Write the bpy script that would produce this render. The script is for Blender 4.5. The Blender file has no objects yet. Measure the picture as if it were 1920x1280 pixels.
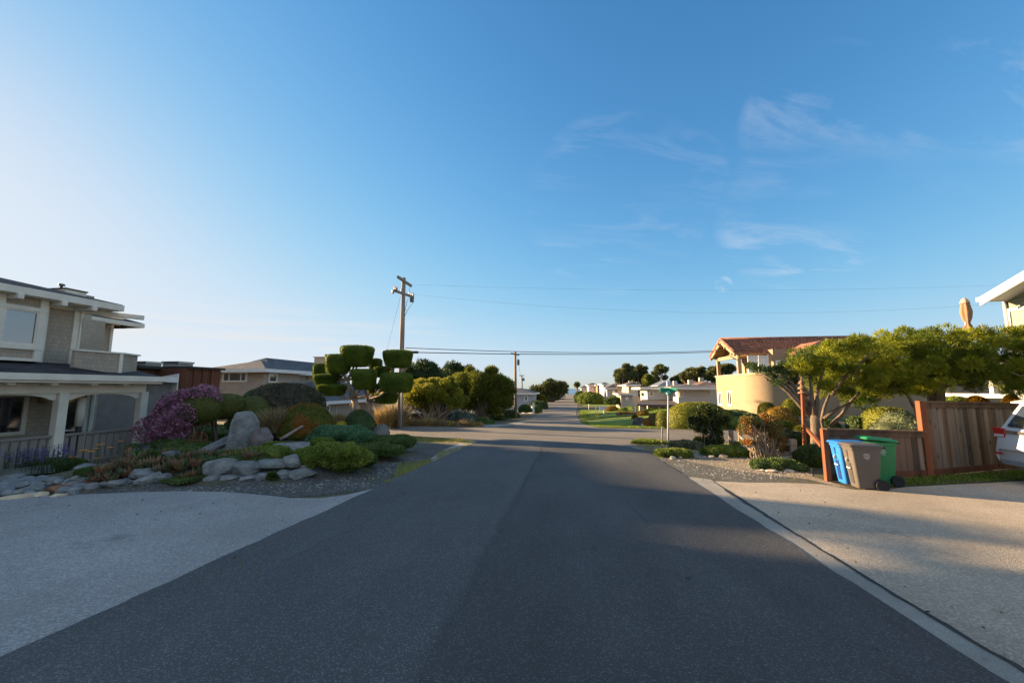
import bpy, bmesh, math, random
import numpy as np
from mathutils import Vector, Matrix
R = math.radians
random.seed(7); np.random.seed(7)
sc = bpy.context.scene
col = sc.collection
# ------------------------------------------------------------------ camera
F = 747.0; H = 1.65                     # focal length in photo pixels (1920 wide), eye height
PITCH = math.atan(88 / F); YAW = math.atan(102 / F)
cam = bpy.data.cameras.new('camera'); co = bpy.data.objects.new('camera', cam); col.objects.link(co)
co.location = (0, 0, H); co.rotation_euler = (math.pi / 2 + PITCH, 0, YAW)
cam.sensor_width = 36; cam.lens = F / 1920 * 36; cam.clip_end = 60000; cam.clip_start = .05
sc.camera = co
# ------------------------------------------------------------------ light
SUN_EL = R(12.1); AZ = R(18.5)          # sun on the left, a little ahead
sdir = Vector((-math.cos(AZ) * math.cos(SUN_EL), math.sin(AZ) * math.cos(SUN_EL), math.sin(SUN_EL)))
sl = bpy.data.lights.new('sun', 'SUN'); sl.energy = 5.0; sl.angle = R(.8); sl.color = (1.0, .70, .39)
so = bpy.data.objects.new('sun', sl); col.objects.link(so)
so.rotation_euler = (-sdir).to_track_quat('-Z', 'Y').to_euler()
so.location = (-30, 10, 20)
sc.view_settings.view_transform = 'Standard'; sc.view_settings.look = 'None'
sc.view_settings.exposure = 2.05; sc.view_settings.gamma = 1
w = bpy.data.worlds.new('World'); sc.world = w; w.use_nodes = True
nt = w.node_tree; nt.nodes.clear(); L = nt.links
def N(t, **k):
    n = nt.nodes.new(t)
    for a, b in k.items(): setattr(n, a, b)
    return n
def M(op, a, b=None, c=None, clamp=False):
    n = nt.nodes.new('ShaderNodeMath'); n.operation = op; n.use_clamp = clamp
    for i, v in enumerate((a, b, c)):
        if v is None: continue
        if isinstance(v, (int, float)): n.inputs[i].default_value = v
        else: L.new(v, n.inputs[i])
    return n.outputs[0]
out = N('ShaderNodeOutputWorld'); bg = N('ShaderNodeBackground'); sky = N('ShaderNodeTexSky')
sky.sky_type = 'NISHITA'; sky.sun_disc = False; sky.sun_elevation = SUN_EL; sky.sun_rotation = -(math.pi / 2 - AZ)
sky.air_density = 1.0; sky.dust_density = .35; sky.ozone_density = 2.2; sky.altitude = 0
bg.inputs[1].default_value = .081
# thin cirrus: noise on the sky direction projected on a high plane, only in patches
tc = N('ShaderNodeTexCoord'); sep = N('ShaderNodeSeparateXYZ'); L.new(tc.outputs['Generated'], sep.inputs[0])
zz = M('ADD', M('MAXIMUM', sep.outputs[2], 0.0), .10)
cu = M('DIVIDE', sep.outputs[0], zz); cv = M('DIVIDE', sep.outputs[1], zz)
cmb = N('ShaderNodeCombineXYZ')
L.new(M('MULTIPLY', M('ADD', cu, M('MULTIPLY', cv, .55)), 1.2), cmb.inputs[0]); L.new(M('MULTIPLY', M('SUBTRACT', cv, M('MULTIPLY', cu, .35)), 3.4), cmb.inputs[1])
n1 = N('ShaderNodeTexNoise'); n1.inputs['Scale'].default_value = 1.3; n1.inputs['Detail'].default_value = 7; n1.inputs['Roughness'].default_value = .62; n1.inputs['Distortion'].default_value = .6
L.new(cmb.outputs[0], n1.inputs['Vector'])
n2 = N('ShaderNodeTexNoise'); n2.inputs['Scale'].default_value = .35; n2.inputs['Detail'].default_value = 2
L.new(cmb.outputs[0], n2.inputs['Vector'])
n3 = N('ShaderNodeTexNoise'); n3.inputs['Scale'].default_value = 55; n3.inputs['Detail'].default_value = 4; L.new(tc.outputs['Generated'], n3.inputs['Vector'])
cl = M('MULTIPLY', M('MULTIPLY', M('SUBTRACT', n1.outputs['Fac'], .47), 4.0, clamp=True), M('MULTIPLY', M('SUBTRACT', n2.outputs['Fac'], .38), 5.0, clamp=True))
def blob(px, py, rad):                 # a soft patch of sky around the photo's direction
    d = Vector(((px - 960) / F, 1, -(py - 640) / F)); d.rotate(Matrix.Rotation(PITCH, 3, 'X')); d.rotate(Matrix.Rotation(YAW, 3, 'Z')); d.normalize()
    dp = N('ShaderNodeVectorMath', operation='DOT_PRODUCT'); L.new(tc.outputs['Generated'], dp.inputs[0]); dp.inputs[1].default_value = d
    return M('MULTIPLY', M('SUBTRACT', dp.outputs['Value'], math.cos(R(rad))), 1 / (1 - math.cos(R(rad * .55))), clamp=True)
msk = M('MAXIMUM', M('MAXIMUM', M('MAXIMUM', blob(1150, 390, 12), blob(1270, 340, 6)), blob(1500, 400, 9)), M('MAXIMUM', blob(1850, 250, 9), blob(1520, 225, 7)))
cl = M('MULTIPLY', cl, msk)
# long pale bank low on the left
lowband = M('MULTIPLY', M('SUBTRACT', 1.0, M('MULTIPLY', M('ABSOLUTE', M('SUBTRACT', sep.outputs[2], .115)), 14.0), clamp=True), blob(150, 610, 40))
lb = N('ShaderNodeTexNoise'); lb.inputs['Scale'].default_value = 3.0; lb.inputs['Detail'].default_value = 4
cm2 = N('ShaderNodeCombineXYZ'); L.new(sep.outputs[0], cm2.inputs[0]); L.new(sep.outputs[1], cm2.inputs[1]); L.new(M('MULTIPLY', sep.outputs[2], 14.0), cm2.inputs[2])
L.new(cm2.outputs[0], lb.inputs['Vector'])
lowc = M('MULTIPLY', lowband, M('MULTIPLY', M('SUBTRACT', lb.outputs['Fac'], .44), 4.0, clamp=True))
# unseen white cloud behind the camera, added to lift and neutralise the shade
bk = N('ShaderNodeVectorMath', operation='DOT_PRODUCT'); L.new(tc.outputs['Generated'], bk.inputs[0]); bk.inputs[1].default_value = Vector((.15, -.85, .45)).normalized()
fill_veil = M('MULTIPLY', M('MULTIPLY', M('ADD', bk.outputs['Value'], .05), 1.6, clamp=True), M('ADD', .27, M('MULTIPLY', n2.outputs['Fac'], .5)))
allc = M('MAXIMUM', M('MAXIMUM', fill_veil, M('MAXIMUM', M('MULTIPLY', cl, .42), M('MULTIPLY', M('POWER', blob(1357, 533, 1.1), 1.5), M('MULTIPLY', M('SUBTRACT', n3.outputs['Fac'], .42), 1.3, clamp=True)))), 0.0)
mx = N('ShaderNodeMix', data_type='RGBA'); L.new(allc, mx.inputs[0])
# the clear-sky model, its colours deepened towards the photograph's (per channel power and soft limit)
sc3 = N('ShaderNodeSeparateColor'); cb3 = N('ShaderNodeCombineColor'); L.new(sky.outputs[0], sc3.inputs[0])
for i, (ref, val, pw, mxv, q_) in enumerate(((.195, .078, 1.34, .72, 2.0), (.342, .268, 1.10, .81, 2.0), (.61, .60, 1.08, .87, 3.0))):
    d = M('MULTIPLY', sc3.outputs[i], .3105)
    v = M('MULTIPLY', M('POWER', M('MULTIPLY', d, 1 / ref), pw), val)
    v = M('DIVIDE', v, M('POWER', M('ADD', 1.0, M('POWER', M('MULTIPLY', v, 1 / mxv), q_)), 1 / q_))
    L.new(M('MULTIPLY', v, 1 / .3105), cb3.inputs[i])
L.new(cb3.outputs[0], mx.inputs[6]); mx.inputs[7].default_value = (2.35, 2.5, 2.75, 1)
mx2 = N('ShaderNodeMix', data_type='RGBA'); L.new(M('MULTIPLY', lowc, .8), mx2.inputs[0]); L.new(mx.outputs[2], mx2.inputs[6]); mx2.inputs[7].default_value = (2.55, 2.5, 2.45, 1)
L.new(mx2.outputs[2], bg.inputs[0]); L.new(bg.outputs[0], out.inputs[0])

# ------------------------------------------------------------------ terrain and measuring helpers
def S(t): t = min(1, max(0, t)); return t * t * (3 - 2 * t)
MOUND = [(-8.9, 8.5, 1.5, .26), (-6.6, 9.1, 1.3, .30), (-7.6, 11.2, 2.0, .34), (-10.5, 10.0, 1.6, .10)]
def prof(y):
    if y < 50: return -.03 * y
    if y < 70: return -1.5 - .015 * (y - 50)
    if y < 240: return -1.8
    return -1.8 - 30 * S((y - 240) / 260)
def gz(x, y):
    z = prof(y)
    if y < 17:
        z -= .22 * S((-x - 11) / 2) * S((16 - y) / 2)
        if x < -4:
            m = 0
            for a, b, r, h in MOUND:
                q = ((x - a) ** 2 + (y - b) ** 2) / (r * r)
                if q < 2.2: m = max(m, h * S(1.5 * (1 - q / 2.2)))
            z += m
    if y > 24.9:
        z -= .9 * S((y - 27) / 6) * S((-x - 10) / 5) * S((240 - y) / 20)
        z += .75 * S((y - 25.0) / 4) * S((x - 6) / 3) * S((70 - y) / 15)
    return z
def ray(px, py):
    u = (px - 960) / F; v = -(py - 640) / F
    fy = math.cos(PITCH) - v * math.sin(PITCH); fz = math.sin(PITCH) + v * math.cos(PITCH)
    c, s = math.cos(YAW), math.sin(YAW)
    return (u * c - fy * s, u * s + fy * c, fz)
def G(px, py):                          # where the line of sight meets the terrain
    d = ray(px, py); t = 1.0
    while t < 3000:
        x, y, z = d[0] * t, d[1] * t, H + d[2] * t
        g = gz(x, y)
        if z < g:
            lo, hi = t / 1.01, t
            for _ in range(12):
                m = (lo + hi) / 2
                if H + d[2] * m < gz(d[0] * m, d[1] * m): hi = m
                else: lo = m
            return Vector((d[0] * hi, d[1] * hi, H + d[2] * hi))
        t *= 1.01
    return Vector((x, y, z))
def G2(px, py): g = G(px, py); return (g.x, g.y)
def onY(px, py, Y): d = ray(px, py); t = Y / d[1]; return Vector((d[0] * t, Y, H + d[2] * t))
def onX(px, py, X): d = ray(px, py); t = X / d[0]; return Vector((X, d[1] * t, H + d[2] * t))
def mpp(x, y): return (x * -math.sin(YAW) + y * math.cos(YAW)) / F * 1.0     # metres per photo pixel
def gp(x, y, dz=0): return Vector((x, y, gz(x, y) + dz))

# ------------------------------------------------------------------ materials
MATS = {}
def newmat(name):
    m = bpy.data.materials.new(name); m.use_nodes = True
    t = m.node_tree; b = t.nodes['Principled BSDF']; return m, t, b
def mk(name, c, rough=.8, var=.18, scale=6.0, bump=.15, bscale=None, spec=.3, metal=0, c2=None, detail=5, stretch=None, dist=.02):
    if name in MATS: return MATS[name]
    m, t, b = newmat(name); l = t.links
    tcn = t.nodes.new('ShaderNodeTexCoord'); src = tcn.outputs['Object']
    if stretch:
        mp = t.nodes.new('ShaderNodeMapping'); mp.inputs['Scale'].default_value = stretch; l.new(src, mp.inputs[0]); src = mp.outputs[0]
    n = t.nodes.new('ShaderNodeTexNoise'); n.inputs['Scale'].default_value = scale; n.inputs['Detail'].default_value = detail; n.inputs['Roughness'].default_value = .6
    l.new(src, n.inputs['Vector'])
    r = t.nodes.new('ShaderNodeValToRGB'); l.new(n.outputs['Fac'], r.inputs[0])
    c2 = c2 or tuple(min(1, v * (1 + var)) for v in c); c1 = tuple(v * (1 - var) for v in c)
    r.color_ramp.elements[0].position = .32; r.color_ramp.elements[1].position = .68
    r.color_ramp.elements[0].color = (*c1, 1); r.color_ramp.elements[1].color = (*c2, 1)
    l.new(r.outputs[0], b.inputs['Base Color'])
    b.inputs['Roughness'].default_value = rough; b.inputs['Specular IOR Level'].default_value = spec; b.inputs['Metallic'].default_value = metal
    if bump:
        n2 = t.nodes.new('ShaderNodeTexNoise'); n2.inputs['Scale'].default_value = bscale or scale * 4; n2.inputs['Detail'].default_value = 4
        l.new(src, n2.inputs['Vector'])
        bp = t.nodes.new('ShaderNodeBump'); bp.inputs['Strength'].default_value = bump; bp.inputs['Distance'].default_value = dist
        l.new(n2.outputs['Fac'], bp.inputs['Height']); l.new(bp.outputs[0], b.inputs['Normal'])
    MATS[name] = m; return m
def speck(name, base, sp, scale, thr=.5, amt=.5, rough=.9, big=.35, bump=.5, bigvar=.25, dist=.01, c3=None, c3s=1.2, c3t=.6):
    """aggregate surface: voronoi grains in two tones over large soft patches"""
    m, t, b = newmat(name); l = t.links
    tcn = t.nodes.new('ShaderNodeTexCoord'); src = tcn.outputs['Object']
    v = t.nodes.new('ShaderNodeTexVoronoi'); v.inputs['Scale'].default_value = scale; l.new(src, v.inputs['Vector'])
    sp_ = t.nodes.new('ShaderNodeSeparateColor'); l.new(v.outputs['Color'], sp_.inputs[0])
    mr = t.nodes.new('ShaderNodeMapRange'); mr.inputs[1].default_value = thr; mr.inputs[2].default_value = 1; mr.inputs[3].default_value = 0; mr.inputs[4].default_value = amt
    l.new(sp_.outputs[0], mr.inputs[0])
    a = t.nodes.new('ShaderNodeMix'); a.data_type = 'RGBA'; l.new(mr.outputs[0], a.inputs[0]); a.inputs[6].default_value = (*base, 1); a.inputs[7].default_value = (*sp, 1)
    n = t.nodes.new('ShaderNodeTexNoise'); n.inputs['Scale'].default_value = big; n.inputs['Detail'].default_value = 6; n.inputs['Roughness'].default_value = .65; l.new(src, n.inputs['Vector'])
    mr2 = t.nodes.new('ShaderNodeMapRange'); mr2.inputs[1].default_value = .3; mr2.inputs[2].default_value = .7; mr2.inputs[3].default_value = 1 - bigvar; mr2.inputs[4].default_value = 1 + bigvar
    l.new(n.outputs['Fac'], mr2.inputs[0])
    mu = t.nodes.new('ShaderNodeMix'); mu.data_type = 'RGBA'; mu.blend_type = 'MULTIPLY'; mu.inputs[0].default_value = 1
    l.new(a.outputs[2], mu.inputs[6]); l.new(mr2.outputs[0], mu.inputs[7])
    res = mu.outputs[2]
    if c3:
        n3 = t.nodes.new('ShaderNodeTexNoise'); n3.inputs['Scale'].default_value = c3s; n3.inputs['Detail'].default_value = 8; n3.inputs['Roughness'].default_value = .7; l.new(src, n3.inputs['Vector'])
        m3 = t.nodes.new('ShaderNodeMapRange'); m3.inputs[1].default_value = c3t; m3.inputs[2].default_value = c3t + .08; l.new(n3.outputs['Fac'], m3.inputs[0])
        x3 = t.nodes.new('ShaderNodeMix'); x3.data_type = 'RGBA'; l.new(m3.outputs[0], x3.inputs[0]); l.new(res, x3.inputs[6]); x3.inputs[7].default_value = (*c3, 1); res = x3.outputs[2]
    l.new(res, b.inputs['Base Color']); b.inputs['Roughness'].default_value = rough; b.inputs['Specular IOR Level'].default_value = .25
    bp = t.nodes.new('ShaderNodeBump'); bp.inputs['Strength'].default_value = bump; bp.inputs['Distance'].default_value = dist
    l.new(v.outputs['Distance'], bp.inputs['Height']); l.new(bp.outputs[0], b.inputs['Normal'])
    MATS[name] = m; return m
def foliage(name, c1, c2, tr=.35, rough=.6, patch=None, ps=1.5, hue=None):
    """leaf colour varies leaf by leaf (attribute rnd) and in clumps (noise)"""
    if name in MATS: return MATS[name]
    m, t, b = newmat(name); l = t.links
    at = t.nodes.new('ShaderNodeAttribute'); at.attribute_name = 'rnd'
    tcn = t.nodes.new('ShaderNodeTexCoord')
    n = t.nodes.new('ShaderNodeTexNoise'); n.inputs['Scale'].default_value = ps; n.inputs['Detail'].default_value = 3; l.new(tcn.outputs['Object'], n.inputs['Vector'])
    ad = t.nodes.new('ShaderNodeMath'); ad.operation = 'MULTIPLY_ADD'; l.new(n.outputs['Fac'], ad.inputs[0]); ad.inputs[1].default_value = 1.3; ad.inputs[2].default_value = -.65
    a2 = t.nodes.new('ShaderNodeMath'); a2.operation = 'ADD'; a2.use_clamp = True; l.new(at.outputs['Fac'], a2.inputs[0]); l.new(ad.outputs[0], a2.inputs[1])
    mx_ = t.nodes.new('ShaderNodeMix'); mx_.data_type = 'RGBA'; l.new(a2.outputs[0], mx_.inputs[0]); mx_.inputs[6].default_value = (*c1, 1); mx_.inputs[7].default_value = (*c2, 1)
    res = mx_.outputs[2]
    if patch:
        n3 = t.nodes.new('ShaderNodeTexNoise'); n3.inputs['Scale'].default_value = ps * 1.7; n3.inputs['Detail'].default_value = 4; l.new(tcn.outputs['Object'], n3.inputs['Vector'])
        m3 = t.nodes.new('ShaderNodeMapRange'); m3.inputs[1].default_value = .46; m3.inputs[2].default_value = .62; l.new(n3.outputs['Fac'], m3.inputs[0])
        x3 = t.nodes.new('ShaderNodeMix'); x3.data_type = 'RGBA'; l.new(m3.outputs[0], x3.inputs[0]); l.new(res, x3.inputs[6]); x3.inputs[7].default_value = (*patch, 1); res = x3.outputs[2]
    l.new(res, b.inputs['Base Color']); b.inputs['Roughness'].default_value = rough; b.inputs['Specular IOR Level'].default_value = .25
    if tr:
        tn = t.nodes.new('ShaderNodeBsdfTranslucent'); l.new(res, tn.inputs[0])
        ms = t.nodes.new('ShaderNodeMixShader'); ms.inputs[0].default_value = tr
        l.new(b.outputs[0], ms.inputs[1]); l.new(tn.outputs[0], ms.inputs[2]); l.new(ms.outputs[0], t.nodes['Material Output'].inputs[0])
    MATS[name] = m; return m
def glass(name, c=(.02, .025, .03), rough=.06):
    if name in MATS: return MATS[name]
    m, t, b = newmat(name); l = t.links
    tcn = t.nodes.new('ShaderNodeTexCoord'); n = t.nodes.new('ShaderNodeTexNoise'); n.inputs['Scale'].default_value = 1.1; l.new(tcn.outputs['Object'], n.inputs[0])
    r = t.nodes.new('ShaderNodeValToRGB'); l.new(n.outputs['Fac'], r.inputs[0]); r.color_ramp.elements[0].color = (*[v * .5 for v in c], 1); r.color_ramp.elements[1].color = (*[v * 1.8 for v in c], 1)
    l.new(r.outputs[0], b.inputs['Base Color'])
    bp = t.nodes.new('ShaderNodeBump'); bp.inputs['Strength'].default_value = .03; bp.inputs['Distance'].default_value = .05; l.new(n.outputs['Fac'], bp.inputs['Height']); l.new(bp.outputs[0], b.inputs['Normal'])
    b.inputs['Roughness'].default_value = rough; b.inputs['IOR'].default_value = 3.0
    MATS[name] = m; return m
def courses(name, c, rowh=.16, colw=.14, axis='z', var=.15, bump=.6, rough=.85, mortar=.55, dist=.012, offs=.5):
    """shingles, boards or tiles laid in courses; u runs along x+y, v along z (walls) or along the slope"""
    if name in MATS: return MATS[name]
    m, t, b = newmat(name); l = t.links
    tcn = t.nodes.new('ShaderNodeTexCoord'); s = t.nodes.new('ShaderNodeSeparateXYZ'); l.new(tcn.outputs['Object'], s.inputs[0])
    ad = t.nodes.new('ShaderNodeMath'); ad.operation = 'ADD'; l.new(s.outputs[0], ad.inputs[0]); l.new(s.outputs[1], ad.inputs[1])
    cb = t.nodes.new('ShaderNodeCombineXYZ')
    if axis == 'z': l.new(ad.outputs[0], cb.inputs[0]); l.new(s.outputs[2], cb.inputs[1])
    elif axis == 'rx': l.new(s.outputs[0], cb.inputs[0]); l.new(s.outputs[1], cb.inputs[1])
    else: l.new(s.outputs[1], cb.inputs[0]); l.new(s.outputs[0], cb.inputs[1])
    br = t.nodes.new('ShaderNodeTexBrick'); br.offset = offs; br.inputs['Scale'].default_value = 1; br.inputs['Brick Width'].default_value = colw; br.inputs['Row Height'].default_value = rowh
    br.inputs['Mortar Size'].default_value = min(rowh, colw) * .06; br.inputs['Mortar Smooth'].default_value = .3; br.inputs['Bias'].default_value = 0
    br.inputs['Color1'].default_value = (*[v * (1 - var) for v in c], 1); br.inputs['Color2'].default_value = (*[v * (1 + var) for v in c], 1); br.inputs['Mortar'].default_value = (*[v * mortar for v in c], 1)
    l.new(cb.outputs[0], br.inputs['Vector'])
    n = t.nodes.new('ShaderNodeTexNoise'); n.inputs['Scale'].default_value = .8; n.inputs['Detail'].default_value = 5; l.new(tcn.outputs['Object'], n.inputs[0])
    mr = t.nodes.new('ShaderNodeMapRange'); mr.inputs[3].default_value = .75; mr.inputs[4].default_value = 1.25; l.new(n.outputs['Fac'], mr.inputs[0])
    mu = t.nodes.new('ShaderNodeMix'); mu.data_type = 'RGBA'; mu.blend_type = 'MULTIPLY'; mu.inputs[0].default_value = 1; l.new(br.outputs['Color'], mu.inputs[6]); l.new(mr.outputs[0], mu.inputs[7])
    l.new(mu.outputs[2], b.inputs['Base Color']); b.inputs['Roughness'].default_value = rough; b.inputs['Specular IOR Level'].default_value = .25
    # each course is thicker at its lower edge
    sv = t.nodes.new('ShaderNodeSeparateXYZ'); l.new(cb.outputs[0], sv.inputs[0])
    dv = t.nodes.new('ShaderNodeMath'); dv.operation = 'DIVIDE'; l.new(sv.outputs[1], dv.inputs[0]); dv.inputs[1].default_value = rowh
    fr = t.nodes.new('ShaderNodeMath'); fr.operation = 'FRACT'; l.new(dv.outputs[0], fr.inputs[0])
    sb = t.nodes.new('ShaderNodeMath'); sb.operation = 'SUBTRACT'; sb.inputs[0].default_value = 1; l.new(fr.outputs[0], sb.inputs[1])
    s2 = t.nodes.new('ShaderNodeMath'); s2.operation = 'SUBTRACT'; l.new(sb.outputs[0], s2.inputs[0]); l.new(br.outputs['Fac'], s2.inputs[1])
    bp = t.nodes.new('ShaderNodeBump'); bp.inputs['Strength'].default_value = bump; bp.inputs['Distance'].default_value = dist; l.new(s2.outputs[0], bp.inputs['Height']); l.new(bp.outputs[0], b.inputs['Normal'])
    MATS[name] = m; return m

# ------------------------------------------------------------------ objects
ORG = {}
def tag(o, label=None, cat=None, group=None, kind=None):
    if label: o['label'] = label
    if cat: o['category'] = cat
    if group: o['group'] = group
    if kind: o['kind'] = kind
    return o
def thing(name, label, cat, loc, group=None):
    o = bpy.data.objects.new(name, None); col.objects.link(o); o.location = loc; o.empty_display_size = .2
    ORG[o.name] = Vector(loc); return tag(o, label, cat, group)
class MB:
    def __init__(s): s.v = []; s.f = []; s.s = []
    def add(s, vs, fs, sm=False):
        k = len(s.v); s.v += [tuple(v) for v in vs]; s.f += [tuple(i + k for i in f) for f in fs]; s.s += [sm] * len(fs); return s
    def box(s, a, b):
        x0, x1 = sorted((a[0], b[0])); y0, y1 = sorted((a[1], b[1])); z0, z1 = sorted((a[2], b[2]))
        return s.add([(x0, y0, z0), (x1, y0, z0), (x1, y1, z0), (x0, y1, z0), (x0, y0, z1), (x1, y0, z1), (x1, y1, z1), (x0, y1, z1)],
                     [(0, 3, 2, 1), (4, 5, 6, 7), (0, 1, 5, 4), (1, 2, 6, 5), (2, 3, 7, 6), (3, 0, 4, 7)])
    def bar(s, p, q, w, h, up=(0, 0, 1)):       # rectangular bar from p to q
        p = Vector(p); q = Vector(q); d = (q - p).normalized(); u = Vector(up)
        if abs(d.dot(u)) > .98: u = Vector((0, 1, 0))
        r = d.cross(u).normalized(); u = r.cross(d).normalized(); vs = []
        for e in (p, q):
            for a, b in ((-1, -1), (1, -1), (1, 1), (-1, 1)): vs.append(e + r * w / 2 * a + u * h / 2 * b)
        return s.add(vs, [(0, 3, 2, 1)[::-1], (4, 5, 6, 7)[::-1], (0, 1, 5, 4)[::-1], (1, 2, 6, 5)[::-1], (2, 3, 7, 6)[::-1], (3, 0, 4, 7)[::-1]])
    def tube(s, pts, rs, n=8, sm=True):
        pts = [Vector(p) for p in pts]
        if isinstance(rs, (int, float)): rs = [rs] * len(pts)
        vs = []; fs = []; pr = None
        for i, p in enumerate(pts):
            d = (pts[min(i + 1, len(pts) - 1)] - pts[max(i - 1, 0)]).normalized()
            if pr is None: pr = d.orthogonal().normalized()
            else:
                pr = (pr - d * pr.dot(d))
                pr = pr.normalized() if pr.length > 1e-6 else d.orthogonal().normalized()
            b = d.cross(pr)
            for k in range(n):
                a = 2 * math.pi * k / n; vs.append(p + (pr * math.cos(a) + b * math.sin(a)) * rs[i])
        for i in range(len(pts) - 1):
            for k in range(n): fs.append((i * n + k, i * n + (k + 1) % n, (i + 1) * n + (k + 1) % n, (i + 1) * n + k))
        fs.append(tuple(range(n))[::-1]); fs.append(tuple((len(pts) - 1) * n + k for k in range(n)))
        return s.add(vs, fs, sm)
    def lathe(s, c, prof_, n=20, ax='z', sm=True):
        vs = []; fs = []; m = len(prof_)
        for r, z in prof_:
            for k in range(n):
                a = 2 * math.pi * k / n; x, y = r * math.cos(a), r * math.sin(a)
                v = (x, y, z) if ax == 'z' else ((z, x, y) if ax == 'x' else (x, z, y))
                vs.append((c[0] + v[0], c[1] + v[1], c[2] + v[2]))
        for i in range(m - 1):
            for k in range(n): fs.append((i * n + k, i * n + (k + 1) % n, (i + 1) * n + (k + 1) % n, (i + 1) * n + k))
        fs.append(tuple(range(n))[::-1]); fs.append(tuple((m - 1) * n + k for k in range(n)))
        return s.add(vs, fs, sm)
    def prism(s, poly, vec, sm=False):           # a flat polygon given real thickness
        k = len(poly); vec = Vector(vec); a = [Vector(p) for p in poly]; vs = a + [p + vec for p in a]
        nrm = Vector((0, 0, 0))
        for i in range(k): nrm += (a[i] - a[0]).cross(a[(i + 1) % k] - a[0])
        fs = [tuple(range(k)), tuple(range(k, 2 * k))[::-1]] + [(i, i + k, (i + 1) % k + k, (i + 1) % k) for i in range(k)]
        if nrm.dot(vec) > 0: fs = [f[::-1] for f in fs]
        return s.add(vs, fs, sm)
    def build(s, name, mat, parent=None, loc=None, label=None, bevel=0):
        me = bpy.data.meshes.new(name)
        o3 = ORG[parent.name] if parent else Vector(loc or (0, 0, 0))
        me.from_pydata([(v[0] - o3.x, v[1] - o3.y, v[2] - o3.z) for v in s.v], [], s.f); me.update()
        me.polygons.foreach_set('use_smooth', s.s)
        me.materials.append(mat)
        o = bpy.data.objects.new(name, me); col.objects.link(o)
        if parent: o.parent = parent
        else: o.location = o3
        ORG[o.name] = o3.copy()
        if label: o['label'] = label
        if bevel:
            b = o.modifiers.new('bevel', 'BEVEL'); b.width = bevel; b.segments = 2; b.limit_method = 'ANGLE'; b.angle_limit = R(40)
        return o
def sheet(name, pts, off, mt, kind='structure', step=None, label=None, cat=None):
    bm = bmesh.new(); vs = [bm.verts.new((x, y, 0)) for x, y in pts]; bm.faces.new(vs)
    bmesh.ops.triangulate(bm, faces=bm.faces[:])
    xs = [p[0] for p in pts]; ys = [p[1] for p in pts]
    cy = [50, 70] + ([240 + i * 10 for i in range(27)] if max(ys) > 240 else [])
    cx = []
    if step:
        k = min(ys)
        while k < max(ys): cy.append(round(k / step) * step + .003); k += step
        k = min(xs)
        while k < max(xs): cx.append(round(k / step) * step + .003); k += step
    for c in cy:
        if min(ys) < c < max(ys): bmesh.ops.bisect_plane(bm, geom=bm.verts[:] + bm.edges[:] + bm.faces[:], plane_co=(0, c, 0), plane_no=(0, 1, 0))
    for c in cx: bmesh.ops.bisect_plane(bm, geom=bm.verts[:] + bm.edges[:] + bm.faces[:], plane_co=(c, 0, 0), plane_no=(1, 0, 0))
    for v in bm.verts: v.co.z = gz(v.co.x, v.co.y) + off
    bmesh.ops.recalc_face_normals(bm, faces=bm.faces[:])
    for f in bm.faces:
        if f.normal.z < 0: f.normal_flip()
    me = bpy.data.meshes.new(name); bm.to_mesh(me); bm.free(); me.materials.append(mt)
    o = bpy.data.objects.new(name, me); col.objects.link(o); tag(o, label, cat, None, kind); return o

# ---- foliage
def fbm(P, seed, fr, oct=3):
    rs = np.random.RandomState(seed); r = np.zeros(len(P)); a = 1.
    for _ in range(oct):
        for _ in range(3):
            k = rs.normal(size=3); k /= np.linalg.norm(k); r += a / 3 * np.sin(P @ k * fr * 6.28 + rs.uniform(0, 6.28))
        fr *= 2; a *= .5
    return r
def unit(A): return A / np.maximum(np.linalg.norm(A, axis=1, keepdims=True), 1e-9)
def leafmesh(name, P, D, ln, wd, mat, parent=None, loc=None, core=None, rnd=None, rs=None, label=None, fold=0):
    """one mesh of many diamond leaves: P roots, D unit directions, ln length, wd width"""
    rs = rs or np.random.RandomState(3); n = len(P)
    ln = np.broadcast_to(ln, (n,)) * rs.uniform(.7, 1.3, n); W = unit(np.cross(D, rs.normal(size=(n, 3)))) * (np.broadcast_to(wd, (n,)) * rs.uniform(.8, 1.2, n))[:, None] / 2
    T = D * ln[:, None]
    V = np.stack([P, P + T * .5 + W, P + T, P + T * .5 - W], 1).reshape(-1, 3)
    o3 = ORG[parent.name] if parent else Vector(loc)
    if rnd is None: rnd = rs.uniform(0, 1, n)
    cv = np.zeros((0, 3)); cf = []
    if core is not None: cv, cf = core
    allv = np.concatenate([V, cv]) - np.array(o3)
    nq = n; loops = np.arange(n * 4, dtype=np.int32)
    starts = np.arange(n, dtype=np.int32) * 4; tot = np.full(n, 4, np.int32)
    if len(cf):
        cf = np.array(cf, dtype=np.int32) + n * 4
        starts = np.concatenate([starts, n * 4 + np.arange(len(cf), dtype=np.int32) * cf.shape[1]]); tot = np.concatenate([tot, np.full(len(cf), cf.shape[1], np.int32)])
        loops = np.concatenate([loops, cf.ravel()]); rnd = np.concatenate([rnd, np.full(len(cf), .35)])
    me = bpy.data.meshes.new(name)
    me.vertices.add(len(allv)); me.vertices.foreach_set('co', allv.astype(np.float32).ravel())
    me.loops.add(len(loops)); me.loops.foreach_set('vertex_index', loops.astype(np.int32))
    me.polygons.add(len(starts)); me.polygons.foreach_set('loop_start', starts.astype(np.int32)); me.polygons.foreach_set('loop_total', tot.astype(np.int32))
    me.update(calc_edges=True)
    a = me.attributes.new('rnd', 'FLOAT', 'FACE'); a.data.foreach_set('value', rnd.astype(np.float32))
    me.materials.append(mat)
    o = bpy.data.objects.new(name, me); col.objects.link(o)
    if parent: o.parent = parent
    else: o.location = o3
    ORG[o.name] = o3.copy()
    if label: o['label'] = label
    return o
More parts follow.
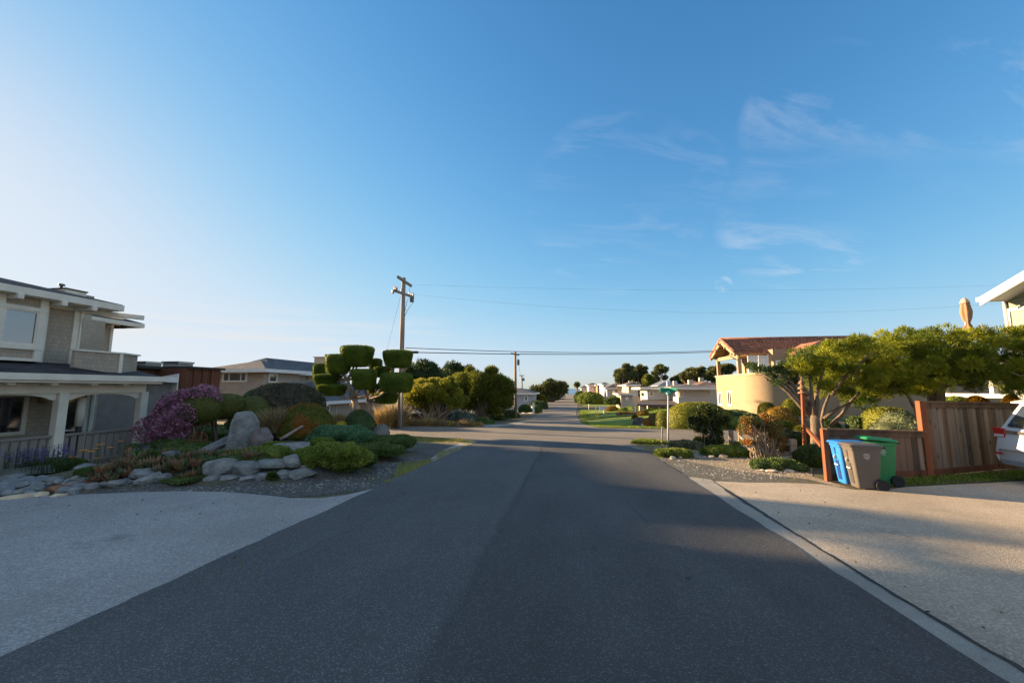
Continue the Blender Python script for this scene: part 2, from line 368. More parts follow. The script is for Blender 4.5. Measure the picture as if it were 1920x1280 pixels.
def sphere_dirs(n, rs): return unit(rs.normal(size=(n, 3)))
def sup(D, rad, e, et=None):
    """superellipsoid: exponent e>2 gives boxier, clipped shapes"""
    A = np.abs(D / 1.0)
    if et: h = (A[:, 0] ** et + A[:, 1] ** et) ** (1 / et); q = (h ** e + A[:, 2] ** e) ** (-1 / e)
    else: q = (A ** e).sum(1) ** (-1 / e)
    return D * q[:, None] * np.array(rad)
def grid_sphere(nu=28, nv=16):
    vs = []; fs = []
    for j in range(nv + 1):
        th = math.pi * (j + .0) / nv; th = min(max(th, .02), math.pi - .02)
        for i in range(nu): a = 2 * math.pi * i / nu; vs.append((math.sin(th) * math.cos(a), math.sin(th) * math.sin(a), math.cos(th)))
    for j in range(nv):
        for i in range(nu): fs.append((j * nu + i, (j + 1) * nu + i, (j + 1) * nu + (i + 1) % nu, j * nu + (i + 1) % nu))
    return np.array(vs), fs
GS = grid_sphere()
def clipped(name, c, rad, mat, parent=None, loc=None, e=2.2, n=5000, leaf=.06, amp=.06, fr=.5, seed=1, zmin=None, out=.35, taper=0, label=None, wd=.5, et=None):
    """a tightly clipped mass of foliage: leaves over a lumpy core"""
    rs = np.random.RandomState(seed); c = np.array(c)
    def shape(D):
        P = sup(D, rad, e, et)
        if taper: P[:, :2] *= (1 + taper * P[:, 2:3] / rad[2])
        k = 1 + amp * fbm(P, seed, fr)
        return P * k[:, None]
    D = sphere_dirs(n, rs)
    # weight samples by stretched area: resample towards flat sides
    P = shape(D); Nn = unit(P / (np.array(rad) ** 2))
    if zmin is not None:
        k = P[:, 2] + c[2] > zmin; P = P[k]; Nn = Nn[k]
    m = len(P); T = unit(np.cross(Nn, rs.normal(size=(m, 3)))); Dl = unit(T * (1 - out) + Nn * out * rs.uniform(.3, 1.6, (m, 1)))
    core = shape(GS[0].copy()) * .975
    if zmin is not None: core[:, 2] = np.maximum(core[:, 2], zmin - c[2] - .02)
    return leafmesh(name, P * .985 + c, Dl, leaf, leaf * wd, mat, parent, loc, (core + c, GS[1]), None, rs, label)
def shrub(label, px, ytop, wpx, Y, mat, name='clipped_shrub', cat='shrub', zb=None, ybase=None, group=None, dr=1.0, n=4500, leaf=.06, e=2.2, amp=.06, fr=.5, seed=None, out=.35, low=.5, wd=.5, taper=0, trunk=None, tmat=None):
    seed = seed or int(px * 7 + ytop) % 9999
    if name == 'ground_cover' and ybase: gg = G(px, ybase); Y = gg.y + wpx * mpp(gg.x, gg.y) / 2 * dr * .75; ybase = None
    x = onY(px, ytop + 15, Y).x; m = mpp(x, Y)
    g = gz(x, Y) if zb is None else zb
    if ybase is not None: g = onY(px, ybase, Y).z
    zt = onY(px, ytop, Y).z; h = zt - g; r = wpx * m / 2
    rz = h * (1 - low * .5) ; cz = zt - rz
    if low == 0: rz = h / 2; cz = g + rz
    if trunk:
        t = thing(name, label, cat, (x, Y, gz(x, Y)), group)
        clipped('crown', (x, Y, cz), (r, r * dr, rz), mat, t, e=e, n=n, leaf=leaf, amp=amp, fr=fr, seed=seed, zmin=g, out=out, wd=wd, taper=taper)
        b = MB(); rr = random.Random(seed)
        for k in range(trunk):
            a = rr.uniform(0, 6.28); q = r * .45
            b.tube([(x + .05 * math.cos(a), Y + .05 * math.sin(a), gz(x, Y) - .05), (x + q * .4 * math.cos(a), Y + q * .4 * math.sin(a), g * .5 + .5 * gz(x, Y)), (x + q * math.cos(a), Y + q * math.sin(a), g + .25 * h)], [.05, .035, .02], 6)
        b.build('trunk', tmat or BARK, t); return t
    o = clipped(name, (x, Y, cz), (r, r * dr, rz), mat, loc=(x, Y, g), e=e, n=n, leaf=leaf, amp=amp, fr=fr, seed=seed, zmin=g - .03, out=out, wd=wd, taper=taper)
    return tag(o, label, cat, group)
def clumps(rs, c, rad, k, inner=.45):
    D = sphere_dirs(k, rs); r = rs.uniform(inner, 1, k) ** .6
    return np.array(c) + D * r[:, None] * np.array(rad) * .82
def loose(name, C, cr, npc, mat, parent, ln=.15, wd=.05, up=.4, seed=1, flat=.6, outw=1.0, label=None, rndb=.35):
    """leaf clumps (C centres, cr radius) of outward pointing sprays, with gaps between"""
    rs = np.random.RandomState(seed); k = len(C); cr = np.broadcast_to(cr, (k,)) * rs.uniform(.7, 1.3, k)
    idx = np.repeat(np.arange(k), npc); n = len(idx)
    D = sphere_dirs(n, rs); q = rs.uniform(.25, 1.0, n) ** .5
    off = D * (q * cr[idx])[:, None]; off[:, 2] *= flat
    P = C[idx] + off
    Dl = unit(D * outw + rs.normal(size=(n, 3)) * .45 + np.array([0, 0, up]))
    rb = rs.uniform(0, 1, k)
    rnd = np.clip(rb[idx] * rndb + rs.uniform(0, 1, n) * (1 - rndb), 0, 1)
    return leafmesh(name, P, Dl, ln, wd, mat, parent, None, None, rnd, rs, label)
def limbs(mb, base, C, r0, seed=1, fork=.35, n=7, wob=.12, every=1):
    rr = random.Random(seed); base = Vector(base)
    for c in C[::every]:
        c = Vector(c); v = c - base
        m1 = base + v * fork * .6 + Vector((rr.uniform(-1, 1), rr.uniform(-1, 1), rr.uniform(0, .6))) * v.length * wob * .6
        m2 = base + v * .72 + Vector((rr.uniform(-1, 1), rr.uniform(-1, 1), rr.uniform(-.4, .6))) * v.length * wob
        mb.tube([base, m1, m2, c], [r0, r0 * .7, r0 * .38, r0 * .12], n)
def ICO(sub):
    bm = bmesh.new(); bmesh.ops.create_icosphere(bm, subdivisions=sub, radius=1); v = np.array([x.co[:] for x in bm.verts]); f = [tuple(q.index for q in p.verts) for p in bm.faces]; bm.free(); return v, f
IC3 = ICO(4); IC2 = ICO(3)
def rockmesh(rad, seed, cuts=9, fine=True, depth=None, top=None):
    """angular stone: hull of scattered points, softened edges, broken surface"""
    if not fine:
        v, f = IC2; v = v.copy(); rs = np.random.RandomState(seed)
        for _ in range(cuts):
            n = rs.normal(size=3); n /= np.linalg.norm(n); q = v @ n - rs.uniform(.6, .85); k = q > 0; v[k] -= np.outer(q[k] * .95, n)
        v = v * (1 + .03 * fbm(v, seed, .9, 3)[:, None]); return v * np.array(rad), f
    rs = np.random.RandomState(seed); bm = bmesh.new(); P = sup(sphere_dirs(cuts + 9, rs), (1, 1, 1), 3.0) * rs.uniform(.86, 1.04, (cuts + 9, 1))
    if top is not None: P = np.array(top, float)
    for p in P: bm.verts.new(tuple(p))
    r = bmesh.ops.convex_hull(bm, input=bm.verts[:]); bmesh.ops.delete(bm, geom=[g for g in r['geom_interior'] if isinstance(g, bmesh.types.BMVert)], context='VERTS')
    bmesh.ops.dissolve_limit(bm, angle_limit=R(14), verts=bm.verts[:], edges=bm.edges[:])
    bmesh.ops.bevel(bm, geom=bm.edges[:], offset=.045, segments=1, affect='EDGES', clamp_overlap=True)
    bmesh.ops.triangulate(bm, faces=bm.faces[:]); 
    for _ in range(2):
        es = [e for e in bm.edges if e.calc_length() > .22]; bmesh.ops.subdivide_edges(bm, edges=es, cuts=1, use_grid_fill=True); bmesh.ops.triangulate(bm, faces=bm.faces[:])
    bmesh.ops.subdivide_edges(bm, edges=bm.edges[:], cuts=1, use_grid_fill=True); bmesh.ops.triangulate(bm, faces=bm.faces[:])
    v = np.array([q.co[:] for q in bm.verts]); bm.verts.index_update(); f = [tuple(q.index for q in p.verts) for p in bm.faces]; bm.free()
    v -= (v.max(0) + v.min(0)) / 2; v /= (v.max(0) - v.min(0)) / 2
    v = v * (1 + .014 * fbm(v, seed, .9, 3)[:, None] + .008 * fbm(v, seed + 5, 4.0, 2)[:, None])
    return v * np.array(rad), f
def rock(label, c, rad, mat, seed=1, rz=0, tilt=(0, 0), name='rock', cat='rock', group=None, cuts=11, fine=True, depth=None, sm=False, hull=None):
    v, f = rockmesh(rad, seed, cuts, fine, depth, hull)
    Mx = Matrix.Rotation(rz, 3, 'Z') @ Matrix.Rotation(tilt[0], 3, 'X') @ Matrix.Rotation(tilt[1], 3, 'Y')
    v = v @ np.array(Mx).T
    b = MB(); b.add([tuple(p) for p in v + np.array(c)], f, sm)
    o = b.build(name, mat, loc=c); return tag(o, label, cat, group)

BARK = mk('bark', (.16, .12, .09), .9, .4, 9, .6, 40, stretch=(1, 1, .25))
PALEBARK = mk('pale_bark', (.30, .235, .17), .9, .4, 9, .6, 40, stretch=(1, 1, .3))
WHITE = mk('white_paint', (.74, .73, .70), .6, .06, 3, .05)
GLASS = glass('window_glass')
# ------------------------------------------------------------------ ground, roads, drives, water
def ground_mesh():
    def lines(lo, hi, fine0, fine1, st):
        a = list(np.arange(fine0, fine1 + 1e-6, st)); s = st; x = fine0
        while x > lo: s *= 1.25; x -= s; a.append(max(x, lo))
        s = st; x = fine1
        while x < hi: s *= 1.25; x += s; a.append(min(x, hi))
        return sorted(set(round(q, 3) for q in a))
    xs = lines(-9000, 9000, -22, 26, .5); ys = lines(-400, 420, -2, 45, .5)
    ys = sorted(set([y for y in ys if y < 236] + [50, 70, 240] + [240 + i * 20 for i in range(1, 15)]))
    vs = [(x, y, gz(x, y)) for y in ys for x in xs]; n = len(xs)
    fs = [(j * n + i, j * n + i + 1, (j + 1) * n + i + 1, (j + 1) * n + i) for j in range(len(ys) - 1) for i in range(n - 1)]
    earth = speck('garden_earth', (.085, .075, .05), (.20, .17, .12), 34, .55, .6, big=.6, bigvar=.35, bump=.6, c3=(.07, .09, .03), c3s=.9, c3t=.5)
    b = MB(); b.add(vs, fs, True); tag(b.build('ground', earth), kind='structure')
ground_mesh()
RL, RR_ = -3.60, 2.56
def edge(x, y0, y1, st=.22, amp=.02, seed=1):
    rr = random.Random(seed); o = []; y = y0; k = 0
    while y < y1: o.append((x + rr.uniform(-amp, amp) + k * .4, y)); y += st * rr.uniform(.6, 1.4); k = .7 * k + rr.uniform(-amp, amp) * .7
    return o
# asphalt with the finer old lane on the left and a coarse darker relay on the right, a seam between
def asphalt():
    m = speck('road_asphalt', (.060, .060, .061), (.25, .25, .25), 120, .74, .42, big=.22, bigvar=.20, bump=.55, dist=.006, rough=.82)
    t = m.node_tree; l = t.links; b = t.nodes['Principled BSDF']; src = b.inputs['Base Color'].links[0].from_socket
    tcn = t.nodes.new('ShaderNodeTexCoord'); s = t.nodes.new('ShaderNodeSeparateXYZ'); l.new(tcn.outputs['Object'], s.inputs[0])
    n = t.nodes.new('ShaderNodeTexNoise'); n.inputs['Scale'].default_value = .9; n.inputs['Detail'].default_value = 8; n.inputs['Roughness'].default_value = .62; l.new(tcn.outputs['Object'], n.inputs[0])
    ma = t.nodes.new('ShaderNodeMath'); ma.operation = 'MULTIPLY_ADD'; l.new(n.outputs['Fac'], ma.inputs[0]); ma.inputs[1].default_value = .35; l.new(s.outputs[0], ma.inputs[2])
    def mr(src_, a, b_, c, d):
        q = t.nodes.new('ShaderNodeMapRange'); q.inputs[1].default_value = a; q.inputs[2].default_value = b_; q.inputs[3].default_value = c; q.inputs[4].default_value = d; l.new(src_, q.inputs[0]); return q.outputs[0]
    side = mr(ma.outputs[0], -.80, -.62, 1.22, .97)            # left lane paler
    ab = t.nodes.new('ShaderNodeMath'); ab.operation = 'ABSOLUTE'
    ad = t.nodes.new('ShaderNodeMath'); ad.operation = 'ADD'; l.new(ma.outputs[0], ad.inputs[0]); ad.inputs[1].default_value = .70; l.new(ad.outputs[0], ab.inputs[0])
    seam = mr(ab.outputs[0], .0, .07, .82, 1.0)
    n4 = t.nodes.new('ShaderNodeTexNoise'); n4.inputs['Scale'].default_value = .5; n4.inputs['Detail'].default_value = 9; n4.inputs['Roughness'].default_value = .7
    mp = t.nodes.new('ShaderNodeMapping'); mp.inputs['Scale'].default_value = (1.6, .35, 1); l.new(tcn.outputs['Object'], mp.inputs[0]); l.new(mp.outputs[0], n4.inputs[0])
    wear = mr(n4.outputs['Fac'], .32, .70, .84, 1.20)
    p1 = t.nodes.new('ShaderNodeMath'); p1.operation = 'MULTIPLY'; l.new(side, p1.inputs[0]); l.new(seam, p1.inputs[1])
    p2 = t.nodes.new('ShaderNodeMath'); p2.operation = 'MULTIPLY'; l.new(p1.outputs[0], p2.inputs[0]); l.new(wear, p2.inputs[1])
    mu = t.nodes.new('ShaderNodeMix'); mu.data_type = 'RGBA'; mu.blend_type = 'MULTIPLY'; mu.inputs[0].default_value = 1; l.new(src, mu.inputs[6]); l.new(p2.outputs[0], mu.inputs[7]); l.new(mu.outputs[2], b.inputs['Base Color'])
    return m
ROADM = asphalt()
OLDROAD = speck('side_street_asphalt', (.155, .137, .115), (.29, .265, .23), 60, .6, .5, big=.25, bigvar=.22, bump=.4, rough=.9, c3=(.20, .18, .155), c3s=.4, c3t=.58)
DRIVE = speck('driveway_aggregate', (.32, .27, .21), (.60, .52, .42), 75, .45, .6, big=.45, bigvar=.24, bump=.8, dist=.008, rough=.9, c3=(.21, .19, .16), c3s=.8, c3t=.60)
DRIVEL = speck('left_driveway_aggregate', (.25, .245, .235), (.50, .49, .47), 75, .45, .6, big=.45, bigvar=.2, bump=.8, dist=.008, rough=.9, c3=(.20, .195, .185), c3s=.8, c3t=.6)
CONC = speck('gutter_concrete', (.25, .24, .215), (.38, .37, .34), 95, .5, .5, big=.8, bigvar=.2, bump=.5, rough=.9)
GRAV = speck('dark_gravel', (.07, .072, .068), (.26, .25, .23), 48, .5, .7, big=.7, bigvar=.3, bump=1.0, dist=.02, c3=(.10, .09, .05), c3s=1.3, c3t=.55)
PEA = speck('tan_gravel', (.20, .165, .115), (.48, .42, .33), 55, .4, .8, big=.8, bigvar=.28, bump=1.0, dist=.02, c3=(.12, .115, .045), c3s=1.5, c3t=.58)
MOSS = speck('verge_moss', (.14, .135, .07), (.20, .22, .06), 30, .4, .7, big=1.0, bigvar=.35, bump=.8, dist=.02, c3=(.13, .20, .03), c3s=1.6, c3t=.52)
DIRT = speck('verge_dirt', (.23, .18, .11), (.36, .30, .19), 30, .4, .6, big=.5, bigvar=.3, bump=.6, c3=(.26, .24, .06), c3s=.7, c3t=.5)
CRACK = mk('crack_sealer', (.022, .022, .024), .6, .3, 20, .4)
# side street crossing at 17..24 m, far edge a dark lip
sheet('side_street', [(-70, 17.6), (-12, 17.5), (-4.6, 17.0), (-3.6, 15.6)] + [(2.3, 15.2), (3.4, 17.3), (5.2, 18.0), (14, 18.2), (70, 18.4), (70, 24.6), (7, 24.7), (2.2, 25.0), (1.8, 26.2), (-3.4, 26.2), (-4.2, 25.0), (-12, 24.3), (-70, 23.9)], .008, OLDROAD)
left = edge(RL, -8, 15.9, .22, .018, 3) + [(-3.62, 16.2)]
right = edge(RR_, -8, 13.4, .3, .02, 5)
near = left + [(-3.2, 16.6), (-1, 16.4), (1.5, 15.9), (2.2, 15.3), (2.35, 14.6)] + right[::-1]
sheet('main_road', near, .02, ROADM)
far = [(-3.5, 25.6), (-3.35, 30), (-3.4, 40), (-3.9, 60), (-4.8, 85), (-5.1, 110), (-4.2, 150), (-3.5, 236), (5.2, 236), (4.8, 166), (3.3, 110), (1.9, 75), (1.3, 60), (1.0, 45), (1.05, 32), (1.4, 28), (2.0, 25.6)]
sheet('far_road', far, .014, OLDROAD)
# left driveway and the verge beside the road
dl = [G2(-60, 940), G2(0, 935), G2(75, 931), G2(150, 928), G2(250, 924), G2(350, 922), G2(430, 924), G2(500, 930), G2(545, 935), G2(600, 935), G2(650, 929), G2(700, 917)]
sheet('left_driveway', [(-3.58, -8), (-30, -8), (-30, 3.5), (-13, 4.6)] + dl + [(-3.58, 7.55)], .016, DRIVEL)
sheet('gravel_verge', [(-3.59, 7.4), (-3.9, 7.0), (-4.6, 6.5), (-5.6, 6.3), (-7.6, 6.4), (-9.0, 6.1), (-9.0, 7.2), (-7.6, 7.6), (-5.6, 7.9), (-5.0, 9.3), (-4.9, 11.4), (-5.6, 13.5), (-5.7, 15.4), (-3.65, 15.6)], .006, GRAV, step=.5)
moss = [(-3.6, 7.5)]
rr = random.Random(4)
for y in np.arange(8, 15.4, .35): moss.append((-3.6 - (.35 + .25 * math.sin(y * 2.1) + rr.uniform(-.1, .25)) * (.6 if y > 13 else 1), float(y)))
moss += [(-3.6, 15.5)]
sheet('moss_strip', moss, .011, MOSS)
sheet('concrete_strip', [(-3.59, 10.6), (-3.86, 11.2), (-4.1, 13), (-4.15, 15.4), (-3.6, 15.6)], .0135, CONC)
sheet('dirt_verge', [(-11.5, 17.7), (-5.4, 15.0), (-3.6, 15.4), (-3.8, 16.4), (-4.8, 17.3), (-8, 17.9)], .015, DIRT)
# right: concrete edge, crack of sealer, driveway, gravel corner
def strip(x0, x1, y0, y1, seed, a0, a1): return edge(x0, y0, y1, .35, a0, seed) + edge(x1, y0, y1, .3, a1, seed + 1)[::-1]
CXK = lambda y: 2.775 + (.23 * ((y - 4.5) / 4.8) ** 1.5 if y > 4.5 else 0)
g0 = [(2.56, -8), (2.56, 9.4), (2.72, 9.45)] + [(CXK(y), y) for y in (9.2, 8.4, 7.5, 6.5, 5.5, 4.5)] + [(2.80, -8)]
sheet('concrete_gutter', g0, .012, CONC)
rr = random.Random(9); ck = []; ck2 = []
for y in np.arange(-6, 9.05, .15):
    c = CXK(y) + .012 * math.sin(y * 1.3) + rr.uniform(-.012, .012); wv = .012 + .022 * max(0, math.sin(y * .9 + 1)) ** 2 + rr.uniform(0, .010)
    if y > 8.2: wv *= .5
    ck.append((c - wv, float(y))); ck2.append((c + wv, float(y)))
sheet('crack_seal', ck + ck2[::-1], .020, CRACK)
dr = [(2.79, -8)] + [(CXK(y), y) for y in (4.4, 5.5, 6.5, 7.5, 8.4, 9.0)] + [ G2(1345, 903), G2(1400, 906), G2(1470, 906), G2(1540, 909), G2(1600, 919), G2(1650, 920), G2(1700, 914), G2(1780, 910), G2(1860, 906), G2(1925, 902), (16, 10.6), (40, 12), (40, -8)]
sheet('right_driveway', dr, .016, DRIVE)
sheet('gravel_corner', [(2.57, 9.3), (2.3, 12), (2.1, 15.0), (3.2, 16.9), (5.2, 17.7), (14, 17.9), (9.5, 13.4), (6.5, 12), (5.4, 10), (5.4, 8.8)] + [G2(1540, 909), G2(1470, 906), G2(1400, 906), G2(1345, 903)], .006, PEA)
sheet('verge_shadow_gravel', [(2.57, 9.35), (2.35, 12), (2.15, 14.8), (2.9, 14.2), (3.3, 11.9), (4.0, 10.4), (5.1, 9.6), (5.2, 9.0)] + [G2(1470, 906), G2(1400, 906), G2(1345, 903)], .010, GRAV)  # dark sheet over the tan gravel, paints the shade along the verge
# stains in the asphalt
for i, (px, py, s_) in enumerate([(1112, 1030, .022), (1290, 1088, .028), (1645, 1222, .012)]):
    g = G(px, py); rr = random.Random(i); pts = []
    for k in range(12): a = k / 12 * 6.28; q = s_ * rr.uniform(.5, 1.2); pts.append((g.x + q * math.cos(a), g.y + q * 1.2 * math.sin(a)))
    sheet('oil_stain', pts, .024, CRACK)
# sea beyond
b = MB(); b.add([(-40000, 480, -31), (40000, 480, -31), (40000, 58000, -31), (-40000, 58000, -31)], [(0, 1, 2, 3)])
tag(b.build('sea', mk('sea_water', (.05, .11, .18), .25, .2, .01, .1, .05)), kind='structure')
# lawns on the right of the far road
LAWN = mk('lawn_green', (.10, .17, .02), .9, .35, 1.6, .6, 30, c2=(.19, .26, .03))
lawns = [[(1.75, 26.6), (1.1, 29.5), (1.1, 34.5), (9.0, 34.5), (8.2, 30), (6.0, 26.2), (5.6, 25.6), (3.0, 25.7)],
         [(1.2, 37), (1.3, 46), (10.5, 46), (9.8, 37)], [(1.5, 49), (2.0, 62), (12, 62), (11, 49)], [(3, 80), (4, 100), (14, 100), (12, 80)], [(-8, 100), (-12, 118), (-6.2, 118), (-5.3, 100)]]
LW = [sheet('lawn', p, .012, LAWN, kind='structure') for p in lawns]
def blades(name, pts_fn, n, h, wd, mat, seed, label, cat, kind='stuff', lean=.5):
    rs = np.random.RandomState(seed); P = np.array([pts_fn(rs) for _ in range(n)])
    P = np.array([(x, y, gz(x, y) + .01) for x, y in P]); D = unit(rs.normal(size=(n, 3)) * lean + np.array([0, 0, 1.]))
    o = leafmesh(name, P, D, h, wd, mat, None, (P[:, 0].mean(), P[:, 1].mean(), P[:, 2].min()), rs=rs); return tag(o, label, cat, kind=kind)
GRASS = foliage('grass_blade', (.07, .12, .015), (.22, .30, .04), .4, ps=1)
GRASSY = foliage('yellow_grass_blade', (.16, .17, .03), (.34, .30, .07), .4, ps=1.5)
def inpoly(poly):
    xs = [p[0] for p in poly]; ys = [p[1] for p in poly]
    def f(rs):
        while True:
            x, y = rs.uniform(min(xs), max(xs)), rs.uniform(min(ys), max(ys)); c = False; j = len(poly) - 1
            for i in range(len(poly)):
                if (poly[i][1] > y) != (poly[j][1] > y) and x < (poly[j][0] - poly[i][0]) * (y - poly[i][1]) / (poly[j][1] - poly[i][1]) + poly[i][0]: c = not c
                j = i
            if c: return x, y
    return f
blades('lawn_grass', inpoly(lawns[0]), 9000, .09, .03, GRASS, 1, 'short bright grass of the corner lawn', 'grass')
blades('lawn_grass', inpoly(lawns[1]), 7000, .14, .05, GRASS, 2, 'short bright grass of the second lawn', 'grass')
blades('lawn_grass', inpoly(lawns[2]), 5000, .18, .07, GRASS, 3, 'short bright grass of the far lawn', 'grass')
fs = [G2(1650, 916), G2(1700, 911), G2(1780, 907), G2(1860, 903), G2(1925, 899), (13.5, 10.6), (13.5, 12.6), (8.4, 10.55), (6.4, 9.6)]
sheet('fence_grass_strip', fs, .010, mk('strip_soil', (.09, .10, .03), .9, .4, 3, .5, 30))
blades('fence_grass', inpoly(fs), 5200, .055, .018, GRASS, 4, 'grass growing along the foot of the board fence', 'grass')
blades('verge_grass', inpoly(moss), 2600, .035, .012, GRASSY, 5, 'mossy yellow grass along the left road edge', 'grass')
blades('verge_grass', inpoly([(-11, 17.6), (-5.6, 15.3), (-3.8, 15.7), (-4.4, 16.9), (-8, 17.7)]), 5000, .05, .02, GRASSY, 6, 'dry yellow grass at the street corner', 'grass')
blades('verge_grass', inpoly([(2.7, 13.2), (2.5, 15.6), (3.6, 17), (6, 17.6), (8, 16), (5.4, 14.4)]), 3000, .05, .02, GRASSY, 7, 'thin grass on the right hand corner', 'grass')
sheet('concrete_strip', [G2(885, 800.5), G2(930, 801), G2(975, 796), G2(992, 789), G2(975, 789), G2(950, 795), G2(905, 797)], .018, CONC)
# loose pebbles on the verges
def pebbles(name, fn, n, s0, s1, mat, seed, label):
    rs = np.random.RandomState(seed); v0, f0 = ICO(2); V = []; Fc = []
    for k in range(n):
        x, y = fn(rs); s_ = rs.uniform(s0, s1); v = v0 * np.array([1, rs.uniform(.6, 1), rs.uniform(.4, .7)]) * s_ * (1 + .15 * rs.normal(size=(len(v0), 1)))
        a = rs.uniform(0, 6.28); c, s__ = math.cos(a), math.sin(a); v = v @ np.array([[c, s__, 0], [-s__, c, 0], [0, 0, 1]])
        V += [tuple(q) for q in v + np.array([x, y, gz(x, y) + s_ * .3])]; Fc += [tuple(i + k * len(v0) for i in q) for q in f0]
    b = MB(); b.v = V; b.f = Fc; b.s = [False] * len(Fc); x, y, z = V[0]
    return tag(b.build(name, mat, loc=(x, y, z)), label, 'gravel', kind='stuff')
EXTRA = 1
PEBM = mk('pebble', (.30, .28, .25), .85, .4, 6, .3)
pebbles('gravel', inpoly([(-3.8, 7.3), (-5.6, 6.5), (-8.8, 6.3), (-8.6, 7.0), (-5.6, 7.7), (-5.0, 9.3), (-4.9, 11.4), (-4.0, 11)]), 700, .008, .022, PEBM, 1, 'loose pebbles on the dark left verge')
pebbles('gravel', inpoly([(2.7, 10), (2.5, 13), (5.5, 13.5), (6.2, 11.8), (5.2, 9.6), (3.3, 9.3)]), 900, .01, .026, PEBM, 2, 'loose tan pebbles on the right verge')

pebbles('gravel', inpoly([(-3.5, 2.4), (-3.5, 12), (-3.2, 12), (-3.2, 2.4)]), 160, .004, .011, PEBM, 3, 'grit scattered along the left edge of the asphalt')
pebbles('gravel', inpoly([(2.2, 2.4), (2.2, 12), (3.0, 12), (3.0, 2.4)]), 200, .004, .012, PEBM, 4, 'grit scattered along the right gutter')

# fine open cracks: along the lane seam and a few wandering ones
def crack(x0, y0, x1, y1, w_, seed, n=60, wob=.05):
    rr = random.Random(seed); L_, R2 = [], []; dx = 0
    for k in range(n + 1):
        t = k / n; dx = dx * .85 + rr.gauss(0, wob * .35); x = x0 + (x1 - x0) * t + dx; y = y0 + (y1 - y0) * t; q = w_ * rr.uniform(.3, 1.3) * (1 - abs(2 * t - 1) ** 4)
        if abs(y1 - y0) > abs(x1 - x0): L_.append((x - q, y)); R2.append((x + q, y))
        else: L_.append((x0 + (x1 - x0) * t, y0 + (y1 - y0) * t + dx - q)); R2.append((x0 + (x1 - x0) * t, y0 + (y1 - y0) * t + dx + q))
    sheet('asphalt_crack', L_ + R2[::-1], .0235, CRACK)
crack(-.86, 6.3, -.90, 14.5, .012, 1, 90, .03); crack(1.2, 4.6, .9, 8.2, .0035, 2, 50, .06); crack(-2.9, 3.4, -2.5, 7.0, .003, 3, 50, .06); crack(1.7, 7.5, 2.5, 8.1, .004, 4, 20, .03); crack(-3.3, 9.0, -2.2, 9.5, .004, 5, 30, .03)
# dry leaves and bits of bark lying about
LIT = foliage('dry_leaf', (.06, .045, .03), (.22, .15, .08), .1)
def litter(fn, n, seed, label):
    rs = np.random.RandomState(seed); P = np.array([fn(rs) for _ in range(n)]); P = np.array([(x, y, gz(x, y) + .026) for x, y in P]); D = unit(np.concatenate([rs.normal(size=(n, 2)), rs.uniform(0, .3, (n, 1))], 1))
    tag(leafmesh('leaf_litter', P, D, .035, .018, LIT, None, tuple(P[0]), rs=rs), label, 'leaves', kind='stuff')
litter(inpoly([(2.6, 3), (2.6, 9.3), (3.4, 9.2), (5.2, 8.8), (4.0, 6), (3.3, 3)]), 55, 1, 'dry leaves scattered on the right driveway'); litter(inpoly([(-3.6, 3), (-3.6, 12), (-2.9, 12), (-2.9, 3)]), 50, 2, 'dry leaves along the left edge of the asphalt'); litter(inpoly([(-9, 5.8), (-4.6, 6.2), (-3.7, 7.2), (-3.7, 5), (-8, 4.6)]), 35, 3, 'dry leaves scattered on the left driveway')
# ------------------------------------------------------------------ building helpers
def wall_win(parent, face, P, r, frame=WHITE, fw=.07, depth=.06, mull=(), hm=(), name='window', pane='pane', pm=None, sill=False, inset=False, absr=None):
    """window traced on a wall plane: face 'E' (+X), 'W' (-X), 'S' (-Y); r = pixel rect or absr = (a0, a1, z0, z1)"""
    if absr: a0, a1, z0, z1 = absr
    else:
        f = onX if face in 'EW' else onY; i = 1 if face in 'EW' else 0; my = (r[1] + r[3]) / 2; mx_ = (r[0] + r[2]) / 2
        a0, a1 = sorted((f(r[0], my, P)[i], f(r[2], my, P)[i])); z1 = f(mx_, r[1], P).z; z0 = f(mx_, r[3], P).z
    s = {'E': 1, 'W': -1, 'S': -1}[face]
    def pt(a, z, d): return (P + s * d, a, z) if face in 'EW' else (a, P + s * d, z)
    b = MB()
    def bx(a, c, z, zz, d0=-.02, d1=depth): b.box(pt(a, z, d0), pt(c, zz, d1))
    bx(a0, a1, z1 - fw, z1); bx(a0, a1, z0, z0 + fw); bx(a0, a0 + fw, z0 + fw, z1 - fw); bx(a1 - fw, a1, z0 + fw, z1 - fw)
    for m in mull: q = a0 + (a1 - a0) * m; bx(q - fw * .3, q + fw * .3, z0 + fw, z1 - fw, d1=depth * .8)
    for m in hm: q = z0 + (z1 - z0) * m; bx(a0 + fw, a1 - fw, q - fw * .25, q + fw * .25, d1=depth * .7)
    if sill: bx(a0 - .05, a1 + .05, z0 - .05, z0, d1=depth + .05)
    o = b.build(name, frame, parent)
    g = MB(); g.box(pt(a0 + fw * .9, z0 + fw * .9, .004), pt(a1 - fw * .9, z1 - fw * .9, depth * .35)); g.build(pane, pm or GLASS, o); return o
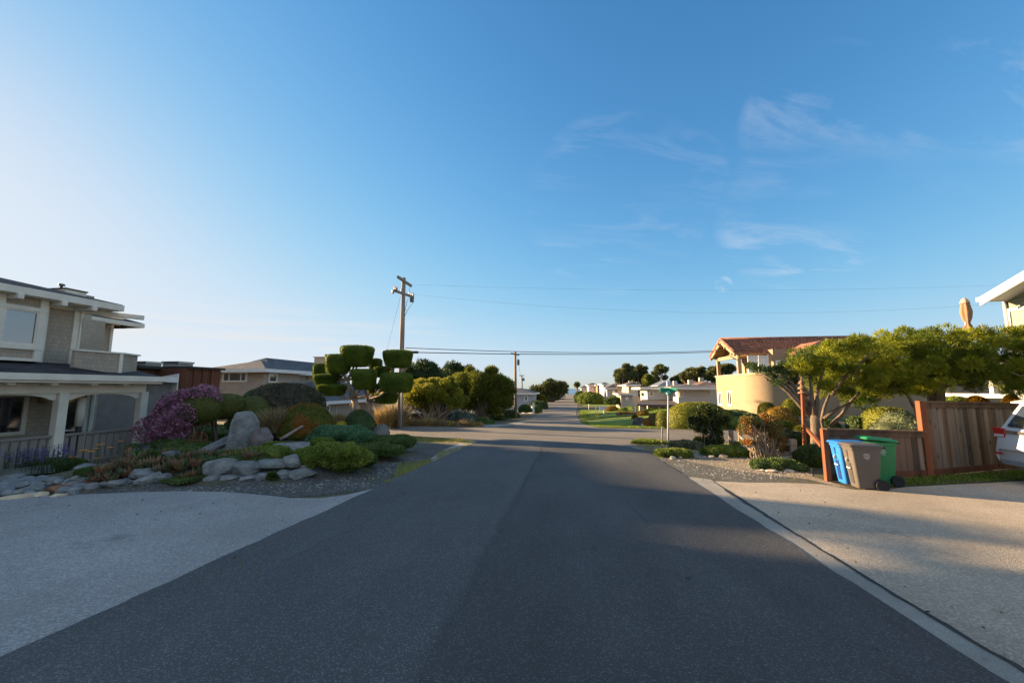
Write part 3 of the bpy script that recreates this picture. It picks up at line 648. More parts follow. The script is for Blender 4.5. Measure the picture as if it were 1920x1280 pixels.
def hip_roof(b, x0, x1, y0, y1, z, rise, oh=.4, th=.14, ridge=None, kind='hip'):
    """solid roof over a rectangle; ridge axis along the longer side unless given"""
    X0, X1, Y0, Y1 = x0 - oh, x1 + oh, y0 - oh, y1 + oh; ax = ridge or ('x' if X1 - X0 > Y1 - Y0 else 'y')
    ins = (min(X1 - X0, Y1 - Y0) / 2) if kind == 'hip' else 0
    if ax == 'x': r0 = (X0 + ins, (Y0 + Y1) / 2, z + rise); r1 = (X1 - ins, (Y0 + Y1) / 2, z + rise)
    else: r0 = ((X0 + X1) / 2, Y0 + ins, z + rise); r1 = ((X0 + X1) / 2, Y1 - ins, z + rise)
    v = [(X0, Y0, z), (X1, Y0, z), (X1, Y1, z), (X0, Y1, z), r0, r1] + [(p[0], p[1], z - th) for p in ((X0, Y0), (X1, Y0), (X1, Y1), (X0, Y1))]
    if ax == 'x': f = [(0, 1, 5, 4), (1, 2, 5), (2, 3, 4, 5), (3, 0, 4)]
    else: f = [(0, 1, 4), (1, 2, 5, 4), (2, 3, 5), (3, 0, 4, 5)]
    f += [(9, 8, 7, 6), (0, 6, 7, 1), (1, 7, 8, 2), (2, 8, 9, 3), (3, 9, 6, 0)]
    b.add(v, f); return r0, r1
def fascia(x0, x1, y0, y1, z, oh=.4, h=.2, t=.03):
    b = MB(); X0, X1, Y0, Y1 = x0 - oh, x1 + oh, y0 - oh, y1 + oh
    b.box((X0 - t, Y0 - t, z - h), (X1 + t, Y0 - .002, z + .02)); b.box((X0 - t, Y1 + .002, z - h), (X1 + t, Y1 + t, z + .02))
    b.box((X0 - t, Y0, z - h), (X0 - .002, Y1, z + .02)); b.box((X1 + .002, Y0, z - h), (X1 + t, Y1, z + .02)); return b
SHINGLE = courses('taupe_shingle_wall', (.40, .335, .26), .125, .10, 'z', .07, .5, mortar=.82, dist=.012)
DARKROOF = courses('dark_shingle_roof', (.055, .05, .055), .16, .3, 'ry', .3, .8)
TRIM = mk('cream_trim', (.72, .67, .57), .6, .08, 2.5, .08)
# ------------------------------------------------------------------ shingle house, left foreground
sh = thing('shingle_house', 'two storey taupe shingle house with cream trim and arched front porch on the left edge', 'house', (-17, 8, -.5))
ZF = -.50
b = MB()
b.box((-24, -1.0, -.7), (-16.0, 11.6, 2.3))                       # ground floor
b.box((-24, -1.0, 2.3), (-15.2, 10.42, 4.25))                     # upper floor
b.box((-17.4, 11.6, -.7), (-17.02, 12.55, 2.0)); b.box((-40, 10, -.9), (-28, 20.95, 5.62)); b.box((-33, 8, -.8), (-23.0, 16.9, 5.0)); b.box((-46, 10, -1), (-35, 25.0, 6.9)); b.box((-27, 14.9, 4.9), (-23.02, 16.3, 6.15))   # rear wing; last two boxes are unseen blocks added to cast shade
b.build('wall', SHINGLE, sh)
b = MB()                                                         # upper roof, low slope, long eave parallel to the road
def lowroof(b, xe, y0, y1, ze, xr, zr, th=.10, cut=1.2):
    v = [(xe, y0, ze), (xe, y1, ze), (xr, y1 - cut, zr), (xr, y0 + cut, zr), (2 * xr - xe, y0, ze), (2 * xr - xe, y1, ze)]
    v += [(p[0], p[1], p[2] - th) for p in (v[0], v[1], v[5], v[4])]
    b.add(v, [(0, 1, 2, 3), (3, 2, 5, 4), (1, 5, 2), (0, 3, 4), (6, 9, 8, 7), (0, 6, 7, 1), (1, 7, 8, 5), (5, 8, 9, 4), (4, 9, 6, 0)])
lowroof(b, -14.55, -1.6, 11.12, 4.40, -19.6, 5.55)
b.build('roof', DARKROOF, sh)
b = MB(); hip_roof(b, -46, -35, 10, 25.0, 7.05, 2.0, .3); b.build('roof', DARKROOF, sh)  # unseen roof over the added rear block, there to shade the road
b = MB(); lowroof(b, -27.2, 8.0, 22.1, 5.84, -35.5, 8.3, cut=3.4); b.build('roof', DARKROOF, sh)
b = MB(); b.box((-14.58, -1.6, 4.18), (-14.50, 11.14, 4.375)); b.box((-24.6, 11.06, 4.18), (-14.58, 11.14, 4.375))
b.box((-27.25, 9, 5.54), (-27.12, 22.14, 5.80)); b.box((-42, 22.0, 5.54), (-27.25, 22.14, 5.80)); b.build('fascia', TRIM, sh)
b = MB(); b.box((-24, -1.5, 4.16), (-14.6, 11.05, 4.2)); b.box((-41, 10.5, 5.58), (-27.3, 22.0, 5.63)); b.build('soffit', TRIM, sh)
for (x, y, z, dx, dy) in ((-14.75, 9.55, 4.13, .5, 0), (-14.75, 10.3, 4.13, .5, 0), (-14.75, 8.6, 4.13, .5, 0), (-15.3, 11.0, 4.11, 0, .75), (-14.75, 11.0, 4.09, .5, .75), (-27.6, 19.4, 5.45, .5, 0), (-27.8, 20.6, 5.45, .5, 0)):
    MB().bar((x - (.5 if dx else 0), y - (.5 if dy else 0), z), (x + dx * .6, y + dy, z - .02), .13, .15).build('rafter_tail', TRIM, sh, bevel=.02)
for a_, c_ in ((onX(228, 610, -27.5), onX(262, 611, -27.3)), (onX(215, 613, -28.2), onX(236, 613, -28.1))): MB().bar(a_, c_, .24, .20).build('rafter_tail', DARKROOF, sh, bevel=.02)
# trims of the upper walls
b = MB()
def vtrim(x, y, z0, z1, w=.16, t=.05): b.box((x, y - w, z0), (x + t, y, z1))
vtrim(-15.2, 10.44, 2.4, 4.2); vtrim(-15.2, 9.66, 2.4, 4.2); b.build('wall_trim', TRIM, sh); b = MB(); vtrim(-28.0, 20.4, 3.0, 5.55, .3, .08); b.build('wall_trim', TRIM, sh); b = MB(); vtrim(-28, 20.99, 3.0, 5.55, .14, .08); b.build('wall_trim', TRIM, sh); b = MB()
b.box((-15.26, 10.42, 2.4), (-15.1, 10.46, 4.2)); b.box((-15.2, -1, 4.05), (-15.17, 10.4, 4.18)); b.build('wall_trim', TRIM, sh)
# bay with windows
bay = MB(); bay.box((-15.2, 6.4, 2.40), (-14.86, 9.36, 4.16)); bay.build('bay', SHINGLE, sh)
b = MB()
for y in (9.38, 8.52, 7.5, 6.55): b.box((-14.86, y - .15, 2.4), (-14.80, y, 4.16))
for z, h in ((2.72, .13), (3.80, .11), (2.4, .08)): b.box((-14.86, 6.4, z), (-14.785, 9.4, z + h))
b.box((-15.2, 9.36, 2.4), (-14.82, 9.42, 4.16)); b.build('bay_trim', TRIM, sh)
for y0, y1 in ((8.52, 9.23), (7.5, 8.37), (6.55, 7.35)): wall_win(sh, 'E', -14.86, None, TRIM, .04, .05, absr=(y0, y1, 2.85, 3.80))
for y0, y1 in ((8.52, 9.23), (7.5, 8.37)): pass
# chimney box with vent
XQ = -23.0; cy0, cy1 = onX(124, 540, XQ).y, onX(163, 545, XQ).y; cz = onX(124, 538, XQ).z
b = MB(); b.box((XQ - 2.0, cy0, 4.5), (XQ, cy1, cz - .09)); ch = b.build('chimney', TRIM, sh)
b = MB(); b.box((XQ - 1.64, cy0 - .04, cz - .09), (XQ + .04, cy1 + .04, cz - .03)); b.build('chimney_cap', DARKROOF, ch)
MB().lathe((XQ - .35, cy0 + .05, cz - .03), [(.05, 0), (.05, .10), (.13, .12), (.10, .20), (.02, .22)], 14).build('vent_pipe', mk('vent_metal', (.12, .12, .13), .5, .2, 5, .1), ch)
# balcony parapet above the porch
b = MB(); b.prism([(-14.0, 9.62, 2.25), (-14.0, 10.84, 2.1), (-14.0, 10.84, 2.72), (-14.0, 9.62, 2.74)], (-.12, 0, 0)); b.prism([(-14.0, 10.84, 2.1), (-14.35, 11.6, 2.08), (-14.35, 11.6, 2.72), (-14.0, 10.84, 2.72)], (-.11, -.05, 0))
b.prism([(-14.35, 11.6, 2.0), (-16.9, 11.6, 2.1), (-16.9, 11.6, 2.72), (-14.35, 11.6, 2.72)], (0, -.12, 0)); bp = b.build('parapet', SHINGLE, sh)
b = MB(); b.bar((-14.05, 9.6, 2.755), (-14.05, 10.86, 2.755), .2, .05); b.bar((-14.05, 10.84, 2.757), (-14.4, 11.62, 2.757), .2, .05); b.bar((-14.4, 11.56, 2.753), (-16.9, 11.56, 2.753), .2, .05); b.box((-13.99, 10.76, 2.1), (-13.96, 10.86, 2.73)); b.build('parapet_cap', TRIM, bp)
# porch roof
b = MB(); v = [(-13.4, -1.5, 2.02), (-13.4, 11.75, 2.02), (-15.25, 11.75, 2.42), (-15.25, -1.5, 2.42), (-16.1, 12.9, 2.02), (-17, 11.8, 2.3)]
b.prism([v[0], v[1], v[2], v[3]], (0, 0, -.08)); b.prism([(-13.4, 11.75, 2.02), (-14.2, 12.4, 1.96), (-17.0, 12.4, 1.96), (-17.0, 11.75, 2.3), (-15.25, 11.75, 2.42)], (0, 0, -.08)); b.build('porch_roof', DARKROOF, sh)
b = MB(); b.box((-13.40, -1.5, 1.87), (-13.33, 11.78, 2.035)); b.box((-13.46, -1.5, 1.80), (-13.41, 11.7, 1.865)); b.bar((-13.37, 11.78, 1.945), (-14.2, 12.43, 1.89), .06, .16); b.build('gutter', TRIM, sh)
b = MB(); b.box((-16, -1, 1.84), (-13.5, 11.6, 1.88)); b.build('porch_ceiling', TRIM, sh)
for y in (7.2, 8.1, 8.95, 9.85, 10.7): MB().bar((-14.2, y, 1.79), (-13.52, y, 1.79), .16, .12).build('rafter_tail', TRIM, sh, bevel=.02)
# beam with arches
b = MB(); b.box((-14.08, -1, 1.54), (-13.92, 11.62, 1.79)); b.box((-13.92, -1, 1.52), (-13.90, 11.6, 1.55)); b.build('porch_beam', TRIM, sh)
PY = [0.4, 2.7, 5.0, 7.25, 9.42, 11.58]
for y0, y1 in zip(PY[:-1], PY[1:]):
    a0, a1 = y0 + .12, y1 - .12; pts = [(-13.97, a0, 1.535), (-13.97, a1, 1.535), (-13.97, a1, 1.33)]; n = 16
    for k in range(n + 1): t = 1 - k / n; c = abs(2 * t - 1); pts.append((-13.97, a0 + .10 + (a1 - a0 - .2) * t, 1.33 + .155 * (1 - c ** 2.6) ** .8))
    pts.append((-13.97, a0, 1.33)); MB().prism(pts, (-.07, 0, 0)).build('porch_arch', TRIM, sh)
for y in PY: MB().box((-14.09, y - .11, ZF - .2), (-13.87, y + .11, 1.54)).build('porch_post', TRIM, sh, bevel=.012)
b = MB(); b.box((-16, -1, ZF - .3), (-13.95, 11.6, ZF + .04)); b.build('porch_floor', mk('porch_boards', (.18, .15, .12), .8, .2, 3, .2), sh)
RAILM = mk('rail_grey', (.26, .235, .21), .8, .12, 4, .15, stretch=(1, 1, .3))
for i, (y0, y1) in enumerate(zip(PY[:-1], PY[1:])):
    b = MB(); b.box((-14.05, y0 + .11, .33), (-13.93, y1 - .11, .385)); b.box((-14.02, y0 + .11, ZF + .02), (-13.97, y1 - .11, ZF + .1)); rail = b.build('railing', RAILM, sh)
    y = y0 + .16
    while y < y1 - .2: MB().box((-14.01, y, ZF + .1), (-13.98, y + .13, .33)).build('baluster', RAILM, rail); y += .185
# porch wall openings
wall_win(sh, 'E', -16.0, None, TRIM, .10, .06, absr=(8.1, 9.98, .30, 1.50), name='window'); wall_win(sh, 'E', -16.0, None, TRIM, .10, .06, absr=(5.4, 7.4, .30, 1.50), mull=(.5,))
wall_win(sh, 'E', -16.0, None, TRIM, .09, .05, absr=(10.75, 11.52, ZF, 1.52), name='door', pane='door_glass', hm=(.4,))
b = MB(); b.box((-16.9, 11.62, -.5), (-16.0, 11.70, 2.0)); b.build('wall_trim', TRIM, sh)
wall_win(sh, 'E', -17.02, None, TRIM, .06, .05, absr=(11.75, 12.45, .2, 1.5))
b = MB(); b.lathe((-15.93, 10.28, 1.30), [(.02, -.1), (.07, -.08), (.08, .05), (.03, .12)], 10); b.build('wall_lantern', mk('lantern_brass', (.30, .22, .08), .4, .2, 4, .1, metal=.6), sh)
# floor lamp with cylinder shade seen in the porch
lp = thing('porch_lamp', 'tall lamp with cream cylindrical shade standing on the left porch', 'lamp', (-14.6, 10.35, ZF + .04))
MB().lathe((-14.6, 10.35, .52), [(.10, 0), (.10, .85)], 18).build('lamp_shade', TRIM, lp)
MB().lathe((-14.6, 10.35, ZF + .04), [(.12, 0), (.12, .04), (.03, .08), (.03, .62), (.07, .66), (.07, .98), (.02, 1.0)], 14).build('lamp_base', mk('lamp_dark', (.04, .045, .05), .5, .2, 4, .1), lp)
# ------------------------------------------------------------------ brown flat roofed house
br = thing('flat_roof_house', 'brown flat roofed house with two dome skylights behind the hedges', 'house', (-23, 22, gz(-23, 22)))
BROWN = courses('brown_board_wall', (.13, .055, .034), 4.0, .22, 'z', .12, .4)
zt = onX(375, 692, -19.5).z
ya, yb = onX(338, 720, -19.5).y, onX(412, 720, -19.5).y
b = MB(); b.box((-30, ya, -1.2), (-19.5, yb, zt)); b.box((-30, ya - 6, -1.2), (-21.0, ya, zt - .05)); b.build('wall', BROWN, br)
b = MB(); b.box((-30.1, ya - 6, zt - .04), (-20.7, ya + .3, zt + .1)); b.box((-30.1, ya + .3, zt + .003), (-19.35, yb + .15, zt + .12)); b.build('roof', mk('brown_roof_edge', (.045, .035, .03), .8, .3, 2, .2), br)
for q in (.28, .5, .72): MB().box((-19.5, ya + (yb - ya) * q, -1), (-19.44, ya + (yb - ya) * q + .12, zt)).build('pilaster', BROWN, br)
MB().box((-19.5, yb - 1.2, .6), (-19.42, yb - .55, 1.3)).build('wall_panel', mk('rust_panel', (.28, .10, .04), .8, .2, 3, .1), br)
wall_win(br, 'E', -21.0, None, mk('dark_frame', (.05, .04, .035), .6, .1, 3, 0), .06, .05, absr=(ya - 4, ya - .8, .7, 2.1), mull=(.5,))
for px in (289, 349):
    p = onX(px, 679, -21.0); hy = 11 * mpp(p.x, p.y) * 1.35; s_ = MB().box((p.x - 1.0, p.y - hy, zt - .1), (p.x, p.y + hy, p.z - .07)).build('skylight', mk('skylight_curb', (.30, .30, .28), .6, .2, 3, .1), br, bevel=.02)
    MB().box((p.x - 1.04, p.y - hy - .04, p.z - .07), (p.x + .04, p.y + hy + .04, p.z + .03)).build('skylight_dome', glass('skylight_glass', (.05, .055, .06), .25), s_)
# white gabled outbuilding eave between the two houses
ob = thing('garden_shed', 'small shed with white gable end and dark roof beside the shingle house', 'shed', (-20.5, 16.5, gz(-20.5, 16.5)))
za = onX(315, 712, -18.5).z; yE = onX(334, 720, -18.2).y
b = MB(); b.box((-22, 13.6, -.9), (-18.5, yE - .1, za - .05)); b.build('wall', mk('shed_wall', (.20, .19, .18), .8, .15, 3, .2), ob)
b = MB(); b.prism([(-18.2, 13.3, za + .15), (-18.2, yE - .05, za), (-22.2, yE - .05, za), (-22.2, 13.3, za + .15)], (0, 0, .12)); b.build('roof', DARKROOF, ob)
b = MB(); b.box((-18.2, 13.3, za - .12), (-18.14, yE - .05, za + .14)); b.prism([(-18.25, yE, za - .9), (-18.25, yE, za + .3), (-19.6, yE, za + .1), (-19.6, yE, za - .9)], (0, .05, 0)); b.build('gable_board', WHITE, ob)
# ------------------------------------------------------------------ taupe hip roofed house
TAUPE = mk('taupe_stucco', (.40, .34, .285), .9, .08, 2, .25, 40)
GREYROOF = courses('grey_shingle_roof', (.10, .105, .115), .25, .5, 'ry', .22, .6)
hh = thing('hip_roof_house', 'taupe stucco house with grey hip roofs and white windows left of the clipped cypress', 'house', (-28, 31, gz(-28, 31)))
XC = -24.5; y0 = 29.6; XW = onY(404, 715, y0).x; y1 = onX(560, 720, XC).y; ze = onY(450, 696, y0).z; y2 = onX(606, 720, XC - 1.5).y
b = MB(); b.box((XW, y0, -2.4), (XC, y1, ze)); b.box((XW - 1, y1, -2.4), (XC - 1.5, y2 + 3, ze + .02)); b.build('wall', TAUPE, hh)
b = MB(); hip_roof(b, XW, XC, y0, y1, ze + .18, onX(482, 675, (XW + XC) / 2).z - ze - .18, .7, ridge='y'); b.build('roof', GREYROOF, hh)
b = MB(); hip_roof(b, XW - 1, XC - 1.5, y1 - 2, y2 + 3, ze + .16, 1.3, .7, ridge='y'); b.build('roof', GREYROOF, hh)
b = fascia(XW, XC, y0, y1, ze + .16, .7, .26); b.build('fascia', WHITE, hh)
b = fascia(XW - 1, XC - 1.5, y1 - 2, y2 + 3, ze + .14, .7, .26); b.build('fascia', WHITE, hh)
wall_win(hh, 'S', y0, (418, 697, 464, 716), WHITE, .13, .08, mull=(.27, .75)); wall_win(hh, 'E', XC, (503, 699, 519, 717), WHITE, .12, .08)
wall_win(hh, 'E', XC - 1.5, (572, 704, 579, 713), TAUPE, .08, .05); wall_win(hh, 'E', XC - 1.5, (588, 705, 593, 713), TAUPE, .08, .05)
p = onX(612, 680, -30); b = MB(); b.box((-31, p.y - 1, 3), (-29.4, p.y + .9, onX(612, 671, -30).z)); cb_ = b.build('chimney', TAUPE, hh)
b = MB(); b.box((-31.1, p.y - 1.1, onX(612, 671, -30).z), (-29.3, p.y + 1.0, onX(612, 671, -30).z + .1)); b.lathe((-30.2, p.y + .1, onX(612, 671, -30).z + .1), [(.12, 0), (.12, .25), (.2, .27), (.05, .45)], 10); b.build('chimney_cap', TAUPE, cb_)
XG = -20.0; g0, g1 = onX(604, 770, XG).y, onX(722, 770, XG).y; zg = onX(660, 752, XG).z
b = MB(); b.box((XC + .01, g0, -2.4), (XG, g1, zg)); b.build('wall', TAUPE, hh)
b = MB(); hip_roof(b, -26.2, XG, g0, g1, zg + .16, 1.7, .7, ridge='y'); b.build('garage_roof', GREYROOF, hh)
b = fascia(-26.2, XG, g0, g1, zg + .14, .7, .25); b.build('fascia', WHITE, hh)
wall_win(hh, 'E', XG, (604, 757, 617, 778), WHITE, .12, .08, mull=(.5,))
MB().box((XG, onX(672, 770, XG).y, -2.2), (XG + .05, onX(697, 770, XG).y, zg - .25)).build('garage_door', mk('garage_taupe', (.27, .215, .175), .8, .05, 2, .2), hh)
MB().tube([(XG + .06, onX(630, 770, XG).y, zg), (XG + .06, onX(630, 770, XG).y, -2)], .04, 6).build('downpipe', WHITE, hh)
MB().box((XG + .01, onX(721, 770, XG).y - .1, -2.2), (XG + .08, onX(724, 770, XG).y, zg - .05)).build('corner_trim', WHITE, hh)
# ------------------------------------------------------------------ yellow stucco house with tiled roof
YEL = mk('yellow_stucco', (.29, .222, .145), .92, .07, 1.2, .35, 26, dist=.03)
yh = thing('tile_roof_house', 'yellow stucco house with red tile roof, corner balcony and rounded front corner', 'house', (18, 34, gz(18, 34)))
XL = 13.6
z_par = onX(1343, 705, XL).z; yB = onX(1343, 720, XL).y
rc = 1.9; YFR = onX(1412, 740, XL + .7).y - 1.9
zb_ = gz(16, 32) - 1.0
def rounded(b, x0, y0, x1, y1, r, z0, z1, n=40):      # rectangle with its near left corner rounded
    pts = [(x1, y0)] + [(x1, y1), (x0, y1)] + [(x0 + r - r * math.cos(a), y0 + r - r * math.sin(a)) for a in [math.pi / 2 * k / n for k in range(n + 1)]]
    b.prism([(x, y, z0) for x, y in pts], (0, 0, z1 - z0))
b = MB(); rounded(b, XL, YFR, 34, yB, rc, zb_, z_par - .12); 
XU = 15.8; YU = YFR + 1.6
b.box((XU, YU, z_par - .12), (onY(1590, 680, YU).x, yB - .3, z_par + 1.9))
b.build('wall', YEL, yh)
b = MB(); rounded(b, XL - .06, YFR - .06, 34.06, yB + .06, rc, z_par - .115, z_par + .03); b.build('balcony_wall_cap', mk('pale_yellow_trim', (.40, .31, .20), .9, .05, 2, .2), yh)
# tiled gable roof, ridge running away to the right
TILE = mk('red_clay_tile', (.27, .12, .078), .8, .4, 2.5, .2, 20)
xg0 = 13.3; rz_ = onX(1351, 637, xg0).z; ry = onX(1351, 637, xg0).y; ez = onX(1377, 660, xg0).z; ey = onX(1377, 660, xg0).y
ry2 = 2 * ry - ey
def tiled(b, ye, ze_, yr, zr, x0, x1, step=.26, rad=.10):
    p = [(x0, ye, ze_), (x1, ye, ze_), (x1, yr, zr), (x0, yr, zr)]; b.prism(p, (0, 0, -.12))
    x = x0 + step / 2; d = Vector((0, yr - ye, zr - ze_)); L_ = d.length; n_ = int(L_ / .42)
    while x < x1:
        pts = []; rs_ = []
        for k in range(n_):
            t0, t1 = k / n_, (k + 1) / n_ - .002; pts += [(x, ye + d.y * t0, ze_ + d.z * t0 + .02), (x, ye + d.y * t1, ze_ + d.z * t1 + .005)]; rs_ += [rad, rad * .86]
        b.tube(pts, rs_, 6); x += step
b = MB(); XRE = onY(1600, 640, ry).x; tiled(b, ey, ez, ry, rz_, xg0, XRE); tiled(b, ry2, ez, ry, rz_, xg0, XRE, .5)
b.tube([(xg0 - .05, ry, rz_ + .06), (XRE, ry, rz_ + .06)], .13, 8)
b.tube([(xg0, ey, ez + .05), (xg0, ry, rz_ + .05), (xg0, ry2, ez + .05)], .13, 8); b.build('roof', TILE, yh)
b = MB()
for ya_, s_ in ((ey, 1), (ry2, -1)): b.bar((xg0 + .03, ya_, ez - .20), (xg0 + .03, ry, rz_ - .22), .14, .26)
for k, q in enumerate((.12, .62)):
    for e_ in (ey, ry2): y_ = e_ + (ry - e_) * q; z_ = ez + (rz_ - ez) * q; b.bar((xg0 - .15, y_, z_ - .30), (xg0 + 1.1, y_, z_ - .30), .12, .14)
b.bar((xg0 - .3, ry, rz_ - .40), (xg0 + 1.1, ry, rz_ - .40), .14, .18)
b.box((xg0, ey + .02, ez - .16), (XRE, ey + .10, ez - .04)); b.build('roof_beams', YEL, yh)
b = MB(); b.prism([(xg0 + .1, ey, ez - .13), (xg0 + .1, ry, rz_ - .13), (XRE, ry, rz_ - .13), (XRE, ey, ez - .13)], (0, 0, -.05)); b.prism([(xg0 + .1, ry2, ez - .13), (xg0 + .1, ry, rz_ - .13), (XRE, ry, rz_ - .13), (XRE, ry2, ez - .13)], (0, 0, -.05)); b.build('soffit', mk('soffit_ochre', (.30, .20, .10), .9, .1, 2, .1), yh)
b = MB(); b.prism([(xg0 + 1.0, ey + .1, ez - .16), (xg0 + 1.0, ry2 - .1, ez - .16), (xg0 + 1.0, ry, rz_ - .16)], (.1, 0, 0)); b.box((xg0 + 1.1, ey + .1, ez - .2), (XU + .2, ry2 - .1, ez - .16)); b.build('gable_wall', MATS['soffit_ochre'], yh)
for y_ in (ey + .5, yB - .3): 
    MB().box((XL + .05, y_ - .13, z_par), (XL + .31, y_ + .13, ez - .1)).build('balcony_post', YEL, yh)
MB().box((XL + .1, ey + .3, ez - .42), (XL + .26, yB, ez - .12)).build('balcony_beam', YEL, yh)
wall_win(yh, 'W', XL, (1347.5, 735, 1354.5, 759), WHITE, .10, .03, mull=(.5,), sill=True); wall_win(yh, 'W', XL, (1364.5, 733, 1372.5, 760), WHITE, .10, .03, mull=(.5,), sill=True)
wall_win(yh, 'W', XU, None, WHITE, .10, .06, absr=(YU + .7, YU + 2.4, z_par + .1, z_par + 1.75), name='balcony_door', pane='door_glass', mull=(.5,))
p0 = onY(1402, 680, YU); p1 = onY(1440, 680, YU)
for a, c in ((p0.x, (p0.x + p1.x) / 2 - .05), ((p0.x + p1.x) / 2 + .05, p1.x)): wall_win(yh, 'S', YU, None, WHITE, .09, .06, absr=(a, c, p0.z - .75, p0.z + .55), pm=mk('white_blind', (.75, .74, .70), .7, .05, 4, .1))
p0 = onY(1455, 690, YU); p1 = onY(1485, 690, YU); wall_win(yh, 'S', YU, None, WHITE, .09, .06, absr=(p0.x, p1.x, p0.z - .5, p0.z + .6))
# second gable facing the camera
xa, xb = onY(1490, 650, YU - 1.2).x, onY(1625, 650, YU - 1.2).x; xm = onY(1547, 637, YU - 1.2).x; zm = onY(1547, 639, YU - 1.2).z; za_ = onY(1492, 662, YU - 1.2).z
b = MB()
for s_, xe in ((-1, xa), (1, 2 * xm - xa)):
    b.prism([(xe, YU - 1.4, za_), (xm, YU - 1.4, zm), (xm, ry, zm), (xe, ry, za_)], (0, 0, -.12)); b.tube([(xe, YU - 1.4, za_ + .04), (xm, YU - 1.4, zm + .04)], .12, 8)
    for q in np.arange(.06, 1, .075):
        x_ = xe + (xm - xe) * q; z_ = za_ + (zm - za_) * q; b.tube([(x_, YU - 1.35, z_ + .02), (x_, ry, z_ + .02)], .09, 6)
b.build('roof', TILE, yh)
b = MB(); b.prism([(xa + .7, YU - .6, zb_), (2 * xm - xa - .7, YU - .6, zb_), (2 * xm - xa - .7, YU - .6, za_), (xm, YU - .6, zm - .25), (xa + .7, YU - .6, za_)], (0, 1.2, 0)); b.build('gable_wall', YEL, yh)
b = MB(); b.bar((xa, YU - 1.38, za_ - .2), (xm, YU - 1.38, zm - .2), .12, .22); b.bar((2 * xm - xa, YU - 1.38, za_ - .2), (xm, YU - 1.38, zm - .2), .12, .22); b.build('bargeboard', YEL, yh)
# lower wing to the right with garage, seen below the cypress
YG = YFR + .35; xq0, xq1 = XL + 4.5, onY(1820, 770, YG).x
b = MB(); b.box((xq0, YG, zb_), (xq1 + 6, YG + 6, onY(1600, 700, YG).z)); b.build('wall', mk('shade_stucco', (.36, .285, .20), .92, .07, 1.2, .3, 26), yh)  # copy of the yellow stucco, toned separately for the shaded wing
b = MB(); b.prism([(xq0 - .5, YG - .5, onY(1600, 700, YG).z), (xq1 + 6.5, YG - .5, onY(1600, 700, YG).z), (xq1 + 6.5, YG + 3, onY(1600, 700, YG).z + 1.1), (xq0 - .5, YG + 3, onY(1600, 700, YG).z + 1.1)], (0, 0, .14)); b.build('roof', TILE, yh)
GD = courses('garage_slats', (.30, .27, .25), .28, 9, 'z', .05, .8)
MB().box((onY(1592, 770, YG).x, YG - .04, zb_), (onY(1626, 770, YG).x, YG, onY(1600, 755, YG).z)).build('garage_door', GD, yh)
wall_win(yh, 'S', YG, (1655, 745, 1685, 775), WHITE, .1, .05, mull=(.5,))
MB().tube([onY(1582, 795, YG - .8), onY(1577, 752, YG - .8)], .09, 8).build('porch_post', mk('post_tan', (.42, .30, .18), .8, .1, 3, .1), yh)
# ------------------------------------------------------------------ white house at the right edge
WTR = mk('white_trim_sunlit', (.46, .46, .45), .6, .05, 3, .05)  # copy of the white paint, darkened for trim in full sun
wh = thing('white_gable_house', 'tall pale house with white bargeboard rising behind the right hand cypress', 'house', (24, 16, gz(24, 16)))
XW = 15.0; XV = 15.9; pe = onX(1838, 556, XW); p2 = onX(1920, 507, XW); sl_ = (p2.z - pe.z) / (pe.y - p2.y); ym = pe.y - 5.2; zr = pe.z + 5.2 * sl_; pw = onX(1883, 600, XV)
PALE = courses('pale_lap_siding', (.22, .25, .20), .14, 6, 'z', .04, .5)
yn = 2 * ym - pw.y; ye = 2 * ym - pe.y
b = MB(); zc = pe.z + (pe.y - pw.y) * sl_ - .15
b.prism([(XV, pw.y, -.8), (XV, pw.y, zc), (XV, ym, zr - .15), (XV, yn, zc), (XV, yn, -.8)], (9, 0, 0)); b.build('wall', PALE, wh)
b = MB(); b.prism([(XW, pe.y, pe.z), (XW, ym, zr), (XW + 10.5, ym, zr), (XW + 10.5, pe.y, pe.z)], (0, 0, -.09)); b.prism([(XW, ye, pe.z), (XW, ym, zr), (XW + 10.5, ym, zr), (XW + 10.5, ye, pe.z)], (0, 0, -.09)); b.build('roof', mk('slate_grey_roof', (.10, .11, .12), .8, .2, 3, .3), wh)
b = MB()
for y_ in (pe.y, ye): b.prism([(XW - .05, y_, pe.z - .34), (XW - .05, y_, pe.z - .03), (XW - .05, ym, zr - .03), (XW - .05, ym, zr - .34)], (.047, 0, 0))
b.box((XW - .05, pe.y + .003, pe.z - .18), (XW + 10, pe.y + .12, pe.z - .02)); b.build('bargeboard', WTR, wh)
b = MB()
for y_ in (pe.y, ye): b.prism([(XW, y_, pe.z - .12), (XV, y_, pe.z - .12), (XV, ym, zr - .12), (XW, ym, zr - .12)], (0, 0, -.03))
b.build('soffit', WTR, wh)
wall_win(wh, 'W', XV, (1892, 572, 1965, 640), WTR, .12, .06, pm=mk('pale_blind', (.20, .25, .21), .6, .08, 3, .1)); wall_win(wh, 'W', XV, (1900, 670, 1960, 735), WTR, .12, .06, mull=(.5,))
MB().tube([(XV - .06, pw.y - .15, pe.z), (XV - .06, pw.y - .15, -.4)], .05, 8).build('downpipe', WTR, wh)
zd = onX(1862, 738, XW).z; b = MB(); b.box((XW - .4, 8, zd - .14), (XV - .003, pw.y + 1.4, zd)); dk = b.build('deck', WTR, wh)
for y_ in (pw.y + 1.2, pw.y - .6, pw.y - 2.2): MB().box((XW - .3, y_, zd), (XW - .16, y_ + .14, zd + 1.0)).build('deck_post', WTR, dk)
MB().box((XW - .32, 8, zd + 1.0), (XW - .14, pw.y + 1.4, zd + 1.06)).build('deck_rail', WTR, dk)
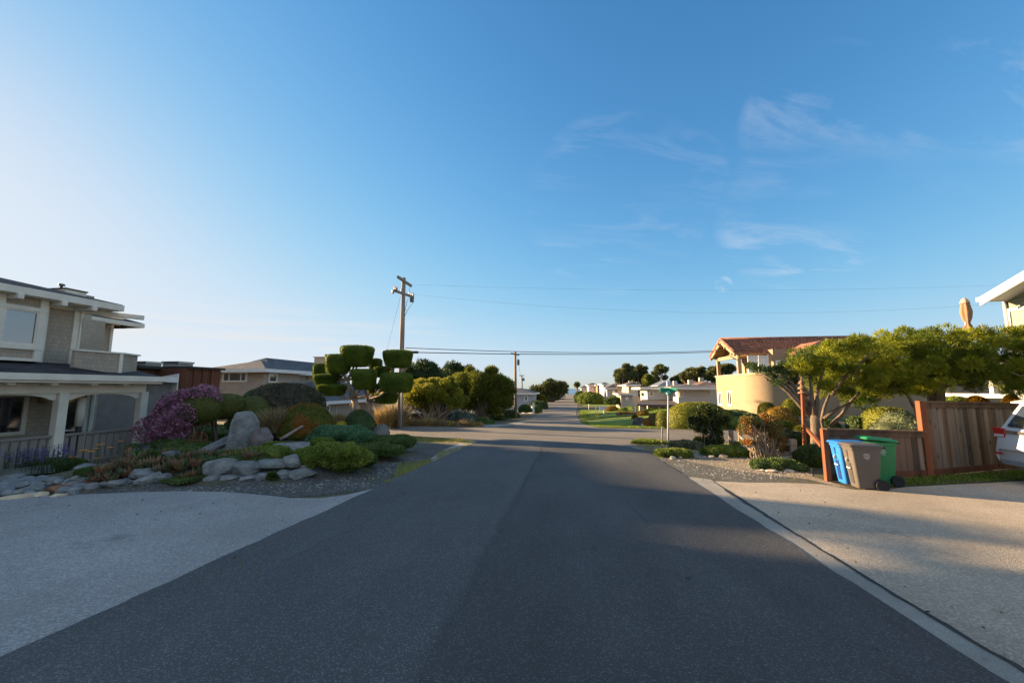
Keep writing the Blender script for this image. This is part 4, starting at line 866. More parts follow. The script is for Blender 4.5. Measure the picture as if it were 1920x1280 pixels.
ORD = ['first', 'second', 'third', 'fourth', 'fifth', 'sixth', 'seventh', 'eighth', 'ninth', 'tenth', 'eleventh', 'twelfth']
# ------------------------------------------------------------------ left rock garden
STONE = mk('blue_grey_stone', (.13, .145, .15), .9, .4, 3.2, .9, 11, c2=(.235, .25, .25), dist=.06)
STONE2 = mk('pale_grey_stone', (.18, .19, .19), .9, .35, 4, .9, 12, c2=(.28, .29, .285), dist=.06)
COB = mk('cobble_blue', (.16, .18, .19), .8, .4, 1.2, .3, 30, c2=(.30, .32, .33))
def stone(label, px, pyb, wpx, hpx, seed, mat=None, tilt=(0, 0), rz=None, dk=.8, cuts=12, group=None, lift=0, name='rock', depth=None, Y=None, hull=None):
    g = G(px, pyb - hpx * .12) if Y is None else onY(px, pyb, Y); m = mpp(g.x, g.y); rw = wpx * m / 2; rh = hpx * m / 2 
    a = math.atan2(g.x, g.y)     # width measured across the line of sight
    return rock(label, (g.x, g.y + rw * dk * .3, g.z + rh * .85 + lift), (rw * 1.08, rw * dk, rh * 1.12), mat or STONE, seed, -a if rz is None else rz, tilt, name, 'rock', group, cuts, depth=depth, hull=hull)
stone('tall grey standing boulder with a blunt top in the rock garden', 450, 853, 50, 72, 17, STONE2, dk=.62, name='standing_boulder', hull=[(-.95, -.5, -1), (-.95, .6, -1), (1, .5, -1), (1, -.5, -1), (.3, -1, -1), (-.9, -.6, -.3), (-.92, .2, -.1), (1, -.3, 0), (.98, .5, 0), (-.72, -.55, .5), (-.7, .3, .5), (.92, -.3, .45), (.85, .4, .5), (-.5, -.4, .88), (-.45, .2, .93), (.2, -.3, 1), (.45, .2, .97), (.62, -.2, .86), (.15, -.95, -.2), (.05, -.8, .5)])
stone('long slanting slab leaning against the left foot of the standing boulder', 398, 852, 70, 15, 21, STONE, tilt=(0, -.42), dk=.3, name='leaning_slab', lift=.08)
stone('narrow slanting slab lying behind the long slab left of the boulder', 408, 838, 52, 9, 25, STONE, tilt=(0, -.5), dk=.4, name='leaning_slab', lift=.08)
stone('dark purplish boulder leaning behind the right side of the standing boulder', 484, 850, 38, 42, 31, mk('mauve_stone', (.15, .13, .125), .9, .35, 4, .6, 24, dist=.03), dk=.8, name='boulder')
stone('smooth pale whale backed boulder above the right end of the stone edging', 543, 857, 64, 24, 41, STONE2, dk=.7, name='boulder', cuts=8, depth=(.5, .85))
stone('small grey rock at the foot of the driftwood log', 524, 822, 30, 15, 45, STONE)
stone('pale stone beside the green ground cover near the cypress', 678, 833, 22, 12, 46, STONE2)
stone('flat bluish stone among the aloes below the purple shrub', 318, 858, 26, 12, 47, STONE)
wallst = [(415, 892, 58, 27, 'largest pale slab of the stone edging in front of the boulder'), (461, 893, 40, 24, 'squarish stone second from the large slab in the edging'), (506, 884, 50, 15, 'long flat capstone in the middle of the stone edging'),
    (546, 882, 34, 20, 'rounded capstone at the upper right of the stone edging'), (565, 899, 40, 17, 'block at the right end of the stone edging'), (531, 898, 22, 14, 'small block under the capstones left of the end block'), (571, 882, 14, 8, 'smallest stone on top of the right end block'),
    (399, 905, 30, 12, 'low dark stone under the left of the large slab'), (433, 904, 34, 11, 'low stone under the right of the large slab'), (465, 904, 28, 10, 'low stone under the squarish edging stone'), (493, 901, 30, 12, 'low stone under the long flat capstone'),
    (268, 897, 40, 15, 'upper of two pale slabs between the aloes left of the edging'), (273, 911, 36, 18, 'lower of two pale slabs between the aloes left of the edging'), (301, 908, 24, 16, 'small upright stone right of the two pale slabs'), (213, 914, 42, 12, 'flat stone half buried beside the cobble bed')]
for i, (a, b_, c, d, lb_) in enumerate(wallst): stone(lb_, a, b_, c * 1.06, d * 1.1, 100 + i, STONE2 if i % 3 == 0 else STONE, cuts=12, name='edging_stone', group='stones edging the rock garden', dk=.6, lift=.05 if b_ < 890 and i < 8 else 0)
stone('long mossy slab lying at the top of the cobble bed', 40, 897, 96, 18, 61, mk('mossy_stone', (.10, .12, .10), .9, .35, 3, .5, 24), dk=.5, name='long_slab')
stone('square blue stone at the top right of the cobble bed', 157, 888, 36, 16, 62, STONE, name='edging_stone')
stone('rusty brown rock at the driveway edge of the cobble bed', 99, 927, 34, 15, 63, mk('brown_stone', (.22, .12, .07), .9, .3, 4, .4, 24))
stone('cream stone left of the brown rock at the driveway edge', 72, 932, 20, 8, 64, mk('cream_stone', (.50, .42, .30), .9, .2, 4, .3, 24)); stone('flat cream stone in front of the brown rock', 108, 932, 22, 6, 65, MATS['cream_stone'])
stone('long cream edging stone at the left end of the driveway edge', 32, 936, 60, 8, 66, MATS['cream_stone'], dk=.3)
rr = random.Random(12); cobs = 0; protoc = {}
for k in range(150):
    px = rr.uniform(-20, 178); t = (px + 20) / 198; py = rr.uniform(897 + 2 * t, 930 - 14 * t if px > 140 else 931)
    if 78 < px < 118 and py > 910: continue
    w_ = rr.choice([9, 12, 15, 20, 26]) * (1 if py > 905 else .9); g = G(px, py); m = mpp(g.x, g.y); r_ = w_ * m / 2; key = k % 9
    if key not in protoc:
        o = rock('blue grey cobble lying in the cobble bed left of the aloes', (g.x, g.y, g.z + r_ * .35), (r_, r_ * .8, r_ * .55), COB if key % 3 else STONE2, 300 + key, rr.uniform(0, 6), name='cobble', group='cobbles in the bed below the left house', cuts=5, fine=False, depth=(.7, .92)); protoc[key] = (o, r_)
    else:
        s_, r0 = protoc[key]; o = s_.copy(); col.objects.link(o); o.location = (g.x, g.y, g.z + r_ * .35); o.scale = [r_ / r0] * 3; o.rotation_euler.z = rr.uniform(0, 6)
# driftwood
b = MB(); p = G(526, 826); q = onY(567, 799, p.y + .15); p.z += .05
b.tube([p, p.lerp(q, .35) + Vector((0, 0, -.02)), p.lerp(q, .7), q, q + (q - p) * .05], [.055, .06, .05, .04, .012], 9)
tag(b.build('driftwood_log', mk('driftwood', (.33, .28, .25), .9, .3, 8, .6, 50, stretch=(1, 1, .3)), loc=p), 'pale weathered driftwood log slanting up in front of the orange clipped dome', 'log')
# ---- clipped shrubs
OLIVE = foliage('olive_clipped', (.05, .06, .014), (.16, .165, .03), .15)
DARKG = foliage('dark_clipped', (.03, .055, .018), (.10, .15, .04), .12)
PURP = foliage('magenta_bloom', (.24, .07, .16), (.62, .30, .46), .2, patch=(.09, .09, .05), ps=5)
GREYD = foliage('grey_dome_leaf', (.035, .038, .024), (.13, .115, .07), .1)
ORNG = foliage('orange_dome_leaf', (.055, .08, .012), (.18, .18, .02), .15, patch=(.26, .10, .015), ps=1.1)
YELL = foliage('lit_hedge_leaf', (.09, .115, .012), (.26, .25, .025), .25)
TEAL = foliage('blue_green_cover', (.05, .13, .07), (.16, .30, .15), .25)
GCOV = foliage('green_cover', (.08, .13, .025), (.28, .33, .06), .25)
GCOV2 = foliage('dark_cover', (.04, .075, .028), (.14, .20, .05), .2)
MG = onY(328, 775, 11.2); mg_ = mpp(MG.x, 11.2); mt_ = thing('flowering_shrub', 'big dome of magenta blossom beside the porch corner', 'shrub', gp(MG.x, 11.2))
MC = np.array([[*onY(px, py, 11.2 + dy)] for px, py, dy in ((296, 790, 0), (284, 806, -.2), (312, 770, 0), (330, 758, .1), (350, 750, .1), (368, 748, .2), (320, 795, -.3), (345, 778, -.3), (362, 768, 0), (300, 812, -.3), (335, 808, -.2), (385, 744, .3))])
loose('bloom', MC, 23 * mg_, 1400, PURP, mt_, .055, .045, .5, 5, .9)
b = MB(); limbs(b, (MG.x + .35, 11.2, gz(MG.x, 11.2)), [tuple(q) for q in MC], .05, 3); b.build('trunk', BARK, mt_)
shrub('round olive clipped shrub against the right side of the magenta dome', 376, 742, 64, 11.4, OLIVE, n=8000, leaf=.035, ybase=796, low=0, e=2.5, trunk=2)
shrub('wide olive clipped shrub on a bare stem behind the standing boulder', 415, 737, 74, 12.6, OLIVE, n=9000, leaf=.035, ybase=786, low=0, e=2.6, trunk=3)
shrub('olive clipped shrub between the boulder and the grey dome', 470, 742, 66, 14.2, OLIVE, n=7000, leaf=.04, ybase=800, low=.3, e=2.4)
shrub('large grey brown clipped dome left of the clipped cypress', 539, 722, 128, 16.0, GREYD, n=15000, leaf=.08, out=.7, amp=.09, ybase=800, e=2.4, low=.6, dr=.8)
shrub('sunlit yellow hedge top just behind the grey dome', 522, 718, 72, 19.5, YELL, n=6000, leaf=.06, ybase=760, low=.5)
shrub('green hedge sloping down left of the grey dome', 487, 728, 60, 18.0, DARKG, n=5000, leaf=.06, ybase=775, low=.6)
shrub('orange and green clipped dome behind the driftwood log', 575, 755, 92, 12.8, ORNG, n=14000, leaf=.05, out=.6, ybase=815, low=.25, amp=.05, dr=.9)
shrub('dark green round bush under the clipped cypress trunk', 676, 772, 60, 15.6, DARKG, n=9000, leaf=.05, ybase=826, low=.2, amp=.08, out=.6)
shrub('long sunlit hedge seen between the porch and the flat roofed house', 312, 730, 110, 17.5, YELL, 'hedge', 'hedge', n=9000, leaf=.06, ybase=800, e=5, low=0, dr=.5, amp=.03)
shrub('mound of blue green ground cover between the orange dome and dark bush', 634, 803, 98, 12.6, TEAL, 'ground_cover', 'ground cover', n=10000, leaf=.085, amp=.32, fr=1.3, low=.8, out=.8, ybase=836)
shrub('tall end of the low green juniper nearest the stone edging', 622, 838, 112, 10.2, GCOV, 'ground_cover', 'ground cover', n=15000, leaf=.075, amp=.36, fr=1.5, low=.8, out=.8, ybase=886, dr=.7)
shrub('low green juniper spilling behind the whale backed boulder', 600, 822, 44, 11.0, GCOV, 'ground_cover', 'ground cover', n=5000, leaf=.05, amp=.22, fr=1.3, low=.8, out=.8, ybase=846)
shrub('dark spreading juniper in front of the round dark bush', 694, 836, 104, 12.6, GCOV2, 'ground_cover', 'ground cover', n=9000, leaf=.08, amp=.36, fr=1.5, low=.8, out=.8, ybase=866, dr=.9)
shrub('dark spreading juniper at the street corner end of the bed', 727, 818, 86, 14.8, GCOV2, 'ground_cover', 'ground cover', n=7000, leaf=.06, amp=.2, fr=1.2, low=.8, out=.8, ybase=842)
shrub('tuft of bright yellow flowers behind the blue green ground cover', 640, 790, 20, 15.0, foliage('yellow_flower', (.30, .26, .02), (.6, .52, .05), .2), 'flowering_plant', 'plant', n=900, leaf=.05, ybase=806)
shrub('small white flowered bush right of the dark round bush', 714, 796, 28, 15.4, foliage('white_flower_bush', (.05, .07, .05), (.42, .42, .40), .1), 'flowering_plant', 'plant', n=1800, leaf=.04, ybase=822, amp=.15)
shrub('low green cover hanging over the left end of the stone edging', 352, 893, 78, 7.9, GCOV2, 'ground_cover', 'ground cover', n=4500, leaf=.035, amp=.25, fr=1.6, low=.8, out=.8, ybase=912)
shrub('low dark plants along the foot of the porch railing', 95, 862, 130, 8.1, GCOV2, 'ground_cover', 'ground cover', n=7000, leaf=.06, amp=.25, fr=1.0, low=.8, out=.9, ybase=888, dr=.3)
shrub('green plants filling the bed under the magenta dome', 330, 826, 150, 10.4, GCOV2, 'ground_cover', 'ground cover', n=7000, leaf=.05, amp=.3, fr=1.3, low=.8, out=.9, ybase=850, dr=.4)
shrub('low plants between the slabs and the whale backed boulder', 500, 838, 90, 9.6, GCOV, 'ground_cover', 'ground cover', n=5000, leaf=.04, amp=.3, fr=1.6, low=.8, out=.9, ybase=864, dr=.5)
shrub('low creeping cover just above the stone edging', 440, 856, 150, 8.6, GCOV2, 'ground_cover', 'ground cover', n=6000, leaf=.035, amp=.3, fr=1.6, low=.8, out=.9, ybase=876, dr=.2)
shrub('dark low shrub in shade behind the leaning slabs', 400, 796, 90, 11.8, GCOV2, 'ground_cover', 'ground cover', n=5000, leaf=.05, amp=.25, fr=1.2, low=.8, out=.9, ybase=830, dr=.5)
for i, a in enumerate((('green mound between the whale backed boulder and the juniper', 575, 852, 50, 9.6, GCOV, 880), ('dark green mat between the edging stones and juniper', 640, 868, 60, 9.9, GCOV2, 888), ('dark mat at the right foot of the long juniper', 668, 850, 60, 11.0, GCOV2, 874), ('pinkish succulent mat at the foot of the standing boulder', 470, 846, 60, 9.9, foliage('mauve_mat', (.10, .06, .10), (.26, .19, .27), .1), 862), ('green mat left of the standing boulder foot', 425, 848, 40, 9.7, GCOV, 862), ('small olive mound behind the leaning slabs', 440, 790, 40, 12.4, GCOV2, 822), ('green mat right of the mauve boulder', 516, 832, 40, 10.8, GCOV, 850), ('green tuft hanging between the edging stones', 508, 886, 22, 7.75, GCOV2, 902), ('low green plants at the foot of the porch corner post', 275, 846, 50, 9.6, GCOV2, 868), ('sunlit yellow green plants at the porch corner', 285, 830, 40, 11.6, YELL, 842), ('dark low plants between the cobbles and aloes', 170, 878, 50, 8.2, GCOV2, 896))):
    shrub(a[0], a[1], a[2], a[3], a[4], a[5], 'ground_cover', 'ground cover', n=4200, leaf=.0042 * a[4], amp=.3, fr=1.3, low=.8, out=.9, ybase=a[6], dr=.6)
# ---- dry grass tufts
STRAW = foliage('straw_blade', (.18, .13, .06), (.42, .33, .18), .3)
RUSTG = foliage('rust_grass_blade', (.26, .17, .06), (.50, .36, .15), .3)
def tuft(label, px, pyb, wpx, hpx, Y=None, mat=STRAW, n=700, name='grass_tuft', cat='grass', group=None, seed=1, wd=.012, sp=.45):
    g = G(px, pyb) if Y is None else onY(px, pyb, Y); m = mpp(g.x, g.y); h = hpx * m; rs = np.random.RandomState(seed + int(px))
    D = unit(np.concatenate([rs.normal(size=(n, 2)) * sp, np.ones((n, 1))], 1)); P = np.array(g) + np.concatenate([rs.normal(size=(n, 2)) * wpx * m * .14, np.zeros((n, 1))], 1)
    P2 = P + D * (h * .5); D2 = unit(D + np.concatenate([D[:, :2] * .6, -np.ones((n, 1)) * .1], 1))
    o = leafmesh(name, np.concatenate([P, P2]), np.concatenate([D, D2]), np.full(2 * n, h * .55), max(wd, m * .8), mat, None, g, rs=rs); return tag(o, label, cat, group)
tuft('pale straw grass tuft right of the standing boulder', 516, 812, 34, 46, 12.2, n=800, seed=2); tuft('thin straw grass tuft touching the standing boulder', 494, 812, 22, 34, 12.0, n=400, seed=3)
tuft('tan feathery grass left of the wooden utility pole', 716, 803, 44, 34, 22.5, RUSTG, 900, seed=4); tuft('tall tan grass clump below the utility pole', 735, 803, 34, 46, 23.4, STRAW, 800, seed=5)
for i, (px, w_, h_) in enumerate([(765, 30, 18), (785, 26, 15), (806, 30, 17), (826, 26, 14), (845, 22, 12), (873, 26, 16), (896, 20, 10)]): tuft(ORD[i] + ' low rust grass tuft right of the utility pole along the far kerb', px, 801, w_ * 1.3, h_, 25.2, RUSTG if i % 2 == 0 else STRAW, 450, group='rust grass tufts along the far kerb', seed=10 + i)
tuft('dry reddish grass plume behind the yellow flowers', 634, 800, 18, 26, 15.4, RUSTG, 300, seed=30)
# ---- aloes: rosettes of tapering curved leaves
ALO = foliage('aloe_leaf', (.07, .12, .05), (.36, .13, .08), .1, ps=2.5, patch=(.13, .17, .09))
def aloe_mesh(seed, nl=34):
    rs = random.Random(seed); b = MB(); 
    for k in range(nl):
        a = k * 2.4 + rs.uniform(-.3, .3); t = k / nl; el = .05 + .95 * t + rs.uniform(-.1, .15); ln = 1.0 - .45 * t; pts = []
        for j in range(4):
            s_ = j / 3; e = el + .5 * s_ * (1 if t < .6 else .2); pts.append(Vector((math.cos(a) * math.cos(e) * ln * s_, math.sin(a) * math.cos(e) * ln * s_, .08 + math.sin(e) * ln * s_)))
        side = Vector((-math.sin(a), math.cos(a), 0)); wv = [.075, .09, .055, .0]; vs = []; 
        for j, p in enumerate(pts): vs += [p + side * wv[j], p + Vector((0, 0, -.05 * (1 - j / 3))), p - side * wv[j]]
        fs = []
        for j in range(3):
            q = j * 3; fs += [(q, q + 3, q + 4, q + 1), (q + 1, q + 4, q + 5, q + 2), (q, q + 2, q + 5, q + 3)]
        b.add(vs, fs)
    me = bpy.data.meshes.new('aloe'); me.from_pydata(b.v, [], b.f); me.update(); at = me.attributes.new('rnd', 'FLOAT', 'FACE')
    at.data.foreach_set('value', [rs.uniform(0, 1) for _ in range(0)] or [((i // 9) * .618) % 1 for i in range(len(b.f))]); me.materials.append(ALO); return me
AM = [aloe_mesh(i) for i in range(4)]; rr = random.Random(5)
al = [(196, 893, 22), (180, 908, 20), (206, 906, 20), (228, 896, 20), (236, 880, 22), (222, 872, 18), (258, 872, 22), (280, 880, 22), (262, 884, 18), (300, 872, 22), (296, 888, 20), (318, 882, 20), (338, 886, 22), (330, 868, 20), (352, 866, 20), (364, 880, 22), (374, 866, 20), (392, 864, 18), (410, 862, 20), (426, 868, 20), (436, 858, 16), (378, 893, 18), (362, 896, 18), (470, 868, 22), (486, 866, 18), (498, 862, 14), (450, 866, 14), (242, 862, 16), (276, 862, 16), (310, 856, 14), (170, 898, 16), (346, 900, 14), (210, 884, 16)]
for i, (px, py, r_) in enumerate(al):
    g = G(px, py); m = mpp(g.x, g.y); o = bpy.data.objects.new('aloe', AM[i % 4]); col.objects.link(o); s_ = r_ * m * 1.45 * rr.uniform(.85, 1.2); o.scale = (s_, s_, s_ * rr.uniform(.8, 1.1)); o.location = g; o.rotation_euler = (rr.uniform(-.2, .2), rr.uniform(-.2, .2), rr.uniform(0, 6))
    tag(o, 'green aloe with reddened leaf tips in the left rock garden', 'aloe', 'aloes covering the left rock garden')
# ---- flowers
VIOL = foliage('violet_petal', (.10, .06, .26), (.24, .17, .50), .3); STEM = foliage('flower_stem', (.03, .06, .02), (.08, .13, .04), .2); POP = mk('poppy_orange', (.72, .27, .02), .6, .15, 10, .1)
def violet(label, px0, px1, py, Y, n, h, seed):
    t = thing('lavender_clump', label, 'flowers', gp(onY((px0 + px1) / 2, py, Y).x, Y)); rs = np.random.RandomState(seed); P = []; b = MB(); rr = random.Random(seed)
    for k in range(n):
        x = onY(rr.uniform(px0, px1), py, Y).x; y = Y + rr.uniform(-.25, .25); z = gz(x, y); hh_ = h * rr.uniform(.7, 1.15); lx = rr.uniform(-.06, .06)
        b.tube([(x, y, z), (x + lx, y, z + hh_)], .004, 4)
        for j in range(14): P.append((x + lx + rr.gauss(0, .012), y + rr.gauss(0, .012), z + hh_ - .16 * rr.random()))
    b.build('stems', MATS['dark_stem'] if 'dark_stem' in MATS else mk('dark_stem', (.05, .08, .03), .8, .2, 5, 0), t); P = np.array(P)
    leafmesh('flower_spikes', P, unit(rs.normal(size=P.shape) + np.array([0, 0, .5])), .028, .02, VIOL, t, rs=rs)
violet('wide clump of violet flower spikes in front of the porch railing', 15, 128, 850, 8.3, 110, .62, 1); violet('small clump of violet flowers at the porch corner post', 244, 300, 850, 10.2, 45, .32, 2)
def poppy(px, py, r_, Y, lab):
    c = onY(px, py, Y); g = gp(c.x, c.y); t = thing('poppy', lab, 'flower', g, 'orange flowers on thin stems in front of the porch'); m = mpp(c.x, c.y) * r_
    MB().tube([g, g.lerp(c, .5) + Vector((.02, 0, 0)), c], .005, 5).build('stem', MATS['dark_stem'], t)
    b = MB()
    for k in range(6):
        a = k * 1.047; d = Vector((math.cos(a), math.sin(a), .35)); s_ = Vector((-math.sin(a), math.cos(a), 0)); b.add([c, c + d * m * .6 + s_ * m * .45, c + d * m, c + d * m * .6 - s_ * m * .45], [(0, 1, 2, 3)])
    b.build('flower_head', POP, t)
for i, (px, py, r_) in enumerate([(226, 828, 5), (206, 840, 6), (188, 835, 7), (183, 860, 5), (180, 842, 6), (171, 848, 7), (157, 846, 8), (137, 858, 7), (63, 858, 5), (484, 826, 7)]):
    poppy(px, py, r_, 8.6 if px < 400 else 10.4, 'yellow orange flower in front of the standing boulder' if px > 400 else ORD[i] + ' from the right of the orange flowers before the porch railing')
# ---- openwork metal ball sculpture and bench
c = onY(371, 824, 10.9); b = MB(); R0 = 14.5 * mpp(c.x, c.y)
for k in range(7):
    Mx = Matrix.Rotation(k * .9, 3, 'Z') @ Matrix.Rotation(.4 + k * .45, 3, 'X'); b.tube([c + Mx @ Vector((R0 * math.cos(a), R0 * math.sin(a), 0)) for a in np.linspace(0, 2 * math.pi, 25)], .011, 5)
b.tube([c - Vector((0, 0, R0)), gp(c.x, c.y)], .015, 6)
tag(b.build('garden_sphere', mk('rusty_steel', (.16, .065, .03), .8, .4, 12, .3), loc=gp(c.x, c.y)), 'rusty openwork metal ball left of the leaning slabs', 'sculpture')
# ------------------------------------------------------------------ cloud pruned cypress
TOPI = foliage('pruned_cypress_leaf', (.05, .08, .012), (.20, .27, .025), .3, ps=2)
YT = 18.8; tb = onY(690, 790, YT); tb.z = gz(tb.x, YT); mT = mpp(tb.x, YT)
tt = thing('topiary_cypress', 'cloud pruned cypress with box shaped pads of foliage on bare limbs', 'tree', tb)
pads = [(669.8, 668, 55, 41, 0), (634, 682.5, 43, 37, -.2), (600, 695, 24, 28, .6), (614, 712, 46, 20, .1), (622, 731, 48, 20, -.2), (683, 711, 42, 38, -.5), (746, 673, 50, 33, .1), (720, 697, 34, 20, .9), (744, 717, 57, 37, -.6), (724, 746, 40, 20, .2), (704, 684, 22, 24, 1.0), (668, 700, 22, 16, .8), (704, 729, 28, 18, .5)]
cs = []
for i, (px, py, w_, h_, dy) in enumerate(pads):
    c = onY(px, py, YT + dy); m = mpp(c.x, c.y); cs.append(c); clipped('foliage_pad', c, (w_ * m / 2 * .96, w_ * m / 2 * .8, h_ * m / 2 * .94), TOPI, tt, e=6.5 if w_ > 30 else 4, et=3.0, n=int(7000 * (w_ / 50) ** 1.6) + 1200, leaf=.05, wd=.4, amp=.028, fr=.4, seed=40 + i, taper=(.16, .10, .05, .12, .12, .10, .14, .1, .03, .08, .1, .1, .1)[i], out=.7)
b = MB(); t0 = Vector((onY(672, 790, YT).x, YT, gz(tb.x, YT))); t1 = Vector((onY(694, 790, YT).x, YT + .1, t0.z)); k1 = onY(664, 748, YT); k2 = onY(690, 752, YT); k3 = onY(652, 712, YT)
b.tube([t0, onY(672, 775, YT), k1], [.20, .17, .15], 9); b.tube([t1, onY(694, 770, YT), k2], [.13, .11, .09], 8); b.tube([k1, onY(655, 728, YT), k3], [.14, .10, .08], 8)
for f_, ids in ((k3, (1, 2, 3, 0, 11)), (k1, (4, 5, 0, 12)), (k2, (5, 8, 9, 12, 7)), (onY(705, 742, YT), (8, 7, 6, 10))):
    if f_ is not k3 and f_ is not k1 and f_ is not k2: b.tube([k2, f_], [.085, .07], 7)
    for i in ids: c = cs[i]; b.tube([f_, f_.lerp(c, .5) + Vector((0, 0, -.12)), c], [.075, .055, .035], 7)
b.tube([onY(731, 712, YT), onY(735, 690, YT), onY(738, 680, YT)], [.05, .045, .04], 6)
for q in ((660, 790, 658, 755), (682, 790, 688, 765), (704, 790, 700, 768)): b.tube([Vector((onY(q[0], q[1], YT).x, YT - .1, t0.z)), onY(q[2], q[3], YT - .1)], [.06, .04], 6)
b.build('trunk', PALEBARK, tt)
# ------------------------------------------------------------------ utility poles and wires
POLEM = mk('weathered_pole', (.26, .215, .175), .9, .3, 5, .5, 30, stretch=(1, 1, .15)); HARD = mk('pole_hardware', (.16, .15, .15), .6, .3, 10, .1); WIRE = mk('wire_black', (.03, .03, .035), .6, .1, 10, 0); INS = mk('insulator_brown', (.28, .20, .17), .4, .2, 10, 0)
P1 = G(749, 803); P1.z = gz(P1.x, P1.y); top = onY(757, 521, P1.y)
up = thing('utility_pole', 'tall wooden utility pole with two crossarms at the corner left of the road', 'utility pole', P1)
b = MB(); b.tube([P1 - Vector((0, 0, .3)), P1.lerp(top, .5), top], [.165, .145, .12], 14); b.build('pole', POLEM, up)
pa = [onY(746, 519, P1.y - 1.0), onY(771, 536, P1.y + 1.35)]; zc = (pa[0].z + pa[1].z) / 2
b = MB(); b.bar(pa[0], pa[1], .12, .14); b.build('crossarm', POLEM, up)
pb = [onY(740, 545, P1.y - 1.1), onY(775, 557, P1.y + 1.3)]
b = MB(); b.bar(pb[0], pb[1], .11, .13); b.build('crossarm', POLEM, up)
for k, t in enumerate((0, .1, .34, .78, .9, 1)):
    q = pb[0].lerp(pb[1], t); MB().lathe(q + Vector((0, 0, .05)), [(.02, 0), (.05, .04), (.03, .08), (.055, .12), (.03, .16), (.045, .2), (.01, .23)], 10).build('insulator', INS, up)
for q in (pb[0] + Vector((-.1, 0, -.05)), pb[0] + Vector((.06, .1, .1))): MB().lathe(q, [(.03, -.12), (.09, -.09), (.03, -.05), (.09, -.01), (.03, .03), (.09, .07), (.03, .1)], 12).build('insulator', INS, up)
b = MB(); q = pb[0].lerp(pb[1], .92)
b.tube([q, q + Vector((.1, 0, -.35)), top.lerp(P1, .2) + Vector((.3, 0, -.2)), top.lerp(P1, .22) + Vector((.12, 0, -.4))], .015, 5); b.tube([q + Vector((-.2, -.1, -.1)), top.lerp(P1, .17) + Vector((.28, -.1, 0)), top.lerp(P1, .23) + Vector((.14, 0, 0))], .013, 5)
b.tube([pa[1] + Vector((-.08, 0, -.02)), pa[1] + Vector((-.1, -.1, -.5)), pb[1] + Vector((-.1, 0, .1))], .012, 5)
b.box(q - Vector((.1, .1, .35)), q + Vector((.1, .1, -.08))); b.build('fittings', HARD, up)
b = MB(); b.tube([(P1.x + .14, P1.y - .14, P1.z), (P1.x + .12, P1.y - .14, P1.z + 3.2)], .045, 8); b.build('conduit', mk('conduit_grey', (.33, .36, .40), .5, .1, 4, .05), up)
P2 = G(967, 784); P2.z = gz(P2.x, P2.y); t2 = onY(966, 659, P2.y)
u2 = thing('utility_pole', 'second wooden utility pole left of the road beyond the side street', 'utility pole', P2)
MB().tube([P2, t2], [.15, .11], 12).build('pole', POLEM, u2); MB().bar(t2 + Vector((-.25, -.9, -.25)), t2 + Vector((.25, .9, -.25)), .1, .12).build('crossarm', POLEM, u2)
MB().lathe(t2 + Vector((.3, 0, -1.3)), [(.05, 0), (.12, .03), (.12, .5), (.05, .56)], 10).build('transformer', HARD, u2)
P3 = onY(980, 757, 82); P3.z = gz(P3.x, 82); t3 = onY(978, 703, 82)
u3 = thing('utility_pole', 'distant thin utility pole beyond the second pole on the left', 'utility pole', P3)
MB().tube([P3, t3], [.17, .14], 10).build('pole', POLEM, u3); MB().bar(t3 + Vector((-.5, -.3, -.1)), t3 + Vector((.5, .3, -.1)), .14, .16).build('crossarm', POLEM, u3); MB().box(t3 + Vector((.1, -.2, -1.2)), t3 + Vector((.6, .2, -.6))).build('transformer', HARD, u3)
def wire(label, a, c, sag, r, n=24, group='overhead wires'):
    pts = [a.lerp(c, k / n) + Vector((0, 0, -4 * sag * (k / n) * (1 - k / n))) for k in range(n + 1)]; tag(MB().tube(pts, r, 5).build('overhead_wire', WIRE, loc=a), label, 'wire', group)
w0 = onY(760, 652, P1.y); w1 = onY(1345, 653, 38); w2 = w1 + (w1 - w0) * .35
wire('upper of the two dark cables running right from the near pole', w0, onY(1420, 653, 41), .35, .022)
w0 = onY(763, 660, P1.y - .3); wire('lower of the two dark cables running right from the near pole', w0, onY(1420, 656, 40), .25, .026)
q = onY(766, 660.2, P1.y - .28); q2 = onY(784, 660.3, P1.y + .1); tag(MB().tube([q, q2], .075, 10).build('cable_splice', mk('splice_black', (.03, .025, .03), .6, .1, 5, 0), loc=q), 'thick black splice sleeve on the lower cable near the pole', 'cable splice')
wire('thin high wire running right from the top crossarm', pa[1] + Vector((0, 0, .1)), onY(2050, 527, P1.y + 8), .5, .0035); wire('thin high wire running right from the lower crossarm', pb[1] + Vector((0, 0, .2)), onY(2050, 552, P1.y + 6), 1.2, .0035)
wire('thin wire running from the second pole towards the distant pole', t2 + Vector((.2, 0, -.2)), t3, .8, .012); wire('thin guy wire slanting down left of the near pole', top.lerp(P1, .05), onY(697, 765, P1.y - 1.5), 0, .007)
